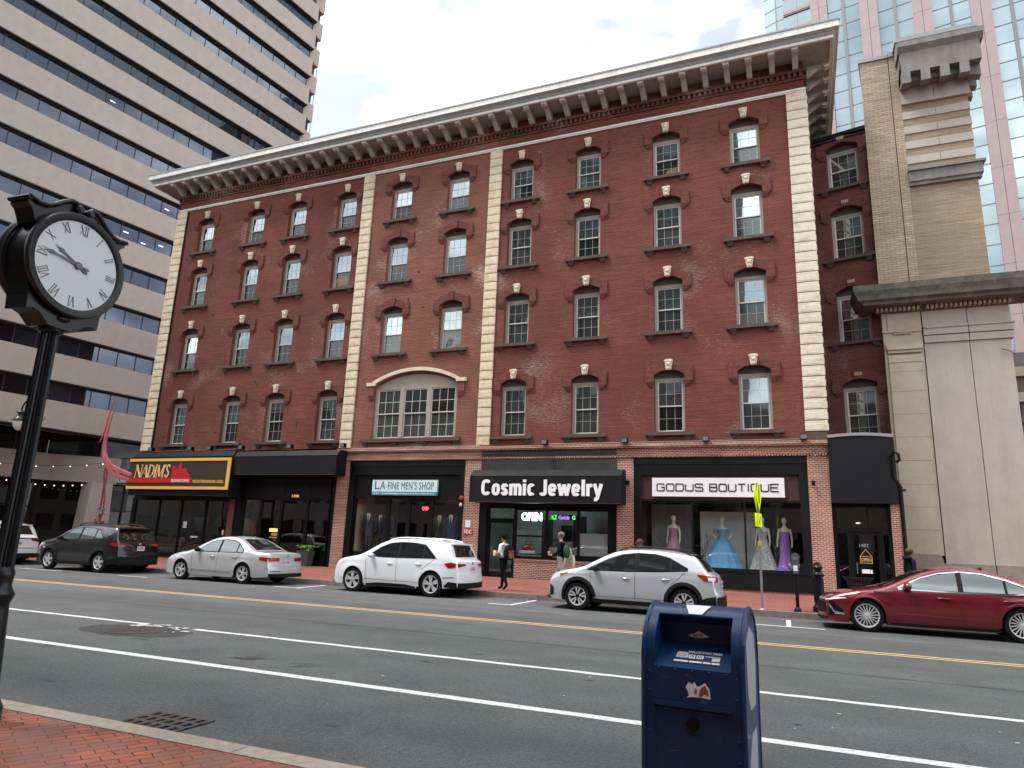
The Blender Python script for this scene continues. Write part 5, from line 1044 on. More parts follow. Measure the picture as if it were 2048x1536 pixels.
for k, (x, y) in enumerate(((-32.5,.9),(-31.9,1.0),(-30.9,.9),(-29.9,1.0),(-29.0,.9))):
    t = thing('dining_chair', 'dark slat back dining chair behind the restaurant glass', 'chair', (x,y,.16), R((-20,10,170,0,190)[k]), 'dining chairs in the restaurant'); b = MB(); b.box(-.2,-.2,.43,.2,.2,.47); b.build('seat', M_brown, t)
    for sx in (-1, 1):
        for sy in (-1, 1): MB().box(sx*.2-.02,sy*.2-.02,0,sx*.2+.02,sy*.2+.02,.43 if sy < 0 else .9).build('leg', M_brown, t)
    b = MB(); b.box(-.2,.18,.84,.2,.22,.92)
    for q in range(4): b.box(-.15+q*.09,.185,.47,-.12+q*.09,.215,.84)
    b.build('backrest', M_brown, t)
t = thing('dining_table', 'dark restaurant table beside the seated person', 'table', (-31.4,1.5,.16)); b = MB(); b.box(-.4,-.4,.72,.4,.4,.75); b.build('tabletop', M_brown, t); b = MB(); b.lathe([(.25,0),(.25,.03),(.03,.05),(.03,.72)], n=14); b.build('pedestal', M_blk2, t)
t = thing('potted_tree', 'dark green indoor plant at the left end of the restaurant window', 'plant', (-33.8,1.2,.16)); b = MB(); b.lathe([(.18,0),(.25,.45),(.22,.45)], n=14); b.build('pot', M_blk2, t); b = MB(); r = random.Random(1)
for k in range(420):
    c = Vector((r.gauss(0,.35), r.gauss(0,.3), 1.5+r.gauss(0,.45))); d = Vector((r.uniform(-1,1), r.uniform(-1,1), r.uniform(-.6,.6))).normalized(); u = d.orthogonal().normalized(); L = r.uniform(.08,.16)
    b.q(c-u*.03, c+d*L*.5-u*.0, c+d*L, c+d*L*.5+u*.05)
b.build('foliage', mat('leaf_dark', (.03,.07,.02), .6, var=.4), t); b = MB(); b.tube([(0,0,.4),(.03,0,1.0),(-.02,0,1.7)], .03, 6); b.build('trunk', M_brown, t)
# planter by the restaurant door
t = thing('planter', 'tall dark grey tapered planter with bright ferns by the restaurant door', 'planter', (-22.3,-.42,.15)); b = MB()
b.grid([[(-.27,-.2,0),(.27,-.2,0),(.27,.2,0),(-.27,.2,0)],[(-.36,-.26,.72),(.36,-.26,.72),(.36,.26,.72),(-.36,.26,.72)],[(-.32,-.22,.72),(.32,-.22,.72),(.32,.22,.72),(-.32,.22,.72)],[(-.31,-.2,.66),(.31,-.2,.66),(.31,.2,.66),(-.31,.2,.66)]], closed=True); b.q((-.31,-.2,.67),(.31,-.2,.67),(.31,.2,.67),(-.31,.2,.67)); b.build('box', mat('planter_grey', (.05,.053,.057), .6, var=.15), t)
b = MB(); r = random.Random(12)
for k in range(70):                                # arching fronds with leaflets
    a = r.uniform(0,2*PI); L = r.uniform(.25,.48); p = Vector((r.uniform(-.22,.22), r.uniform(-.14,.14), .68)); prev = p
    for j in range(1, 8):
        u = j/7; c = p+Vector((math.cos(a)*L*u, math.sin(a)*L*u*.7, .42*math.sin(u*2.2)*L*1.6)); d = (c-prev).normalized(); s_ = d.cross(Vector((0,0,1))).normalized(); w = .055*(1-u*.6)
        for sg in (-1, 1): b.q(prev, c, c+s_*sg*w+Vector((0,0,-.01)), prev+s_*sg*w*.9+Vector((0,0,-.012)))
        prev = c
b.build('ferns', mat('fern_green', (.10,.24,.035), .55, var=.4, vscale=8), t)
# ================================================================== street clock in the foreground
M_clk = mat('clock_black', (.005,.0055,.007), .38, spec=.3, coat=.12, var=.1, vscale=6)
M_clkr = mat('clock_rim', (.022,.023,.025), .4, spec=.3)
CLx, CLy = -5.69, -24.83
t = thing('street_clock', 'large black double faced street clock with Roman numerals on a fluted post', 'clock', (CLx, CLy, .13), R(0)); CK = t
zc = 3.57; NA = R(94.0)      # head group: local -y is the dial's outward side
def headbuild(mb, name, m, smooth=None):
    mb.xf(Matrix.Rotation(NA, 4, 'Z')); return mb.build(name, m, CK, smooth)
b = MB(); fl = []; nfl = 16
for z, r in ((1.02,.064),(1.3,.062),(3.02,.056)):
    fl.append([((r+(.007 if k % 2 else -.004))*math.cos(2*PI*k/(2*nfl)), (r+(.007 if k % 2 else -.004))*math.sin(2*PI*k/(2*nfl)), z) for k in range(2*nfl)])
b.grid(fl, closed=True); b.lathe([(.075,2.98),(.095,3.0),(.095,3.03),(.07,3.06)], n=24); b.build('post', M_clk, t)
MB().lathe([(.17,0),(.17,.10),(.15,.14),(.125,.20),(.108,.5),(.088,.80),(.086,.84),(.104,.88),(.110,.91),(.090,.94),(.076,.98),(.082,1.03),(.086,1.06),(.076,1.09),(.066,1.11)], n=32).build('base', M_clk, t, 35)
HD = .155
b = MB(); b.lathe([(.425,-HD),(.40,-HD+.03),(.40,HD-.03),(.425,HD)], (0,0,zc), 56, 'y', cap=False); headbuild(b, 'drum', M_clk, 35)
for sgn, in ((-1,), (1,)):
    b = MB(); b.lathe([(.425,sgn*(HD-.03)),(.444,sgn*(HD-.01)),(.446,sgn*(HD+.02)),(.436,sgn*(HD+.035)),(.39,sgn*(HD+.030)),(.380,sgn*(HD+.022)),(.375,sgn*(HD+.012))], (0,0,zc), 64, 'y', cap=False); headbuild(b, 'bezel', M_clkr, 40)
# dial, numerals and hands on the side facing the street corner
M_dial = mat('dial_white', (.50,.525,.55), .2); M_num = mat('numeral_grey', (.085,.085,.10), .5)
for sg in (-1, 1):
    dl = MB(); yy = sg*(HD+.012); dl.lathe([(.384,yy),(.001,yy-.0)], (0,0,zc), 64, 'y', cap=False); headbuild(dl, 'dial', M_dial)
nm = MB(); y0 = -(HD+.0125)
def nstroke(ang, pts, w):
    """pts in (u tangent clockwise, v outward) about the numeral's centre; ang clockwise from twelve"""
    ca, sa = math.cos(ang), math.sin(ang); rr = .317
    P = [((rr+v)*sa+u*ca, zc+(rr+v)*ca-u*sa) for u, v in pts]; nm.ribbon(P, w, y0, .002)
NUM = {1:'I',2:'II',3:'III',4:'IV',5:'V',6:'VI',7:'VII',8:'VIII',9:'IX',10:'X',11:'XI',12:'XII'}
for n_, s in NUM.items():
    ang = 2*PI*n_/12; W = {'I':.018,'V':.042,'X':.042}; tot = sum(W[c] for c in s); u = -tot/2; H2 = .042
    for c in s:
        w = W[c]; m0 = u+w/2
        if c == 'I': nstroke(ang, [(m0,-H2),(m0,H2)], .0058); nstroke(ang, [(m0-.008,-H2),(m0+.008,-H2)], .003); nstroke(ang, [(m0-.008,H2),(m0+.008,H2)], .003)
        if c == 'V': nstroke(ang, [(m0-.018,H2),(m0,-H2)], .006); nstroke(ang, [(m0+.018,H2),(m0,-H2)], .0035)
        if c == 'X': nstroke(ang, [(m0-.018,H2),(m0+.018,-H2)], .006); nstroke(ang, [(m0+.018,H2),(m0-.018,-H2)], .0035)
        u += w
headbuild(nm, 'numerals', M_num)
def hand(name, ang, L, wd, off):
    h = MB(); ca, sa = math.cos(ang), math.sin(ang); Q = lambda u, v: (v*sa+u*ca, zc+v*ca-u*sa); yb = y0-.006-off
    P = [(-wd*.35,-.10),(-wd*.55,-.07),(-wd*.3,-.02),(-wd,0),(-wd*.38,.04),(-wd*.30,L*.62),(-wd*.75,L*.70),(-wd*.5,L*.76),(-wd*.2,L*.80),(0,L),(wd*.2,L*.80),(wd*.5,L*.76),(wd*.75,L*.70),(wd*.30,L*.62),(wd*.38,.04),(wd,0),(wd*.3,-.02),(wd*.55,-.07),(wd*.35,-.10)]
    h.prism([Q(*p) for p in P], yb-.003, yb); headbuild(h, name, mat('hand_grey', (.11,.11,.125), .5))
hand('minute_hand', R(-84), .345, .022, .006); hand('hour_hand', R(-66), .25, .026, 0)
b = MB(); b.lathe([(.028,y0-.022),(.032,y0-.012),(.032,y0-.004)], (0,0,zc), 20, 'y'); headbuild(b, 'hub', mat('hub_grey', (.13,.13,.15), .45))
# pediment with twin scrolls, and the lower cradle
def swan(sx):
    return [(sx*x, zc+z) for x, z in ((.035,.50),(.06,.535),(.11,.53),(.17,.49),(.24,.43),(.30,.395),(.37,.385),(.43,.40),(.455,.405),(.46,.37),(.425,.345),(.40,.30),(.375,.24),(.30,.24),(.2,.36),(.1,.42),(.03,.43))]
b = MB()
for sx in (-1, 1): b.prism(swan(sx), -.10, .10)
b.box(-.05,-.095,zc+.40,.05,.095,zc+.47); headbuild(b, 'pediment', M_clk)
b = MB()
for sx in (-1, 1):
    P = [(sx*x, z) for x, z in ((.045,.515),(.075,.545),(.12,.545),(.18,.505),(.25,.445),(.31,.41),(.38,.40),(.46,.42))]
    for yy in (-.115, .115): b.tube([(x, yy, zc+z) for x, z in P], [.02,.022,.022,.022,.022,.022,.022,.016], 8)
    b.tube([(sx*.46,-.12,zc+.415),(sx*.46,.12,zc+.415)], .02, 8); b.tube([(sx*.05,-.145,zc+.50),(sx*.05,.145,zc+.50)], .036, 16)
    for yy in (-.152, .152): b.lathe([(.024,-.004),(.03,.004),(.018,.008)], (sx*.05,yy,zc+.50), 14, 'y')
headbuild(b, 'scroll_moulding', M_clk, 40)
b = MB(); lowp = [(.38,-.15),(.345,-.27),(.325,-.36),(.318,-.47),(.265,-.452),(.205,-.47),(.155,-.515),(.12,-.55),(0,-.555)]
b.prism([(x, zc+z) for x, z in lowp]+[(-x, zc+z) for x, z in lowp[::-1][1:]]+[(-.30,zc-.22),(0,zc-.38),(.30,zc-.22)], -.12, .12)
b.prism([(.12,zc-.53),(-.12,zc-.53),(-.07,zc-.56),(.07,zc-.56)], -.10, .10); headbuild(b, 'cradle', M_clk)
b = MB(); b.ball((0,-.125,zc-.47), (.055,.022,.028), 16); b.ball((0,.125,zc-.47), (.055,.022,.028), 16); headbuild(b, 'boss', M_clk, 60)
# ================================================================== mailbox
M_blue = mat('mailbox_blue', (.0015,.030,.098), .42, spec=.3, coat=.12, var=.16, vscale=7, stain=(.006,.04,.11), sscale=4, samt=.5, bump=.05, bscale=30)
BX = -.725; t = thing('mailbox', 'dark blue street mailbox with rounded top, white label and torn sticker', 'mailbox', (BX, -24.97, .13), R(-3.0)); MBX = t
w, d, top, spz = .455, .50, 1.17, .93
def side_prof(n=40):
    P = [(0,.12),(0,spz)]; r = d/2
    for k in range(1, n): a = PI-PI*k/n; P.append((r+r*math.cos(a), spz+(top-spz)*math.sin(a)))
    return P+[(d,spz),(d,.12)]
sp_ = side_prof()
b = MB()
for (xa, xb) in ((0,.055),(w-.055,w)): b.prism(sp_, xa, xb, 'x')
cut = [p for p in sp_ if not (p[0] < .16 and p[1] > .88)]
b.prism([(0.012,.12),(0.012,.755),(.0,.755),(.0,.905),(.16,.975),(.19,1.0),(.19,1.088),(.15,1.112),(.118,1.122),(.118,1.1335)]+[p for p in sp_ if p[0] > .125][:-1]+[(d,.12)], .055, w-.055, 'x'); bb = b.build('body', M_blue, t, 25)
b = MB()
for xa in (-.006, w-.012):                     # rolled edge flange round each side panel
    for (p, q) in zip(sp_[:-1], sp_[1:]):
        b.tube([(xa+.009,p[0],p[1]),(xa+.009,q[0],q[1])], .011, 6, cap=False)
b.tube([(.055,.119,1.128),(w-.055,.119,1.128)], .008, 6); b.build('edge_trim', M_blue, t, 60)
b = MB(); b.box(.05,-.012,.738,w-.05,.013,.758); b.box(.055,.004,.14,w-.055,.0125,.728); b.build('door', M_blue, t)
b = MB(); b.lathe([(.026,-.014),(.030,-.004),(.030,.01)], (w/2,.003,.672), 20, 'y'); b.lathe([(.012,-.02),(.012,-.012)], (w/2,.003,.672), 12, 'y'); b.build('lock', M_blk2, t)
b = MB()
for z in [.2+.085*k for k in range(9)]:
    for x in (.03, w-.03): b.lathe([(.003,-.006),(.006,-.002),(.006,.0)], (x,0,z), 8, 'y')
for k in range(5): b.lathe([(.003,-.006),(.006,-.002),(.006,.0)], (.075+k*(w-.15)/4,.002,.895), 8, 'y')
for k in range(3): b.lathe([(.003,-.006),(.006,-.002),(.006,.0)], (w/2-.02+.02*k,.003,.635), 8, 'y')
b.build('rivets', M_blue, t)
# label on the sloping shelf
M_lab = mat('label_navy', (.008,.022,.065), .5)
lab = thing; sl = math.atan2(.07,.16); SM = Matrix.Translation((.055,.0,.9055)) @ Matrix.Rotation(sl-PI/2, 4, 'X')
def on_shelf(mb, name, m): mb.xf(SM); return mb.build(name, m, t)
b = MB(); b.box(.075,-.0015,.04,.295,-.0,.15); on_shelf(b, 'label', M_lab)
b = MB()
for (x0, x1, z0, z1) in ((.085,.137,.085,.125),(.142,.172,.083,.113),(.178,.21,.085,.113),(.218,.285,.106,.111),(.25,.285,.09,.1),(.25,.285,.075,.087),(.08,.145,.05,.062),(.15,.208,.05,.062),(.213,.247,.05,.062),(.252,.288,.05,.062),(.09,.13,.128,.131)): b.box(x0,-.0022,z0,x1,-.0016,z1)
on_shelf(b, 'label_panels', M_signw)
b = MB()
for x in (.148,.156,.163,.184,.192,.199): b.box(x,-.0028,.09,x+.004,-.0023,.108)
for k in range(6): b.box(.088,-.0028,.09+k*.0055,.088+.045,-.0023,.0915+k*.0055)
on_shelf(b, 'label_print', M_lab)
o = text('lettering', 'COLLECTION TIMES', .155, .017, M_signw, t, (0,0,0), .0008, .006); o.matrix_parent_inverse = Matrix(); o.matrix_local = SM @ Matrix.Translation((.135,-.0018,.128))
b = MB(); b.prism([(w/2-.05,1.030),(w/2,1.052),(w/2+.05,1.030),(w/2+.02,1.022),(w/2-.02,1.022)], .183, .188); b.build('mail_emblem', M_signw, t); text('lettering', 'MAIL', .05, .014, M_lab, t, (w/2-.025,.182,1.0255), .0008, .01)
b = MB()                                        # white arrow decal wrapped over the rolled top
zf = lambda y: .93+.24*math.sqrt(max(0, 1-((.25-y)/.25)**2)); ys = [.112,.125,.14,.155,.17,.185,.20]; ws = [.030,.036,.042,.048,.053,.057,.06]
for k in range(6): b.q((w/2-ws[k],ys[k],zf(ys[k])+.006),(w/2+ws[k],ys[k],zf(ys[k])+.006),(w/2+ws[k+1],ys[k+1],zf(ys[k+1])+.006),(w/2-ws[k+1],ys[k+1],zf(ys[k+1])+.006))
b.build('decal', M_signw, t)
b = MB(); b.prism([(.20,.645),(.213,.655),(.207,.675),(.198,.69),(.212,.712),(.228,.703),(.238,.715),(.25,.695),(.262,.700),(.285,.715),(.305,.69),(.308,.648),(.27,.652),(.225,.65)], -.0022, -.0003); b.xf(Matrix.Translation((0,0,.136))).build('torn_sticker', M_signw, t)
b = MB(); b.prism([(.255,.656),(.265,.69),(.285,.705),(.298,.685),(.30,.66),(.28,.668),(.27,.655)], -.0030, -.0023); b.prism([(.245,.66),(.25,.68),(.243,.69),(.236,.67)], -.003, -.0023); b.xf(Matrix.Translation((0,0,.136))); b.build('sticker_print', mat('sticker_wine', (.24,.07,.08), .6, var=.5, vscale=60), t)
b = MB(); rg = random.Random(21)                 # scratches and rubbed edges on the painted steel
for k in range(26):
    x = rg.uniform(.06,w-.06); z = rg.uniform(.16,.72) if k < 16 else rg.uniform(.77,.88); L2 = rg.uniform(.008,.05); a = rg.gauss(.5,.5); yy = .0028 if z < .74 else -.0012
    b.prism([(x,z),(x+L2*math.cos(a),z+L2*math.sin(a)),(x+L2*math.cos(a)+.001,z+L2*math.sin(a)+.0016),(x+.001,z+.0016)], yy, yy+.0011)
struct(b.build('scratches', mat('bare_scratch', (.05,.10,.19), .6), t), 'stuff')
MB().box(.262,-.0018,.762,.293,-.0003,.776).build('sticker_ghost', mat('sticker_blue', (.04,.08,.17), .5, var=.3, vscale=80), t)
b = MB()                                        # white decal on the right side panel
xs = w+.0012
for P in ([(.10,.95),(.10,1.03),(.22,1.09),(.38,1.04),(.42,.9),(.38,.72),(.2,.72),(.12,.8)], [(.11,.12),(.11,.52),(.22,.62),(.38,.62),(.40,.12)]): b.prism(P, xs-.0008, xs, 'x')
b.build('side_decal', mat('decal_grey', (.33,.36,.42), .45), t)
b = MB()
for x in (.03, w-.03):
    for y in (.04, d-.04): b.box(x-.02,y-.02,0,x+.02,y+.02,.13)
b.build('legs', M_blue, t)
# ================================================================== pavement furniture on the far side
t = thing('crossing_sign', 'fluorescent yellow-green pedestrian sign seen edge on atop a grey steel post', 'road sign', (-1.06,-8.41,.15), R(0))
b = MB(); b.box(-.03,-.018,0,.03,-.006,3.3); b.box(-.03,-.006,0,-.018,.03,3.3); b.box(.018,-.006,0,.03,.03,3.3); b.lathe([(.09,0),(.06,.03)], n=12); b.build('post', mat('galv_steel', (.27,.27,.28), .5, metal=.5, var=.2), t)
M_fly = mat('fluorescent_yellow', (.62,.72,.02), .5, emit=(.6,.7,.0), estr=.1)
b = MB(); SR = Matrix.Rotation(R(84), 4, 'Z')
b.prism([(-.42,2.95),(0,3.37),(.42,2.95),(0,2.53)], -.03, -.025); b.box(-.32,-.03,2.12,.32,-.025,2.48); b.prism([(-.42,2.95),(0,3.37),(.42,2.95),(0,2.53)], .04, .045); b.box(-.32,.04,2.12,.32,.045,2.48); b.xf(SR); b.build('plate', M_fly, t)
b = MB(); b.box(-.06,-.034,2.75,.06,-.0305,3.15); b.ball((0,-.032,3.2), (.05,.003,.05), 8); b.prism([(-.2,2.2),(.1,2.4),(.12,2.36),(-.18,2.17)], -.034, -.0305); b.xf(SR); b.build('symbol', M_blk2, t)
b = MB(); b.box(-.05,-.03,1.95,.05,-.02,2.08); b.box(-.045,-.03,1.62,.045,-.02,1.76,1); b.build('sticker', [mat('sticker_green', (.12,.3,.12), .5), mat('sticker_tan', (.5,.33,.12), .5)], t)
t = thing('parking_meter', 'grey headed single parking meter on a black post near the yellow sign', 'parking meter', (-.2,-8.46,.15))
b = MB(); b.lathe([(.10,0),(.10,.02),(.065,.10),(.045,.12),(.042,.95)], n=16); b.build('post', M_blk2, t, 40)
b = MB(); b.grid([[(x*sx, y, z) for x, y in ((-.085,-.06),(.085,-.06),(.085,.06),(-.085,.06))] for z, sx in ((.95,.75),(1.0,.85),(1.2,1.0),(1.36,1.15))], closed=True); b.prism([(.11*math.cos(a), 1.36+.12*math.sin(a)) for a in [PI*k/12 for k in range(13)]], -.065, .065); b.build('head', mat('meter_grey', (.10,.115,.125), .4, metal=.4), t, 40)
b = MB(); b.box(-.07,-.068,1.30,.07,-.064,1.37); b.box(-.055,-.066,1.02,.045,-.061,1.16,1); b.build('display', [M_mull, M_signw], t)
t = thing('bollard', 'thick black fluted bollard in front of the brick pier by the corner door', 'bollard', (.33,-7.93,.15))
b = MB(); b.lathe([(.17,0),(.17,.12),(.13,.16),(.115,.2),(.115,.88),(.15,.90),(.155,.95),(.115,.98),(.10,1.0),(.10,1.08),(.12,1.10),(.125,1.14),(.095,1.18),(.09,1.24),(.02,1.27)], n=26); b.build('column', M_clk, t, 35)
b = MB()
for k in range(12): a = 2*PI*k/12; b.tube([(.117*math.cos(a),.117*math.sin(a),.24),(.117*math.cos(a),.117*math.sin(a),.84)], .012, 5)
b.build('fluting', M_clk, t)
t = thing('litter_bin', 'round black slatted litter bin with a flared rim outside the corner door', 'litter bin', (1.58,-3.0,.15))
b = MB()
for k in range(30):
    a = 2*PI*k/30; P = [(r*math.cos(a), r*math.sin(a), z) for r, z in ((.30,.06),(.31,.55),(.36,.70),(.45,.80))]; b.tube(P, .016, 4)
b.build('slats', M_blk2, t); b = MB(); b.lathe([(.29,.03),(.30,.08)], n=30); b.lathe([(.32,.55),(.32,.58)], n=30, cap=False); b.lathe([(.44,.79),(.46,.80),(.44,.815)], n=30, cap=False); b.build('hoop', M_blk2, t); MB().lathe([(.24,.08),(.24,.6)], n=20).build('liner', M_intd, t)
# street lamp behind the clock post
t = thing('street_lamp', 'black gooseneck street lamp with a pear shaped globe, half hidden by the clock post', 'street lamp', (-32.2,-8.2,.15), R(0))
b = MB(); b.lathe([(.25,0),(.22,.4),(.12,.9),(.1,1.1),(.075,6.4),(.03,6.6)], n=16); b.build('post', M_clk, t, 40)
b = MB(); P = [(-.02,0,6.35)]+[(-.42-.42*math.cos(PI*k/8), 0, 6.55+.5*math.sin(PI*k/8)) for k in range(8, -1, -1)][::-1]; P = [(0,0,6.5)]+[(-.42+.42*math.cos(PI*k/9), 0, 6.55+.48*math.sin(PI*k/9)) for k in range(10)]; b.tube(P, .035, 8); b.build('arm', M_clk, t, 60)
b = MB(); b.lathe([(.04,6.58),(.15,6.50),(.17,6.45),(.12,6.40),(.13,6.28),(.21,6.20),(.27,6.12),(.28,6.05)], (-.84,0,0), 20); b.build('hood', M_clk, t, 45)
MB().lathe([(.25,6.06),(.25,5.95),(.20,5.78),(.11,5.66),(.01,5.62)], (-.84,0,0), 20, cap=False).build('globe', mat('globe_frosted', (.62,.60,.52), .3), t, 60)
b = MB(); b.box(.1,-.02,5.9,.6,.0,5.94); b.box(.55,-.02,5.9,.58,0,6.15); b.tube([(.1,0,6.18),(.65,0,6.28),(.9,0,6.1),(.55,0,5.92)], .02, 6); b.box(.02,-.1,5.2,.2,.1,5.7); b.build('bracket', M_blk2, t)
t = thing('parking_sign', 'small pale green parking sign on the lamp post behind the clock', 'sign', (-31.9,-8.32,2.55)); b = MB(); b.box(-.15,-.01,0,.15,.01,.62); b.build('plate', mat('sign_mint', (.45,.62,.55), .5), t); b = MB(); b.box(-.1,-.013,.42,.1,-.0105,.5); b.box(-.1,-.013,.3,.1,-.0105,.34); b.box(-.1,-.013,.12,.06,-.0105,.2); b.build('print', mat('sign_green', (.03,.2,.1), .5), t)
# red steel sculpture
M_red = mat('sculpture_red', (.42,.085,.105), .5, var=.15, stain=(.5,.22,.22), sscale=1.5, samt=.6)
t = thing('sculpture', 'tall red steel sculpture with a swooping curved wing left of the restaurant', 'sculpture', (-32.2,-4.0,.15)); S = lambda x, z, y=0: (x+32.2, y, z-.15)
b = MB(); b.tube([S(-32.54,8.07),S(-32.72,7.7),S(-32.85,7.1),S(-32.92,6.5),S(-33.05,6.1),S(-33.22,5.85)], [.02,.032,.045,.05,.04,.02], 8); b.tube([S(-32.55,8.0,.12),S(-32.75,7.2,.12),S(-32.85,6.4,.12),S(-32.83,5.6,.1),S(-32.75,5.25,.08)], [.015,.03,.04,.035,.035], 8); b.build('blade', M_red, t, 60)
def wing(off, w0):
    P = [(-32.84,6.35),(-32.82,5.7),(-32.74,5.3),(-32.55,4.95),(-32.25,4.65),(-31.85,4.4),(-31.3,4.2),(-30.5,3.98)]
    return [S(x+off*.5, z+off, 0) for x, z in P]
b = MB(); A = [(-32.86,6.35),(-32.86,5.7),(-32.80,5.25),(-32.62,4.88),(-32.3,4.5),(-31.9,4.22),(-31.3,4.03),(-30.55,3.88)]; C = [(-32.80,6.4),(-32.72,5.78),(-32.60,5.35),(-32.40,5.02),(-32.1,4.76),(-31.68,4.56),(-31.1,4.40),(-30.48,4.22)]
for k in range(7):
    if k in (5, 6):                              # slots near the tail
        for f0, f1 in ((0,.38),(.62,1)):
            L = lambda p, q, f: (p[0]+(q[0]-p[0])*f, p[1]+(q[1]-p[1])*f); b.prism([L(A[k],C[k],f0), L(A[k+1],C[k+1],f0), L(A[k+1],C[k+1],f1), L(A[k],C[k],f1)], -.05, .05)
    else: b.prism([A[k],A[k+1],C[k+1],C[k]], -.05, .05)
b.v = [(p[0]+32.2, p[1], p[2]-.15) for p in b.v]; b.tube([S(*p) for p in C], .035, 8); b.tube([S(*p) for p in A], .035, 8); b.build('wing', M_red, t)
b = MB()
for sx in (-1, 1): b.tube([S(-32.42,5.0),S(-32.35-sx*.1,4.2),S(-32.28-sx*.03,3.6),S(-32.2-sx*.16,2.9,.05*sx),S(-32.2-sx*.1,2.3),S(-32.2,1.9),S(-32.2+sx*.12,.15)], .04, 8)
b.box(-.2,-.12,1.5,.2,.12,1.75); b.box(-.15,-.2,.0,.15,.2,.06); b.build('stem', mat('sculpture_dark_red', (.24,.03,.045), .5, var=.2), t, 60)
b = MB(); r = random.Random(4)
for k in range(12): b.ball((r.uniform(-.22,.22), r.uniform(-.15,.05), r.uniform(1.7,2.4)), r.uniform(.04,.08), 6)
b.build('ornament', M_mull, t)
# string lights over the plaza
t = thing('string_lights', 'festoon of small white bulbs strung across the plaza under the beige tower', 'string lights', (0,0,0)); bm_ = mat('bulb_white', (.85,.85,.8), .4, emit=(1,.95,.85), estr=.5); cable = MB(); BL = MB().ball((0,0,0), .05, 8).mesh('bulb', bm_)
a_ = MT @ Vector((-24.5,2.2,6.2)); c_ = MT @ Vector((-14.6,-.1,7.0)); d_ = MT @ Vector((-22.8,2.2,5.1)); e_ = MT @ Vector((-16.4,.05,5.0))
for p, q, n, sag in ((a_, c_, 9, .5), (d_, e_, 11, .35)):
    pts = [p.lerp(q, k/n)+Vector((0,0,-sag*4*(k/n)*(1-k/n))) for k in range(n+1)]; cable.tube(pts, .012, 4)
    for k in range(1, n): link('bulb', BL, t, pts[k]-Vector((0,0,.07)))
cable.build('cable', M_blk2, t)
# ================================================================== parked cars
M_tyre = mat('tyre_rubber', (.008,.008,.009), .85, spec=.2, var=.15, vscale=20); M_alloy = mat('alloy_silver', (.62,.62,.63), .35, metal=.35); M_alloyd = mat('alloy_black', (.018,.018,.02), .4, metal=.3); M_disc = mat('wheel_shadow', (.012,.012,.013), .7)
M_cglass = glass('car_glass', refl=.14, base=(.010,.012,.012), tint=(.9,.96,.97)); M_cglassl = glass('car_glass_light', refl=.13, base=(.07,.085,.085), tint=(.92,1,1)); M_plast = mat('black_plastic', (.010,.010,.011), .7, spec=.2); M_chrome = mat('chrome', (.75,.75,.77), .12, metal=1.0)
M_tail = mat('tail_lamp_red', (.30,.008,.012), .12, coat=.8); M_tailw = mat('lamp_clear', (.6,.6,.62), .1, coat=.6); M_plate = mat('number_plate', (.62,.62,.66), .5); M_plater = mat('number_plate_print', (.25,.08,.14), .5); M_seam = mat('door_seam', (.01,.01,.011), .8); M_under = mat('underbody', (.008,.008,.008), .9)
M_amber = mat('amber_lens', (.45,.14,.02), .2)
def lin(P, x):
    if x <= P[0][0]: return P[0][1]
    for (a, b_), (c, d) in zip(P[:-1], P[1:]):
        if x <= c: return b_+(d-b_)*(x-a)/max(1e-9, c-a)
    return P[-1][1]
def smooth_poly(P, it=2):
    """Chaikin corner cutting; end points kept"""
    for _ in range(it):
        Q = [P[0]]
        for (a, b_), (c, d) in zip(P[:-1], P[1:]): Q += [(a*.75+c*.25, b_*.75+d*.25), (a*.25+c*.75, b_*.25+d*.75)]
        P = Q+[P[-1]]
    return P
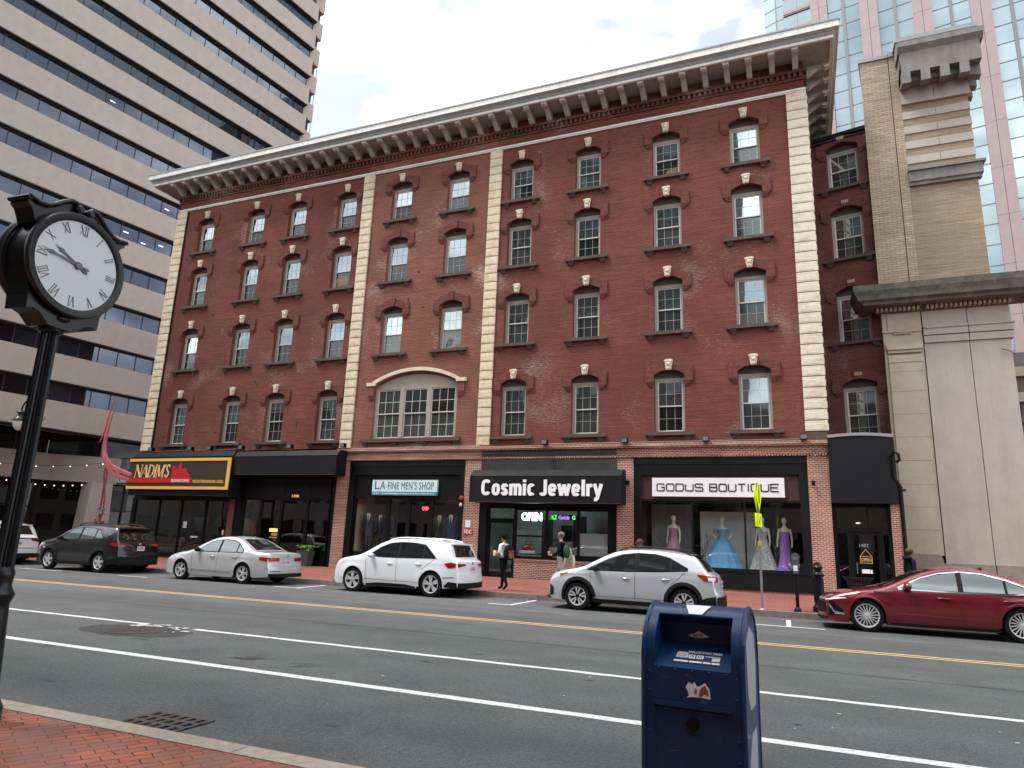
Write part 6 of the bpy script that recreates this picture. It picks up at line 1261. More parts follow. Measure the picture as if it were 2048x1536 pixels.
class Car:
    def __init__(s, name, label, x, y, sp, paint, group='cars parked along the far kerb'):
        """x: front axle position; nose towards -x"""
        s.sp = sp; s.t = thing(name, label, 'car', (x-sp['fo'], y, 0.0), 0, group); s.L = sp['L']; s.hw = sp['W']/2; s.paint = paint
        s.top = smooth_poly(sp['top'], 2); s.bot = sp['bot']; s.belt = sp['belt']; s.ax = (sp['fo'], sp['fo']+sp['wb']); s.tr = sp['tr']; s.ar = sp.get('ar', s.tr+.045); s.fb = sp.get('fb', .18); s.rb = sp.get('rb', .14)
        s.body(); s.details()
    def zb(s, x):
        z = lin(s.bot, x)
        for a in s.ax:
            d = abs(x-a)
            if d < s.ar: z = max(z, s.tr+math.sqrt(s.ar*s.ar-d*d)*1.0)
        return z
    def zt(s, x): return lin(s.top, x)
    def plan(s, x):
        u = min(1, max(0, (1.0-x)/1.0)); v = min(1, max(0, (x-(s.L-.9))/.9)); return 1-s.sp.get('ft', .16)*u**2.4-s.sp.get('rt', .10)*v**2.2
    def W(s, x, z):
        b = lin(s.belt, x); t = s.zt(x); zm = .62
        if z <= zm: k = 1-.055*((zm-z)/(zm-.18))**2
        elif z <= b: k = 1-.040*((z-zm)/max(.05, b-zm))**2
        else: k = .96-s.sp.get('tumble', .20)*min(1, (z-b)/max(.2, s.sp['H']-b))**1.08
        for zc, am in s.sp.get('crease', ()):
            zz = zc if not callable(zc) else zc(x); k += am*math.exp(-((z-zz)/.035)**2)
        for a in s.ax:                               # swollen arches
            d = math.hypot(x-a, z-s.tr); k += .012*math.exp(-((d-s.ar-.05)/.07)**2)
        y = s.hw*s.plan(x)*k; r = .085; d = t-z
        if d < r: y -= r*(1-math.sqrt(max(0, 1-(1-max(0, d)/r)**2)))*.9
        return max(.05, y)
    def bend(s, x, y):
        u = min(1, max(0, (1.0-x)/1.0)); v = min(1, max(0, (x-(s.L-.8))/.8)); k = (y/s.hw)**2; return x+s.fb*k*u*u-s.rb*k*v*v
    def P(s, x, y, z): return (s.bend(x, y), y, z)
    def cols(s):
        X = {0.0, s.L}
        for p in s.top+s.bot: X.add(min(max(p[0], 0), s.L))
        k = 0.0
        while k < s.L: X.add(round(k, 3)); k += .09
        for a in s.ax:
            for j in range(-16, 17): X.add(a+s.ar*math.sin(j/16*PI/2)*.9999)
        X = sorted(X); out_ = [X[0]]
        for x in X[1:]:
            if x-out_[-1] > .008: out_.append(x)
        out_[-1] = s.L; return out_
    def crown(s, x):
        e = .05; sl = abs(s.zt(min(s.L, x+e))-s.zt(max(0, x-e)))/(2*e); return .035/(1+3*sl*sl)
    def body(s):
        X = s.cols(); b = MB(); NZ = 14; NY = 10
        for sg in (-1, 1):
            rows = []
            for x in X:
                z0, z1 = s.zb(x), s.zt(x); z0 = min(z0, z1-.02); bl = min(lin(s.belt, x), z1-.05); bl = max(bl, z0+.01); zz = [z0+(bl-z0)*k/8 for k in range(8)]+[bl+(z1-bl)*(1-(1-k/NZ*1.0)**1.8) for k in range(NZ+1)]
                rows.append([s.P(x, sg*s.W(x, z), z) for z in zz])
            b.grid(rows, 0, flip=(sg > 0))
        rows = []
        for x in X:
            z1 = s.zt(x); w = s.W(x, z1); c = s.crown(x); rows.append([s.P(x, w*(-1+2*k/NY), z1+c*(1-(-1+2*k/NY)**2)) for k in range(NY+1)])
        b.grid(rows, 0, flip=True)
        for x in (X[0], X[-1]):
            z0, z1 = s.zb(x), s.zt(x); rows = []
            for j in range(7):
                z = z0+(z1-z0)*j/6; w = s.W(x, z); rows.append([s.P(x, w*(-1+2*k/NY), z) for k in range(NY+1)])
            b.grid(rows, 0, flip=(x > 1))
        s.body_o = b.build('body', s.paint, s.t, 38, weld=True)
        u = MB(); rows = []
        for k in range(30):
            x = s.L*k/29; z = max(.19, min(lin(s.bot, x)+.01, .34)); w = s.hw*.80; rows.append([(x, -w, z), (x, w, z)])
        u.grid(rows, flip=True)
        for a in s.ax:
            for sg in (-1, 1):
                rows = []
                for k in range(17):
                    an = PI*k/16; rows.append([(a+(s.ar+.01)*math.cos(an), sg*s.hw*.55, s.tr+(s.ar+.01)*math.sin(an)), (a+(s.ar+.01)*math.cos(an), sg*s.hw*.955, s.tr+(s.ar+.005)*math.sin(an))])
                u.grid(rows); u.box(a-s.ar, sg*s.hw*.52, .2, a+s.ar, sg*s.hw*.56, s.tr+s.ar)
        u.box(.25,-s.hw*.7,.22,s.L-.3,s.hw*.7,.5); u.build('underbody', M_under, s.t)
        for i, a in enumerate(s.ax):
            for sg in (-1, 1): s.wheel(a, sg)
    def wheel(s, a, sg):
        r = s.tr; w = s.sp.get('tw', .215); rr = s.sp['rim']; yo = sg*(s.hw-.012); hold = MB()
        hold.lathe([(rr,-w/2+.004),(rr+.012,-w/2),(r-.03,-w/2+.006),(r-.006,-w/2+.035),(r,-w/2+.06),(r,w/2-.06),(r-.006,w/2-.035),(r-.03,w/2-.006),(rr+.012,w/2),(rr,w/2-.004)], n=36, axis='y', cap=False)
        wh = thing('wheel', 'w', 'w', (0,0,0)); del wh['label']; del wh['category']; wh.parent = s.t; wh.location = (a, yo-sg*w/2, r)
        hold.build('tyre', M_tyre, wh, 40)
        if 'alloy' not in s.__dict__: s.alloy = {}
        if sg not in s.alloy: s.alloy[sg] = s.rim_mesh(rr, sg, w)
        link('rim', s.alloy[sg], wh)
    def rim_mesh(s, rr, sg, w):
        st = s.sp['spokes']; b = MB(); yf = sg*w/2
        b.lathe([(rr+.004,yf),(rr-.012,yf-sg*.004),(rr-.022,yf-sg*.03),(rr-.028,yf-sg*.13)], n=36, axis='y', cap=False); b.lathe([(rr-.03,yf-sg*.085),(.001,yf-sg*.085)], n=30, axis='y', m=2, cap=False); b.lathe([(.13,yf-sg*.075),(.125,yf-sg*.072),(.001,yf-sg*.072)], n=20, axis='y', m=1, cap=False)
        b.lathe([(.062,yf-sg*.05),(.05,yf-sg*.012),(.03,yf-sg*.006),(.001,yf-sg*.006)], n=16, axis='y', m=st.get('hubm', 0), cap=False)
        n = st['n']
        for k in range(n):
            a0 = 2*PI*k/n+st.get('ph', .3)
            for (da0, da1, w0, w1, mi) in st['arms']:
                p0 = (.035, a0+da0); p1 = (rr-.014, a0+da1); c0 = (p0[0]*math.cos(p0[1]), p0[0]*math.sin(p0[1])); c1 = (p1[0]*math.cos(p1[1]), p1[0]*math.sin(p1[1])); d = Vector((c1[0]-c0[0], c1[1]-c0[1])).normalized(); nn = (-d.y, d.x)
                poly = [(c0[0]+nn[0]*w0/2, c0[1]+nn[1]*w0/2), (c1[0]+nn[0]*w1/2, c1[1]+nn[1]*w1/2), (c1[0]-nn[0]*w1/2, c1[1]-nn[1]*w1/2), (c0[0]-nn[0]*w0/2, c0[1]-nn[1]*w0/2)]
                b.prism(poly, yf-sg*.045, yf-sg*(.012 if mi == 0 else .020), 'y', mi)
        return b.mesh('rim', [M_alloy, M_alloyd, M_disc], 40)
    def side_patch(s, name, lo, hi, m, sg=(-1, 1), off=.004, step=.05, nz=4, parent=None, thick=0.0):
        x0, x1 = max(lo[0][0], hi[0][0]), min(lo[-1][0], hi[-1][0]); X = {x0, x1}|{p[0] for p in lo+hi if x0 <= p[0] <= x1}; k = x0
        while k < x1: X.add(k); k += step
        X = sorted(X); b = MB()
        for g in sg:
            rows = []
            for x in X:
                a, c = lin(lo, x), lin(hi, x); rows.append([s.P(x, g*(s.W(x, a+(c-a)*j/nz)+off), a+(c-a)*j/nz) for j in range(nz+1)])
            b.grid(rows, flip=(g > 0))
            if thick:
                for J in (0, nz): b.grid([[r[J] for r in rows], [(r[J][0], r[J][1]-g*thick, r[J][2]) for r in rows]])
        return b.build(name, m, parent or s.t, 50)
    def side_line(s, pts, w=.010, off=.0035, sg=(-1, 1), b=None):
        b = b if b is not None else MB()
        Q = []
        for (a, c) in zip(pts[:-1], pts[1:]):
            n = max(1, int(math.hypot(c[0]-a[0], c[1]-a[1])/.06)); Q += [(a[0]+(c[0]-a[0])*k/n, a[1]+(c[1]-a[1])*k/n) for k in range(n)]
        Q.append(pts[-1])
        for g in sg:
            rows = []
            for k, q in enumerate(Q):
                p, r = Q[max(0, k-1)], Q[min(len(Q)-1, k+1)]; d = Vector((r[0]-p[0], r[1]-p[1])).normalized(); nx, nz = -d.y*w/2, d.x*w/2
                rows.append([s.P(q[0]+nx, g*(s.W(q[0]+nx, q[1]+nz)+off), q[1]+nz), s.P(q[0]-nx, g*(s.W(q[0]-nx, q[1]-nz)+off), q[1]-nz)])
            b.grid(rows, flip=(g < 0))
        return b
    def xt(s, z):
        """rearmost x of the outline at height z"""
        x = s.L
        while x > s.L*.55 and s.zt(x) < z: x -= .004
        return x
    def xn(s, z):
        x = 0.0
        while x < s.L*.4 and s.zt(x) < z: x += .004
        return x
    def end_patch(s, name, poly, m, off=.010, rear=True, n=6, parent=None):
        """quad-ish patch on the tail or nose: poly = (yL, yR, zlo(yL), zlo(yR), zhi(yL), zhi(yR))"""
        yl, yr, a0, a1, c0, c1 = poly; rows = []
        for k in range(n+1):
            y = yl+(yr-yl)*k/n; lo = a0+(a1-a0)*k/n; hi = c0+(c1-c0)*k/n; row = []
            for j in range(5):
                z = lo+(hi-lo)*j/4; x = s.xt(z) if rear else s.xn(z); c = s.crown(x)*(1-min(1, abs(y)/s.W(x, z))**2); row.append((s.bend(x, y)+(off if rear else -off)+(c*.4 if rear else -c*.4), y, z))
            rows.append(row)
        return MB().grid(rows).build(name, m, parent or s.t, 50)
    def top_patch(s, name, x0, x1, f0, f1, m, off=.006, n=10, parent=None):
        """glass on the upper skin between x0 and x1; f: share of the half width"""
        rows = []
        for k in range(n+1):
            x = x0+(x1-x0)*k/n; w = s.W(x, s.zt(x)); f = f0+(f1-f0)*k/n; c = s.crown(x); e = .02; sl = (s.zt(x+e)-s.zt(x-e))/(2*e); L = math.hypot(1, sl); row = []
            for j in range(9):
                y = w*f*(-1+j/4); p = s.P(x, y, s.zt(x)+c*(1-(y/w)**2)); row.append((p[0]-sl/L*off, p[1], p[2]+off/L))
            rows.append(row)
        return MB().grid(rows, flip=True).build(name, m, parent or s.t, 50)
    def arch_trim(s, m, wdt=.065, a_from=-12, a_to=192, tail=True):
        for a in s.ax:
            for g in (-1, 1):
                b = MB(); rows = []
                for k in range(41):
                    an = R(a_from+(a_to-a_from)*k/40); row = []
                    for j, rr in enumerate((s.ar-.012, s.ar+wdt*.5, s.ar+wdt)):
                        x, z = a+rr*math.cos(an), s.tr+rr*math.sin(an); z = max(z, .2); row.append(s.P(x, g*(s.W(x, z)+(.012, .014, .004)[j]), z))
                    rows.append(row)
                b.grid(rows, flip=(g < 0)); b.build('arch_trim', m, s.t, 50)
    def mirror(s, x, z, m, sz=1.0):
        for g in (-1, 1):
            w = s.W(x, z); b = MB(); b.ball((0, g*.10, .02), (.075*sz, .12*sz, .075*sz), 14); b.tube([(0.03, -g*.03, -.03), (.02, g*.06, -.01)], .022, 6); b.xf(Matrix.Translation((x, g*w, z))); b.build('mirror', m, s.t, 60)
    def handle(s, x, z, m, g=-1, w=.19):
        for g in (-1, 1):
            b = MB(); y = g*(s.W(x, z)); b.tube([(x-w/2, y+g*.0, z), (x-w/2+.03, y+g*.022, z+.004), (x+w/2-.03, y+g*.024, z+.008), (x+w/2, y+g*.002, z+.008)], [.010,.014,.014,.010], 6); b.build('door_handle', m, s.t, 60)
    def plate(s, y, z, w=.31, h=.155, off=.02, fr=None):
        b = MB(); x = s.bend(s.xt(z), y)+off; b.box(x-.004, y-w/2, z-h/2, x+.004, y+w/2, z+h/2); o = b.build('number_plate', M_plate, s.t)
        b = MB(); r = random.Random(int(z*1000+s.L*77)); yy = y-w/2+.03
        while yy < y+w/2-.05: b.box(x+.004, yy, z-.03, x+.0055, yy+.028, z+.03); yy += .042
        b.box(x+.004, y-.06, z+.045, x+.0055, y+.06, z+.06); b.build('plate_print', M_plater, o)
    def badge(s, z, r=.045, off=.012):
        x = s.xt(z); x = x+off+s.crown(x)*.4; b = MB(); b.lathe([(r,-.002),(r*.8,.004),(r*.55,.004),(r*.5,-.002)], (x,0,z), 18, 'x'); b.box(x,-r*.6,z-.006,x+.004,r*.6,z+.006); b.build('badge', M_chrome, s.t)
    def seams(s, lines, w=.009):
        b = MB()
        for l_ in lines: s.side_line(l_, w, b=b)
        b.build('door_seam', M_seam, s.t)
    def rails(s, x0, x1, m, h=.05, inset=.06):
        for g in (-1, 1):
            P = []
            for k in range(13):
                x = x0+(x1-x0)*k/12; e = min(1, k/1.5, (12-k)/1.5); P.append((x, g*(s.W(x, s.zt(x)-.02)-inset), s.zt(x)+.012+h*e))
            MB().tube(P, .020, 6).build('roof_rail', m, s.t, 60)
    def dlo(s, lo, hi, m, surround=M_blk2, grow=.022, splits=()):
        """side glass: black surround, then panes between the pillar positions"""
        glo = [(lo[0][0]-grow*1.6, lo[0][1]-grow)]+[(x, z-grow) for x, z in lo[1:-1]]+[(lo[-1][0]+grow*1.4, lo[-1][1]-grow)]; ghi = [(hi[0][0]-grow*1.6, hi[0][1]-grow*.2)]+[(x, z+grow) for x, z in hi[1:-1]]+[(hi[-1][0]+grow*1.4, hi[-1][1]+grow*.2)]
        o = s.side_patch('window_surround', glo, ghi, surround, off=.003)
        ed = [lo[0][0]]+[e for sp_ in splits for e in sp_]+[lo[-1][0]]
        for k in range(0, len(ed)-1, 2):
            a, c = ed[k], ed[k+1]; f = lambda P: [(a, lin(P, a))]+[p for p in P if a < p[0] < c]+[(c, lin(P, c))]
            [s.side_patch('side_window', f(lo), f(hi), m, sg=(g,), off=.007) for g in (-1, 1)]
    def antenna(s, x):
        z = s.zt(x)+s.crown(x); b = MB(); b.prism([(x-.08,z-.005),(x+.06,z-.005),(x+.055,z+.055),(x+.03,z+.055)], -.018, .018); b.build('antenna', s.paint, s.t)
    def details(s): s.sp['fn'](s)
def paint(name, c, metal=.25, rough=.30): return mat('paint_'+name, c, rough, metal=metal, coat=1.0)
P_white = paint('white', (.74,.75,.77), 0.0); P_silver = paint('silver', (.58,.585,.595), .45, .34); P_silverb = paint('cool_silver', (.56,.57,.60), .45, .36); P_grey = paint('graphite', (.008,.009,.012), .35, .28); P_red = paint('deep_red', (.17,.007,.017), .35, .26); P_white2 = paint('pearl_white', (.66,.66,.67), 0.0)
# --- white compact SUV ------------------------------------------------
def fn_q(s):
    s.dlo([(1.38,1.075),(1.45,1.06),(2.2,1.065),(3.0,1.075),(3.62,1.09)], [(1.38,1.085),(1.75,1.32),(2.05,1.44),(2.4,1.485),(2.9,1.475),(3.25,1.43),(3.62,1.12)], M_cglass, splits=((2.36,2.44),(3.2,3.27)))
    s.side_line([(1.4,1.045),(2.3,1.043),(3.7,1.075)], .014, .006).build('window_trim', M_chrome, s.t)
    s.seams([[(1.30,.99),(1.32,.60),(1.36,.36)], [(2.37,1.05),(2.38,.36)], [(3.62,1.05),(3.40,.88),(3.22,.74)], [(1.36,.40),(3.12,.38)]])
    s.handle(2.16,.87,s.paint); s.handle(3.12,.89,s.paint); s.mirror(1.52,1.06,s.paint); s.antenna(3.7)
    s.arch_trim(s.paint, .05)
    s.side_patch('sill_trim', [(1.37,.215),(3.05,.215)], [(1.37,.27),(1.75,.31),(2.7,.31),(3.05,.26)], M_plast, off=.012)
    s.top_patch('windscreen', 1.12, 1.80, .88, .86, M_cglass); s.top_patch('rear_window', 4.02, 4.215, .80, .86, M_cglass, off=.008)
    for g in (-1, 1):
        s.side_patch('tail_lamp', [(3.98,.93),(4.12,.82),(4.44,.85)], [(3.98,.95),(4.2,.985),(4.44,.955)], M_tail, sg=(g,), off=.008); s.end_patch('tail_lamp', (g*.78, g*.42, .85,.90, .955,.945), M_tail, .014)
        s.side_patch('head_lamp', [(.03,.66),(.2,.74),(.5,.83)], [(.03,.70),(.2,.86),(.5,.88)], M_tailw, sg=(g,), off=.006)
    s.plate(0,.80); s.badge(.965,.05)
    s.side_patch('lower_bumper', [(3.98,.30),(4.2,.28),(4.46,.27)], [(3.98,.31),(4.15,.45),(4.46,.43)], M_plast, off=.010); s.end_patch('lower_bumper', (-.82,.82,.26,.26,.42,.42), M_plast, .012); s.side_line([(3.9,.55),(4.35,.57)], .02, .006).build('reflector', M_plast, s.t)
    s.rails(1.95, 3.75, s.paint, .03)
    b = MB(); b.box(s.xt(1.48)-.02,-.62,1.475,s.xt(1.48)+.10,.62,1.505); b.build('spoiler', s.paint, s.t)
SP_Q = dict(L=4.48, W=1.85, H=1.60, fo=.87, wb=2.68, tr=.355, rim=.245, ar=.405, top=[(0,.50),(.015,.68),(.06,.82),(.2,.93),(.55,1.0),(1.05,1.075),(1.45,1.31),(1.75,1.48),(2.05,1.565),(2.6,1.60),(3.3,1.585),(3.85,1.53),(4.02,1.485),(4.12,1.30),(4.23,1.085),(4.36,1.04),(4.42,1.0),(4.425,.80),(4.44,.70),(4.475,.62),(4.48,.45)],
  bot=[(0,.28),(.1,.22),(1.3,.21),(3.2,.21),(4.0,.26),(4.48,.30)], belt=[(0,.80),(1.3,1.03),(2.4,1.045),(3.7,1.08),(4.48,1.05)], crease=((.93,.010),(.42,.008)), fn=fn_q, spokes=dict(n=5, ph=.4, arms=[(-.17,-.17,.035,.055,0),(.17,.17,.035,.055,0)]))
# --- silver crossover with black cladding ------------------------------
def fn_c(s):
    s.dlo([(1.20,1.02),(1.35,1.015),(2.2,1.02),(3.0,1.05),(3.66,1.10)], [(1.20,1.03),(1.7,1.27),(2.05,1.40),(2.45,1.455),(2.9,1.44),(3.25,1.36),(3.66,1.15)], M_cglass, splits=((2.37,2.50),(3.24,3.31)))
    s.seams([[(1.25,.97),(1.27,.60),(1.36,.34)], [(2.40,1.01),(2.40,.34)], [(3.62,1.06),(3.42,.86),(3.25,.74)], [(1.36,.385),(3.1,.375)]])
    s.handle(2.18,.84,M_chrome); s.handle(3.14,.86,M_chrome); s.mirror(1.40,1.03,M_blk2)
    s.arch_trim(M_plast, .085); s.side_patch('cladding', [(1.33,.21),(3.15,.21)], [(1.33,.31),(3.15,.31)], M_plast, off=.014, thick=.03)
    s.side_line([(1.34,.335),(3.15,.33)], .022, .012).build('sill_strip', M_chrome, s.t)
    s.side_patch('cladding', [(3.97,.30),(4.2,.27),(4.44,.26)], [(3.97,.42),(4.2,.50),(4.44,.53)], M_plast, off=.012); s.end_patch('cladding', (-.82,.82,.27,.27,.52,.52), M_plast, .014)
    s.top_patch('windscreen', 1.02, 1.80, .88, .86, M_cglass); s.top_patch('rear_window', 3.88, 4.16, .78, .84, M_cglass, off=.010)
    for g in (-1, 1):
        s.side_patch('tail_lamp', [(3.92,1.0),(4.1,.88),(4.40,.85)], [(3.92,1.02),(4.1,1.01),(4.40,.985)], M_tail, sg=(g,), off=.010); s.end_patch('tail_lamp', (g*.74, g*.45, .85,.87, .985,.96), M_tail, .014); s.side_patch('reverse_lamp', [(4.22,.875),(4.40,.87)], [(4.22,.955),(4.40,.95)], M_tailw, sg=(g,), off=.014)
        s.side_patch('head_lamp', [(.03,.70),(.2,.74),(.38,.80)], [(.03,.74),(.25,.86),(.38,.88)], M_tailw, sg=(g,), off=.008); s.side_patch('indicator', [(.38,.80),(.62,.91)], [(.38,.88),(.62,.93)], M_amber, sg=(g,), off=.008)
        s.side_patch('fog_surround', [(.03,.33),(.16,.35)], [(.03,.62),(.16,.52)], M_plast, sg=(g,), off=.010)
    s.end_patch('grille', (-.5,.5,.52,.52,.74,.74), M_blk2, .012, rear=False); s.end_patch('lower_bumper', (-.8,.8,.24,.24,.36,.36), M_plast, .014, rear=False)
    s.plate(0,.80); s.badge(.98); s.rails(1.95, 3.75, M_blk2, .06, .05)
    b = MB(); b.box(s.xt(1.44)-.05,-.58,1.43,s.xt(1.44)+.15,.58,1.47); b.tube([(s.xt(1.2)+.03,.0,1.06),(s.xt(1.2)+.0,.3,1.14)], .012, 5); b.build('spoiler', M_blk2, s.t)
SP_C = dict(L=4.465, W=1.80, H=1.56, fo=.92, wb=2.665, tr=.345, rim=.225, ar=.40, top=[(0,.45),(.01,.66),(.05,.78),(.18,.89),(.5,.97),(1.0,1.05),(1.45,1.29),(1.8,1.46),(2.1,1.53),(2.6,1.56),(3.2,1.53),(3.7,1.46),(3.86,1.43),(4.0,1.28),(4.18,1.05),(4.30,1.0),(4.36,.92),(4.38,.72),(4.42,.64),(4.46,.60),(4.465,.42)],
  bot=[(0,.29),(.15,.24),(1.3,.22),(3.2,.22),(4.1,.27),(4.465,.33)], belt=[(0,.76),(1.2,.99),(2.4,1.0),(3.6,1.07),(4.465,1.02)], crease=((.90,.010),(.45,.008)), tumble=.22, fn=fn_c, spokes=dict(n=5, ph=.25, hubm=1, arms=[(0,0,.09,.12,1),(-.16,-.24,.014,.05,0),(.16,.24,.014,.05,0)]))
# --- silver saloon ----------------------------------------------------
def fn_j(s):
    s.dlo([(1.50,.965),(1.6,.955),(2.4,.96),(3.2,.975),(3.46,.985)], [(1.50,.975),(1.9,1.19),(2.2,1.30),(2.55,1.345),(2.95,1.325),(3.2,1.25),(3.46,1.05)], M_cglassl, splits=((2.43,2.52),(3.20,3.25)))
    s.seams([[(1.36,.92),(1.38,.60),(1.42,.30)], [(2.46,.94),(2.47,.29)], [(3.46,.94),(3.30,.78),(3.20,.66)], [(1.42,.33),(3.05,.31)]]); s.side_line([(1.4,.40),(3.1,.385)], .035, .006).build('sill_moulding', s.paint, s.t)
    s.handle(2.25,.80,s.paint); s.handle(3.18,.82,s.paint); s.mirror(1.62,.98,M_blk2); s.arch_trim(s.paint, .045)
    s.top_patch('windscreen', 1.20, 2.02, .88, .84, M_cglass); s.top_patch('rear_window', 3.18, 3.84, .84, .86, M_cglass, off=.008)
    for g in (-1, 1):
        s.side_patch('tail_lamp', [(4.22,.76),(4.60,.73)], [(4.22,.86),(4.60,.85)], M_tail, sg=(g,), off=.008); s.end_patch('tail_lamp', (g*.76, g*.36, .73,.74, .85,.84), M_tail, .012)
        s.side_patch('head_lamp', [(.03,.56),(.25,.64),(.48,.72)], [(.03,.60),(.25,.76),(.48,.78)], M_tailw, sg=(g,), off=.006)
    s.plate(0,.70,.32,.155,.02); s.badge(.90,.05); s.end_patch('lower_bumper', (-.8,.8,.24,.24,.36,.36), M_plast, .010); s.end_patch('bumper_slot', (-.75,-.35,.41,.41,.44,.44), M_plast, .014); s.antenna(3.1)
    s.side_line([(1.9,1.22),(2.2,1.335),(2.6,1.375),(3.0,1.355),(3.3,1.24)], .014, .005).build('roof_trim', s.paint, s.t)
SP_J = dict(L=4.66, W=1.78, H=1.45, fo=.92, wb=2.65, tr=.325, rim=.215, ar=.37, top=[(0,.42),(.01,.58),(.06,.68),(.25,.78),(.7,.88),(1.2,.95),(1.65,1.19),(2.0,1.36),(2.35,1.44),(2.75,1.45),(3.1,1.41),(3.5,1.22),(3.88,1.02),(4.2,1.0),(4.54,.985),(4.575,.93),(4.58,.72),(4.62,.60),(4.655,.55),(4.66,.38)],
  bot=[(0,.24),(.1,.19),(1.3,.185),(3.2,.185),(4.1,.22),(4.66,.26)], belt=[(0,.68),(1.4,.93),(2.4,.945),(3.5,.965),(4.66,.95)], crease=((.84,.009),(.38,.006)), tumble=.235, fn=fn_j, spokes=dict(n=5, ph=.1, arms=[(-.13,-.2,.026,.03,0),(.13,.2,.026,.03,0)]))
# --- dark grey SUV ----------------------------------------------------
def fn_r(s):
    s.dlo([(1.42,1.14),(1.5,1.125),(2.3,1.13),(3.0,1.15),(3.62,1.19)], [(1.42,1.15),(1.75,1.37),(2.05,1.50),(2.4,1.555),(3.0,1.54),(3.35,1.47),(3.62,1.21)], M_cglassl, splits=((2.36,2.46),(3.16,3.22)))
    s.seams([[(1.34,1.06),(1.34,.60),(1.40,.38)], [(2.40,1.1),(2.40,.38)], [(3.56,1.14),(3.38,.95),(3.2,.8)]])
    s.handle(2.18,.96,M_plast); s.handle(3.12,.99,M_plast); s.mirror(1.52,1.13,M_blk2); s.arch_trim(M_plast, .085)
    s.side_patch('cladding', [(1.38,.24),(3.15,.24)], [(1.38,.36),(3.15,.34)], M_plast, off=.012, thick=.03); s.side_patch('cladding', [(4.03,.34),(4.57,.32)], [(4.03,.42),(4.57,.58)], M_plast, off=.010); s.end_patch('cladding', (-.85,.85,.30,.30,.58,.58), M_plast, .012)
    s.top_patch('windscreen', 1.16, 1.86, .88, .86, M_cglass); s.top_patch('rear_window', 4.12, 4.36, .80, .86, M_cglass, off=.010)
    for g in (-1, 1):
        s.side_patch('tail_lamp', [(4.06,1.02),(4.3,.94),(4.52,.94)], [(4.06,1.04),(4.3,1.06),(4.52,1.05)], M_tail, sg=(g,), off=.010); s.end_patch('tail_lamp', (g*.80, g*.46, .94,.99, 1.05,1.05), M_tail, .014)
        s.side_patch('quarter_window', [(3.86,1.20),(4.12,1.17)], [(3.86,1.42),(4.12,1.20)], M_cglass, sg=(g,), off=.006)
        s.side_patch('head_lamp', [(.05,.76),(.2,.82),(.5,.92)], [(.05,.80),(.2,.93),(.5,.96)], M_tailw, sg=(g,), off=.006)
    s.plate(0,.88); s.badge(1.02,.055)
    for g in (-1, 1): s.end_patch('tail_trim', (g*.44, g*.30, .99,.93, 1.0,.94), M_chrome, .02)
    s.rails(2.0, 3.8, M_blk2, .05); b = MB(); b.box(s.xt(1.56)-.06,-.66,1.545,s.xt(1.56)+.17,.66,1.59); b.build('spoiler', s.paint, s.t); s.antenna(3.9)
SP_R = dict(L=4.60, W=1.855, H=1.68, fo=.94, wb=2.69, tr=.36, rim=.23, ar=.415, top=[(0,.55),(.015,.78),(.06,.92),(.25,1.02),(.6,1.07),(1.1,1.15),(1.5,1.40),(1.85,1.58),(2.15,1.655),(2.7,1.68),(3.4,1.67),(3.95,1.62),(4.12,1.58),(4.25,1.38),(4.38,1.12),(4.48,1.06),(4.53,.98),(4.54,.78),(4.56,.70),(4.595,.64),(4.60,.45)],
  bot=[(0,.32),(.12,.26),(1.3,.24),(3.2,.24),(4.1,.30),(4.60,.36)], belt=[(0,.90),(1.4,1.10),(2.4,1.11),(3.6,1.17),(4.60,1.12)], crease=((1.0,.010),(.50,.010)), fn=fn_r, spokes=dict(n=5, ph=.3, arms=[(0,0,.10,.06,0)]))
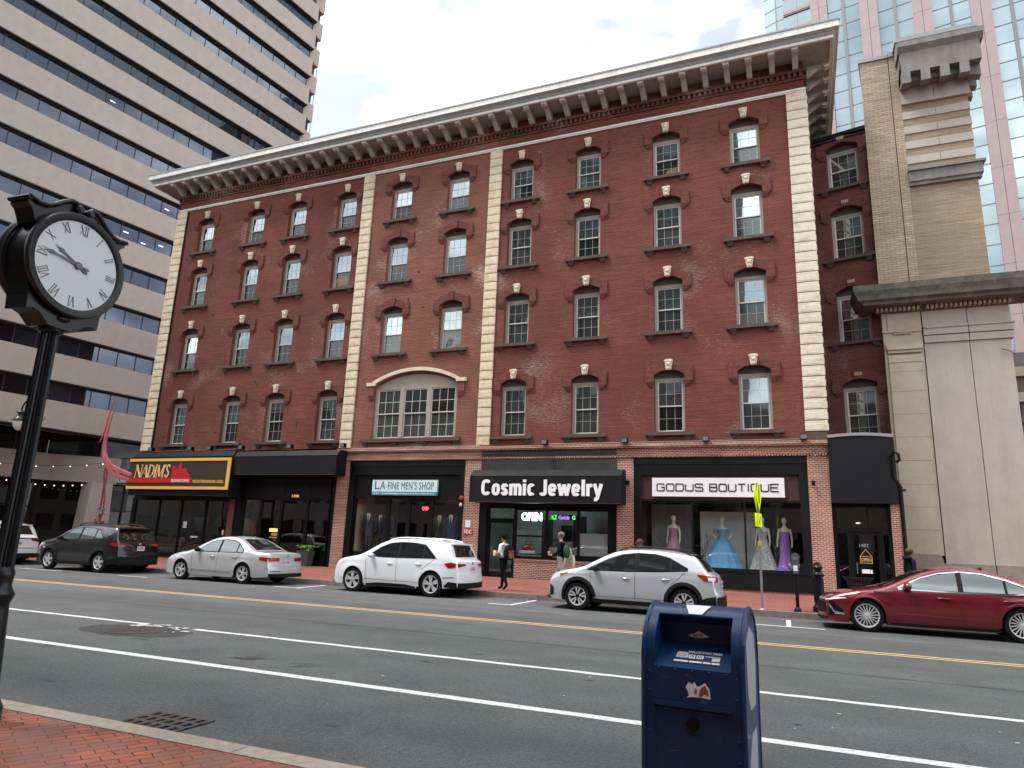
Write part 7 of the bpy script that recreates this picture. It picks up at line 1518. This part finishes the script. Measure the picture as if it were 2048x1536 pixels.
# --- red saloon ----------------------------------------------------
def fn_s(s):
    s.dlo([(1.62,.955),(1.75,.945),(2.6,.945),(3.6,.955),(4.05,.985)], [(1.62,.965),(2.05,1.17),(2.4,1.275),(2.8,1.325),(3.2,1.30),(3.6,1.20),(4.05,1.02)], glass('car_glass_pale', refl=.075, base=(.12,.14,.145), tint=(.92,1,1)), splits=((2.72,2.82),(3.55,3.60)))
    lo = [(1.60,.94),(2.6,.925),(3.6,.935),(4.08,.975)]; hi = [(1.60,.965),(2.05,1.19),(2.4,1.30),(2.8,1.35),(3.2,1.325),(3.6,1.225),(3.95,1.09),(4.09,1.0)]
    b = MB(); s.side_line(lo, .026, .009, b=b); s.side_line(hi, .022, .009, b=b); s.side_line([(4.09,.97),(4.09,1.01)], .03, .009, b=b); b.build('window_trim', M_chrome, s.t)
    s.seams([[(1.45,.90),(1.47,.60),(1.52,.27)], [(2.74,.92),(2.75,.27)], [(4.0,.93),(3.82,.70),(3.60,.5)], [(1.52,.28),(3.4,.26)]]); s.side_line([(1.5,.44),(2.2,.42),(3.45,.40)], .016, .009).build('side_crease', mat('paint_red_edge', (.30,.03,.05), .25, metal=.35, coat=1.0), s.t)
    s.side_patch('side_skirt', [(1.42,.18),(3.42,.18)], [(1.42,.235),(3.42,.235)], M_plast, off=.006); s.side_line([(1.12,.855),(1.44,.845)], .03, .006).build('wing_vent', M_seam, s.t)
    s.handle(2.45,.79,s.paint,w=.24); s.handle(3.62,.80,s.paint,w=.24); s.mirror(1.78,.985,s.paint,1.15); s.arch_trim(s.paint, .04)
    s.top_patch('windscreen', 1.28, 2.25, .90, .84, M_cglass); s.top_patch('rear_window', 3.65, 4.35, .84, .86, M_cglass)
    for g in (-1, 1):
        s.side_patch('front_intake', [(.06,.30),(.2,.30),(.42,.36)], [(.06,.60),(.2,.60),(.42,.42)], M_blk2, sg=(g,), off=.006)
        s.side_patch('head_lamp', [(.02,.62),(.3,.66),(.52,.68)], [(.02,.64),(.3,.69),(.52,.70)], M_tailw, sg=(g,), off=.009)
        s.side_patch('intake_trim', [(.05,.52),(.22,.33),(.46,.33)], [(.05,.59),(.20,.40),(.46,.36)], M_chrome, sg=(g,), off=.012); s.side_patch('tail_lamp', [(4.5,.70),(4.86,.70)], [(4.5,.78),(4.86,.80)], M_tail, sg=(g,), off=.008)
    s.end_patch('grille', (-.75,.75,.34,.34,.58,.58), M_blk2, .010, rear=False); s.end_patch('light_bar', (-.7,.7,.635,.635,.65,.65), M_tailw, .010, rear=False); s.end_patch('splitter', (-.8,.8,.20,.20,.26,.26), M_plast, .012, rear=False); s.antenna(3.3)
SP_S = dict(L=4.91, W=1.86, H=1.43, fo=.96, wb=2.84, tr=.345, rim=.245, ar=.385, top=[(0,.42),(.015,.58),(.06,.66),(.25,.745),(.75,.855),(1.30,.935),(1.75,1.16),(2.15,1.335),(2.5,1.41),(2.9,1.43),(3.3,1.385),(3.75,1.245),(4.3,1.045),(4.6,.995),(4.84,.98),(4.87,.90),(4.875,.72),(4.9,.6),(4.91,.4)],
  bot=[(0,.20),(.1,.17),(1.4,.165),(3.5,.165),(4.4,.20),(4.91,.26)], belt=[(0,.64),(1.5,.915),(2.6,.93),(4.0,.955),(4.91,.95)], crease=((lambda x: .86-.012*x,.012),(.42,.006)), tumble=.25, fb=.22, fn=fn_s, spokes=dict(n=18, ph=.2, arms=[(-.05,.28,.016,.022,0)]))
def fn_w(s):
    s.dlo([(1.5,1.10),(2.4,1.10),(3.9,1.15)], [(1.5,1.12),(2.1,1.45),(2.6,1.53),(3.3,1.50),(3.9,1.20)], M_cglass, splits=((2.45,2.55),(3.3,3.36)))
    s.top_patch('rear_window', 4.38, 4.60, .80, .86, M_cglass, off=.01); s.end_patch('rear_band', (-.80,.80,1.02,1.02,1.06,1.06), M_cglass, .016)
    for g in (-1, 1): s.side_patch('tail_lamp', [(4.4,.98),(4.82,.90)], [(4.4,1.04),(4.82,1.02)], mat('tail_dark_red', (.12,.012,.02), .12, coat=.8), sg=(g,), off=.010); s.end_patch('tail_lamp', (g*.86, g*.50, .90,.98, 1.02,1.02), MATS['tail_dark_red'], .016)
    s.plate(0,.84); s.badge(1.10,.06); s.end_patch('lower_bumper', (-.88,.88,.28,.28,.46,.46), M_plast, .014); s.end_patch('bumper_seam', (-.85,.85,.655,.655,.67,.67), M_plast, .012); s.arch_trim(M_plast, .05); s.handle(2.3,.92,s.paint); s.mirror(1.6,1.1,s.paint)
    b = MB(); b.box(s.xt(1.56)-.06,-.68,1.54,s.xt(1.56)+.15,.68,1.585); b.build('spoiler', s.paint, s.t); s.top_patch('windscreen', 1.2, 1.9, .88, .86, M_cglass)
SP_W = dict(L=4.89, W=1.90, H=1.68, fo=.95, wb=2.79, tr=.37, rim=.25, ar=.42, top=[(0,.55),(.02,.78),(.1,.92),(.6,1.03),(1.2,1.12),(1.6,1.38),(1.95,1.57),(2.3,1.65),(2.9,1.68),(3.7,1.65),(4.2,1.58),(4.38,1.54),(4.5,1.35),(4.62,1.14),(4.78,1.08),(4.82,1.0),(4.83,.80),(4.85,.72),(4.885,.66),(4.89,.45)],
  bot=[(0,.30),(1.4,.23),(3.4,.23),(4.4,.30),(4.89,.38)], belt=[(0,.90),(1.4,1.08),(2.5,1.09),(3.9,1.14),(4.89,1.12)], crease=((.95,.008),), fn=fn_w, spokes=dict(n=5, ph=.3, arms=[(-.1,-.14,.03,.04,0),(.1,.14,.03,.04,0)]))
Car('parked_car', 'dark graphite sport utility vehicle parked left of the silver saloon', -25.99, -9.62, SP_R, P_grey)
Car('parked_car', 'silver four door saloon parked in front of the restaurant door', -19.20, -9.78, SP_J, P_silver)
Car('parked_car', "white compact sport utility vehicle parked in front of the men's shop", -12.59, -9.42, SP_Q, P_white)
Car('parked_car', 'silver crossover with black wheel arch cladding and roof rails', -5.37, -9.98, SP_C, P_silverb)
Car('parked_car', 'deep red saloon with chrome window trim at the right edge', 1.22, -9.92, SP_S, P_red)
Car('parked_car', 'white sport utility vehicle showing its tail at the far left edge', -28.95-4.89+.95, -9.75, SP_W, P_white2)
# ================================================================== people
M_sk1 = mat('skin_tan', (.36,.20,.13), .6); M_sk2 = mat('skin_light', (.48,.30,.22), .6); M_sk3 = mat('skin_brown', (.20,.105,.065), .6)
def figure(name, label, loc, rz, J, mats, h=1.72, hair=None, face=True):
    """J: joint -> (x, y, z, radius, region); built facing -y, grown as one skinned surface along the bones"""
    B = [('pelvis','waist'),('waist','chest'),('chest','collar'),('collar','neck'),('neck','jaw'),('jaw','head'),('head','crown')]
    for s in 'lr': B += [('collar','sh'+s),('sh'+s,'el'+s),('el'+s,'wr'+s),('wr'+s,'pa'+s),('pelvis','hp'+s),('hp'+s,'kn'+s),('kn'+s,'an'+s),('an'+s,'to'+s)]
    names = list(J); idx = {n: i for i, n in enumerate(names)}; sc = h/1.72
    me = bpy.data.meshes.new(name); me.from_pydata([Vector(J[n][:3])*sc for n in names], [(idx[a], idx[b]) for a, b in B], [])
    o = bpy.data.objects.new(name, me); COL.objects.link(o)
    md = o.modifiers.new('s', 'SKIN'); md.use_smooth_shade = True; md.branch_smoothing = .6; sv = me.skin_vertices[0].data
    for n in names: r = J[n][3]*sc; sv[idx[n]].radius = (r, r*J[n][5] if len(J[n]) > 5 else r)
    for n in names: sv[idx[n]].use_root = (n == 'pelvis')
    ss = o.modifiers.new('u', 'SUBSURF'); ss.levels = 2; ss.render_levels = 2
    dg = bpy.context.evaluated_depsgraph_get(); m2 = bpy.data.meshes.new_from_object(o.evaluated_get(dg)); bpy.data.objects.remove(o)
    regs = list(mats); bones = [(Vector(J[a][:3])*sc, Vector(J[b][:3])*sc, J[b][4]) for a, b in B]
    b = MB(); b.v = [tuple(v.co) for v in m2.vertices]; b.f = [tuple(p.vertices) for p in m2.polygons]
    for p in m2.polygons:
        c = p.center; best = None
        for u, w, rg in bones:
            d = w-u; t = max(0, min(1, (c-u).dot(d)/d.length_squared)); dd = (c-u-d*t).length
            if best is None or dd < best[0]: best = (dd, rg)
        b.m.append(regs.index(best[1]))
    sk = regs.index('skin')
    for s, sg in (('l', -1), ('r', 1)):             # five bent fingers rooted in each palm
        p = Vector(J['pa'+s][:3])*sc; w = Vector(J['wr'+s][:3])*sc; d = (p-w).normalized(); u = d.cross(Vector((0,1,.2))).normalized(); nrm = u.cross(d)
        for k, L in enumerate((.062,.072,.068,.055)):
            q = p+u*(k-1.5)*.019; b.tube([q, q+d*L*.5+nrm*.008, q+d*L*.85+nrm*.03], [.0095,.0085,.0065], 6, sk)
        q = p-d*.035+u*.03; b.tube([q, q+u*.022+d*.025, q+u*.03+d*.055], [.011,.0095,.0075], 6, sk)
    hd = Vector(J['head'][:3])*sc
    if face:
        b.ball(tuple(hd+Vector((0,-.093*sc,-.012))), (.013,.020,.022), 8, sk)
        for sg in (-1, 1): b.ball(tuple(hd+Vector((sg*.085*sc,.005,-.01))), (.012,.022,.032), 8, sk)
    t = b.build(name, [mats[r] for r in regs], None, 70); t.location = loc; t.rotation_euler = (0,0,rz); tag(t, label, 'person')
    if face:
        e = MB()
        for sg in (-1, 1): e.ball(tuple(hd+Vector((sg*.032,-.083*sc,.018))), (.012,.008,.008), 8)
        e.ball(tuple(hd+Vector((0,-.080*sc,-.052))), (.024,.008,.006), 8); e.build('face', M_brown, t, 60)
    if hair: hair(t, hd, sc)
    return t
def pose(lf=0.0, rf=0.0, **kw):
    """standing pose facing -y; lf / rf: stride of each foot (forward positive)"""
    J = dict(pelvis=(0,0,.95,.135,'pants',.8), waist=(0,0,1.08,.128,'top',.8), chest=(0,.005,1.25,.148,'top',.78), collar=(0,.012,1.40,.085,'top',.8), neck=(0,0,1.485,.050,'skin'), jaw=(0,-.02,1.535,.066,'skin'), head=(0,-.015,1.61,.090,'skin'), crown=(0,-.005,1.672,.066,'skin'))
    for s, sg, f in (('l',-1,lf),('r',1,rf)):
        J['sh'+s] = (sg*.17,.012,1.385,.062,'top'); J['el'+s] = (sg*.215,.03,1.12,.046,'top'); J['wr'+s] = (sg*.22,-.03,.90,.032,'top'); J['pa'+s] = (sg*.22,-.05,.83,.030,'skin',.6)
        J['hp'+s] = (sg*.085,0,.88,.098,'pants'); J['kn'+s] = (sg*.09,-f*.55-.02,.50+abs(f)*.02,.066,'pants'); J['an'+s] = (sg*.085,-f+(.06 if f < 0 else 0),.10+(.07 if f < -.1 else 0),.045,'pants'); J['to'+s] = (sg*.095,-f-.15+(.06 if f < 0 else 0),.045,.040,'shoe')
    J.update(kw); return J
def hair_short(m, curl=0.0, n=60, seed=1):
    def f(t, hd, sc):
        b = MB(); b.ball(tuple(hd+Vector((0,.018,.030)))if True else 0, (.104*sc,.108*sc,.100*sc), 16); r = random.Random(seed)
        for k in range(n if curl else 0):
            a, e = r.uniform(0, 2*PI), r.uniform(.05, 1.4); d = Vector((math.cos(a)*math.cos(e), math.sin(a)*math.cos(e), math.sin(e)))
            if d.y < -.6 and d.z < .55: continue
            b.ball(tuple(hd+Vector((0,.018,.03))+Vector((d.x*.095,d.y*.10,d.z*.092))*sc), curl*r.uniform(.7,1.2), 6)
        b.build('hair', m, t, 60)
    return f
def hair_long(m, seed=3):
    def f(t, hd, sc):
        r = random.Random(seed); b = MB(); b.ball(tuple(hd+Vector((0,.02,.035))), (.115,.118,.11), 16)
        for k in range(70):
            a = r.uniform(.15, PI-.15); p = hd+Vector((math.cos(a)*.085, .03+math.sin(a)*.06, .03)); b.tube([p, p+Vector((math.cos(a)*.035,.03,-.12)), p+Vector((math.cos(a)*.05+r.uniform(-.02,.02),.05+r.uniform(-.02,.02),-.26))], [.022,.026,.012], 5)
        b.build('hair', m, t, 60)
    return f
M_hb = mat('hair_black', (.004,.0035,.0035), .8, spec=.15, var=.3, vscale=30); M_hg = mat('hair_grey', (.13,.115,.10), .7, var=.4, vscale=30); M_hr = mat('hair_auburn', (.045,.016,.011), .6, var=.5, vscale=25); M_hn = mat('hair_cropped', (.055,.032,.02), .8)
M_wsh = mat('shirt_white', (.72,.72,.70), .8, var=.06, vscale=8, bump=.3, bscale=14); M_bpt = mat('trousers_black', (.005,.005,.006), .9, spec=.1, bump=.3, bscale=12); M_bsh = mat('shoes_black', (.005,.005,.005), .6, spec=.2); M_nav = mat('jacket_navy', (.006,.008,.016), .85, spec=.12, bump=.4, bscale=12); M_gpt = mat('trousers_grey', (.30,.28,.27), .85, bump=.35, bscale=12); M_dkt = mat('top_dark', (.03,.028,.03), .8)
# walker with the backpack
J = pose(lf=.10, rf=-.20, ell=(-.235,.02,1.14,.046,'top'), wrl=(-.17,-.20,1.08,.030,'skin'), pal=(-.11,-.27,1.09,.028,'skin',.6), elr=(.225,.02,1.14,.046,'top'), wrr=(.15,-.20,1.06,.030,'skin'), par=(.07,-.27,1.08,.028,'skin',.6))
W1 = (-8.72,-7.86,.15); RZ1 = R(-108)
figure('person', 'person in a white shirt and black trousers walking left with a patterned backpack', W1, RZ1, J, {'skin': M_sk1, 'top': M_wsh, 'pants': M_bpt, 'shoe': M_bsh}, 1.71, hair_short(M_hb, .030, 70))
def at(base, rz, p): c, s_ = math.cos(rz), math.sin(rz); return (base[0]+p[0]*c-p[1]*s_, base[1]+p[0]*s_+p[1]*c, base[2]+p[2])
t = thing('backpack', 'dark red and black patterned backpack worn by the walker in white', 'backpack', at(W1, RZ1, (0,.20,.92)), RZ1); b = MB(); rows = []
for z, w, d in ((0,.10,.06),(.03,.145,.10),(.16,.155,.12),(.32,.145,.105),(.43,.115,.075),(.47,.05,.03)): rows.append([(w*math.copysign(abs(math.cos(a))**.6, math.cos(a)), d*math.copysign(abs(math.sin(a))**.6, math.sin(a)), z) for a in [2*PI*k/20 for k in range(20)]])
b.grid(rows, closed=True); b.build('bag', mat('pack_black', (.010,.007,.007), .85, spec=.12), t, 60); b = MB(); b.grid([[(x, .108+.028*math.cos(x*9)-.0, z) for x in (-.12,-.06,0,.06,.12)] for z in (.06,.14,.22,.30)]); b.build('pocket', mat('pack_print', (.22,.03,.025), .7, var=.9, vscale=18, stain=(.5,.35,.28), sscale=16, samt=.8), t)
b = MB()
for sx in (-1, 1): b.tube([(sx*.10,-.08,.44),(sx*.115,-.20,.50),(sx*.12,-.335,.40),(sx*.13,-.30,.2),(sx*.14,-.1,.06)], .014, 6)
b.build('strap', M_bpt, t, 60)
t = thing('paper_bag', 'small cream paper bag held in both hands by the walker in white', 'paper bag', at(W1, RZ1, (-.02,-.33,1.03)), RZ1); b = MB(); b.grid([[(x*w, y*w, z) for x, y in ((-.09,-.06),(.09,-.06),(.09,.06),(-.09,.06))] for z, w in ((0,.9),(.06,1.0),(.13,.95),(.17,.8))], closed=True); b.q((-.08,-.054,0),(.08,-.054,0),(.08,.054,0),(-.08,.054,0)); b.q((-.07,-.045,.168),(.07,-.045,.168),(.07,.045,.168),(-.07,.045,.168)); b.build('bag', mat('paper_cream', (.60,.50,.34), .8, bump=.4, bscale=20), t, 30)
# walker with the tote bag
J = pose(lf=.22, rf=-.22, ell=(-.235,.05,1.13,.050,'top'), wrl=(-.22,-.06,.93,.034,'top'), pal=(-.21,-.12,.88,.03,'skin',.6), elr=(.23,.02,1.13,.05,'top'), wrr=(.20,-.19,1.02,.034,'top'), par=(.17,-.27,1.04,.03,'skin',.6))
W2 = (-7.28,-6.5,.15); RZ2 = R(-95)
figure('person', 'tall grey haired person in a navy jacket and grey trousers walking left', W2, RZ2, J, {'skin': M_sk2, 'top': M_nav, 'pants': M_gpt, 'shoe': M_bsh}, 1.86, hair_short(M_hg, .016, 60, 4))
t = thing('tote_bag', 'off white canvas tote bag hanging behind the person in navy', 'tote bag', at(W2, RZ2, (-.24,.20,.78)), R(-20)); b = MB(); b.grid([[(x*w, y*d, z) for x, y in ((-1,-1),(1,-1),(1,1),(-1,1))] for z, w, d in ((0,.17,.05),(.12,.20,.07),(.30,.19,.045),(.36,.185,.03))], closed=True); b.q((-.17,-.05,0),(.17,-.05,0),(.17,.05,0),(-.17,.05,0)); b.build('bag', mat('canvas', (.62,.58,.50), .85, var=.08, bump=.5, bscale=10), t, 40); b = MB()
for y in (-.03, .03): b.tube([(-.10,y,.35),(-.05,y*.5,.52),(.0,0,.60),(.05,y*.5,.52),(.10,y,.35)], .010, 5)
b.build('strap', MATS['canvas'], t)
t = thing('backpack', 'dark green backpack on the person in the navy jacket', 'backpack', at(W2, RZ2, (.03,.21,1.05)), RZ2); b = MB(); rows = []
for z, w, d in ((0,.09,.05),(.04,.13,.085),(.2,.14,.10),(.34,.125,.085),(.42,.06,.03)): rows.append([(w*math.cos(a), d*math.sin(a), z) for a in [2*PI*k/18 for k in range(18)]])
b.grid(rows, closed=True); b.build('bag', mat('pack_green', (.012,.06,.035), .7, bump=.4, bscale=14), t, 60); b = MB()
for sx in (-1, 1): b.tube([(sx*.09,-.06,.40),(sx*.12,-.20,.50),(sx*.13,-.34,.38)], .013, 6)
b.build('strap', M_bpt, t)
t = thing('paper_cup', 'small orange and white paper cup in the hand of the person in navy', 'cup', at(W2, RZ2, (.13,-.36,1.10)), RZ2); b = MB(); b.lathe([(.030,0),(.042,.11)], n=16); b.build('cup', mat('cup_orange', (.55,.22,.14), .6, var=.5, vscale=30), t, 40); MB().lathe([(.045,.108),(.045,.122),(.03,.127)], n=16).build('lid', M_letw, t)
# auburn haired person behind the crossover, hooded person at the corner, diner behind the glass
figure('person', 'auburn haired person in a dark top half hidden behind the silver crossover', (-4.72,-6.4,.15), R(-95), pose(lf=.15, rf=-.15), {'skin': M_sk2, 'top': M_dkt, 'pants': M_bpt, 'shoe': M_bsh}, 1.70, hair_long(M_hr))
W4 = (2.85,-5.0,.15)
p4 = figure('person', 'person with cropped hair in a dark hooded coat behind the red saloon', W4, R(118), pose(lf=.12, rf=-.12), {'skin': M_sk3, 'top': mat('coat_slate', (.009,.011,.018), .85, spec=.12, bump=.4, bscale=12), 'pants': M_bpt, 'shoe': M_bsh}, 1.74, hair_short(M_hn))
b = MB(); b.tube([(-.12,.02,1.45),(-.1,.11,1.47),(0,.145,1.46),(.1,.11,1.47),(.12,.02,1.45)], [.04,.06,.07,.06,.04], 8); b.build('hood', MATS['coat_slate'], p4, 60)
J = pose(); J.update(pelvis=(0,.0,.60,.135,'pants',.8), waist=(0,-.01,.74,.125,'top',.8), chest=(0,-.03,.91,.145,'top',.78), collar=(0,-.03,1.06,.085,'top',.8), neck=(0,-.04,1.145,.05,'skin'), jaw=(0,-.06,1.195,.066,'skin'), head=(0,-.055,1.27,.09,'skin'), crown=(0,-.045,1.332,.066,'skin'))
for s, sg in (('l',-1),('r',1)):
    J['sh'+s] = (sg*.17,-.03,1.045,.06,'top'); J['el'+s] = (sg*.23,-.08,.82,.046,'top'); J['wr'+s] = (sg*.15,-.28,.78,.032,'skin'); J['pa'+s] = (sg*.10,-.34,.79,.03,'skin',.6)
    J['hp'+s] = (sg*.09,-.03,.55,.095,'pants'); J['kn'+s] = (sg*.11,-.42,.53,.068,'pants'); J['an'+s] = (sg*.11,-.40,.10,.045,'pants'); J['to'+s] = (sg*.12,-.54,.045,.04,'shoe')
figure('person', 'seated diner in a pale shirt behind the restaurant glass', (-32.15,1.0,.16), R(55), J, {'skin': M_sk3, 'top': M_wsh, 'pants': M_bpt, 'shoe': M_bsh}, 1.70, hair_short(M_hb))
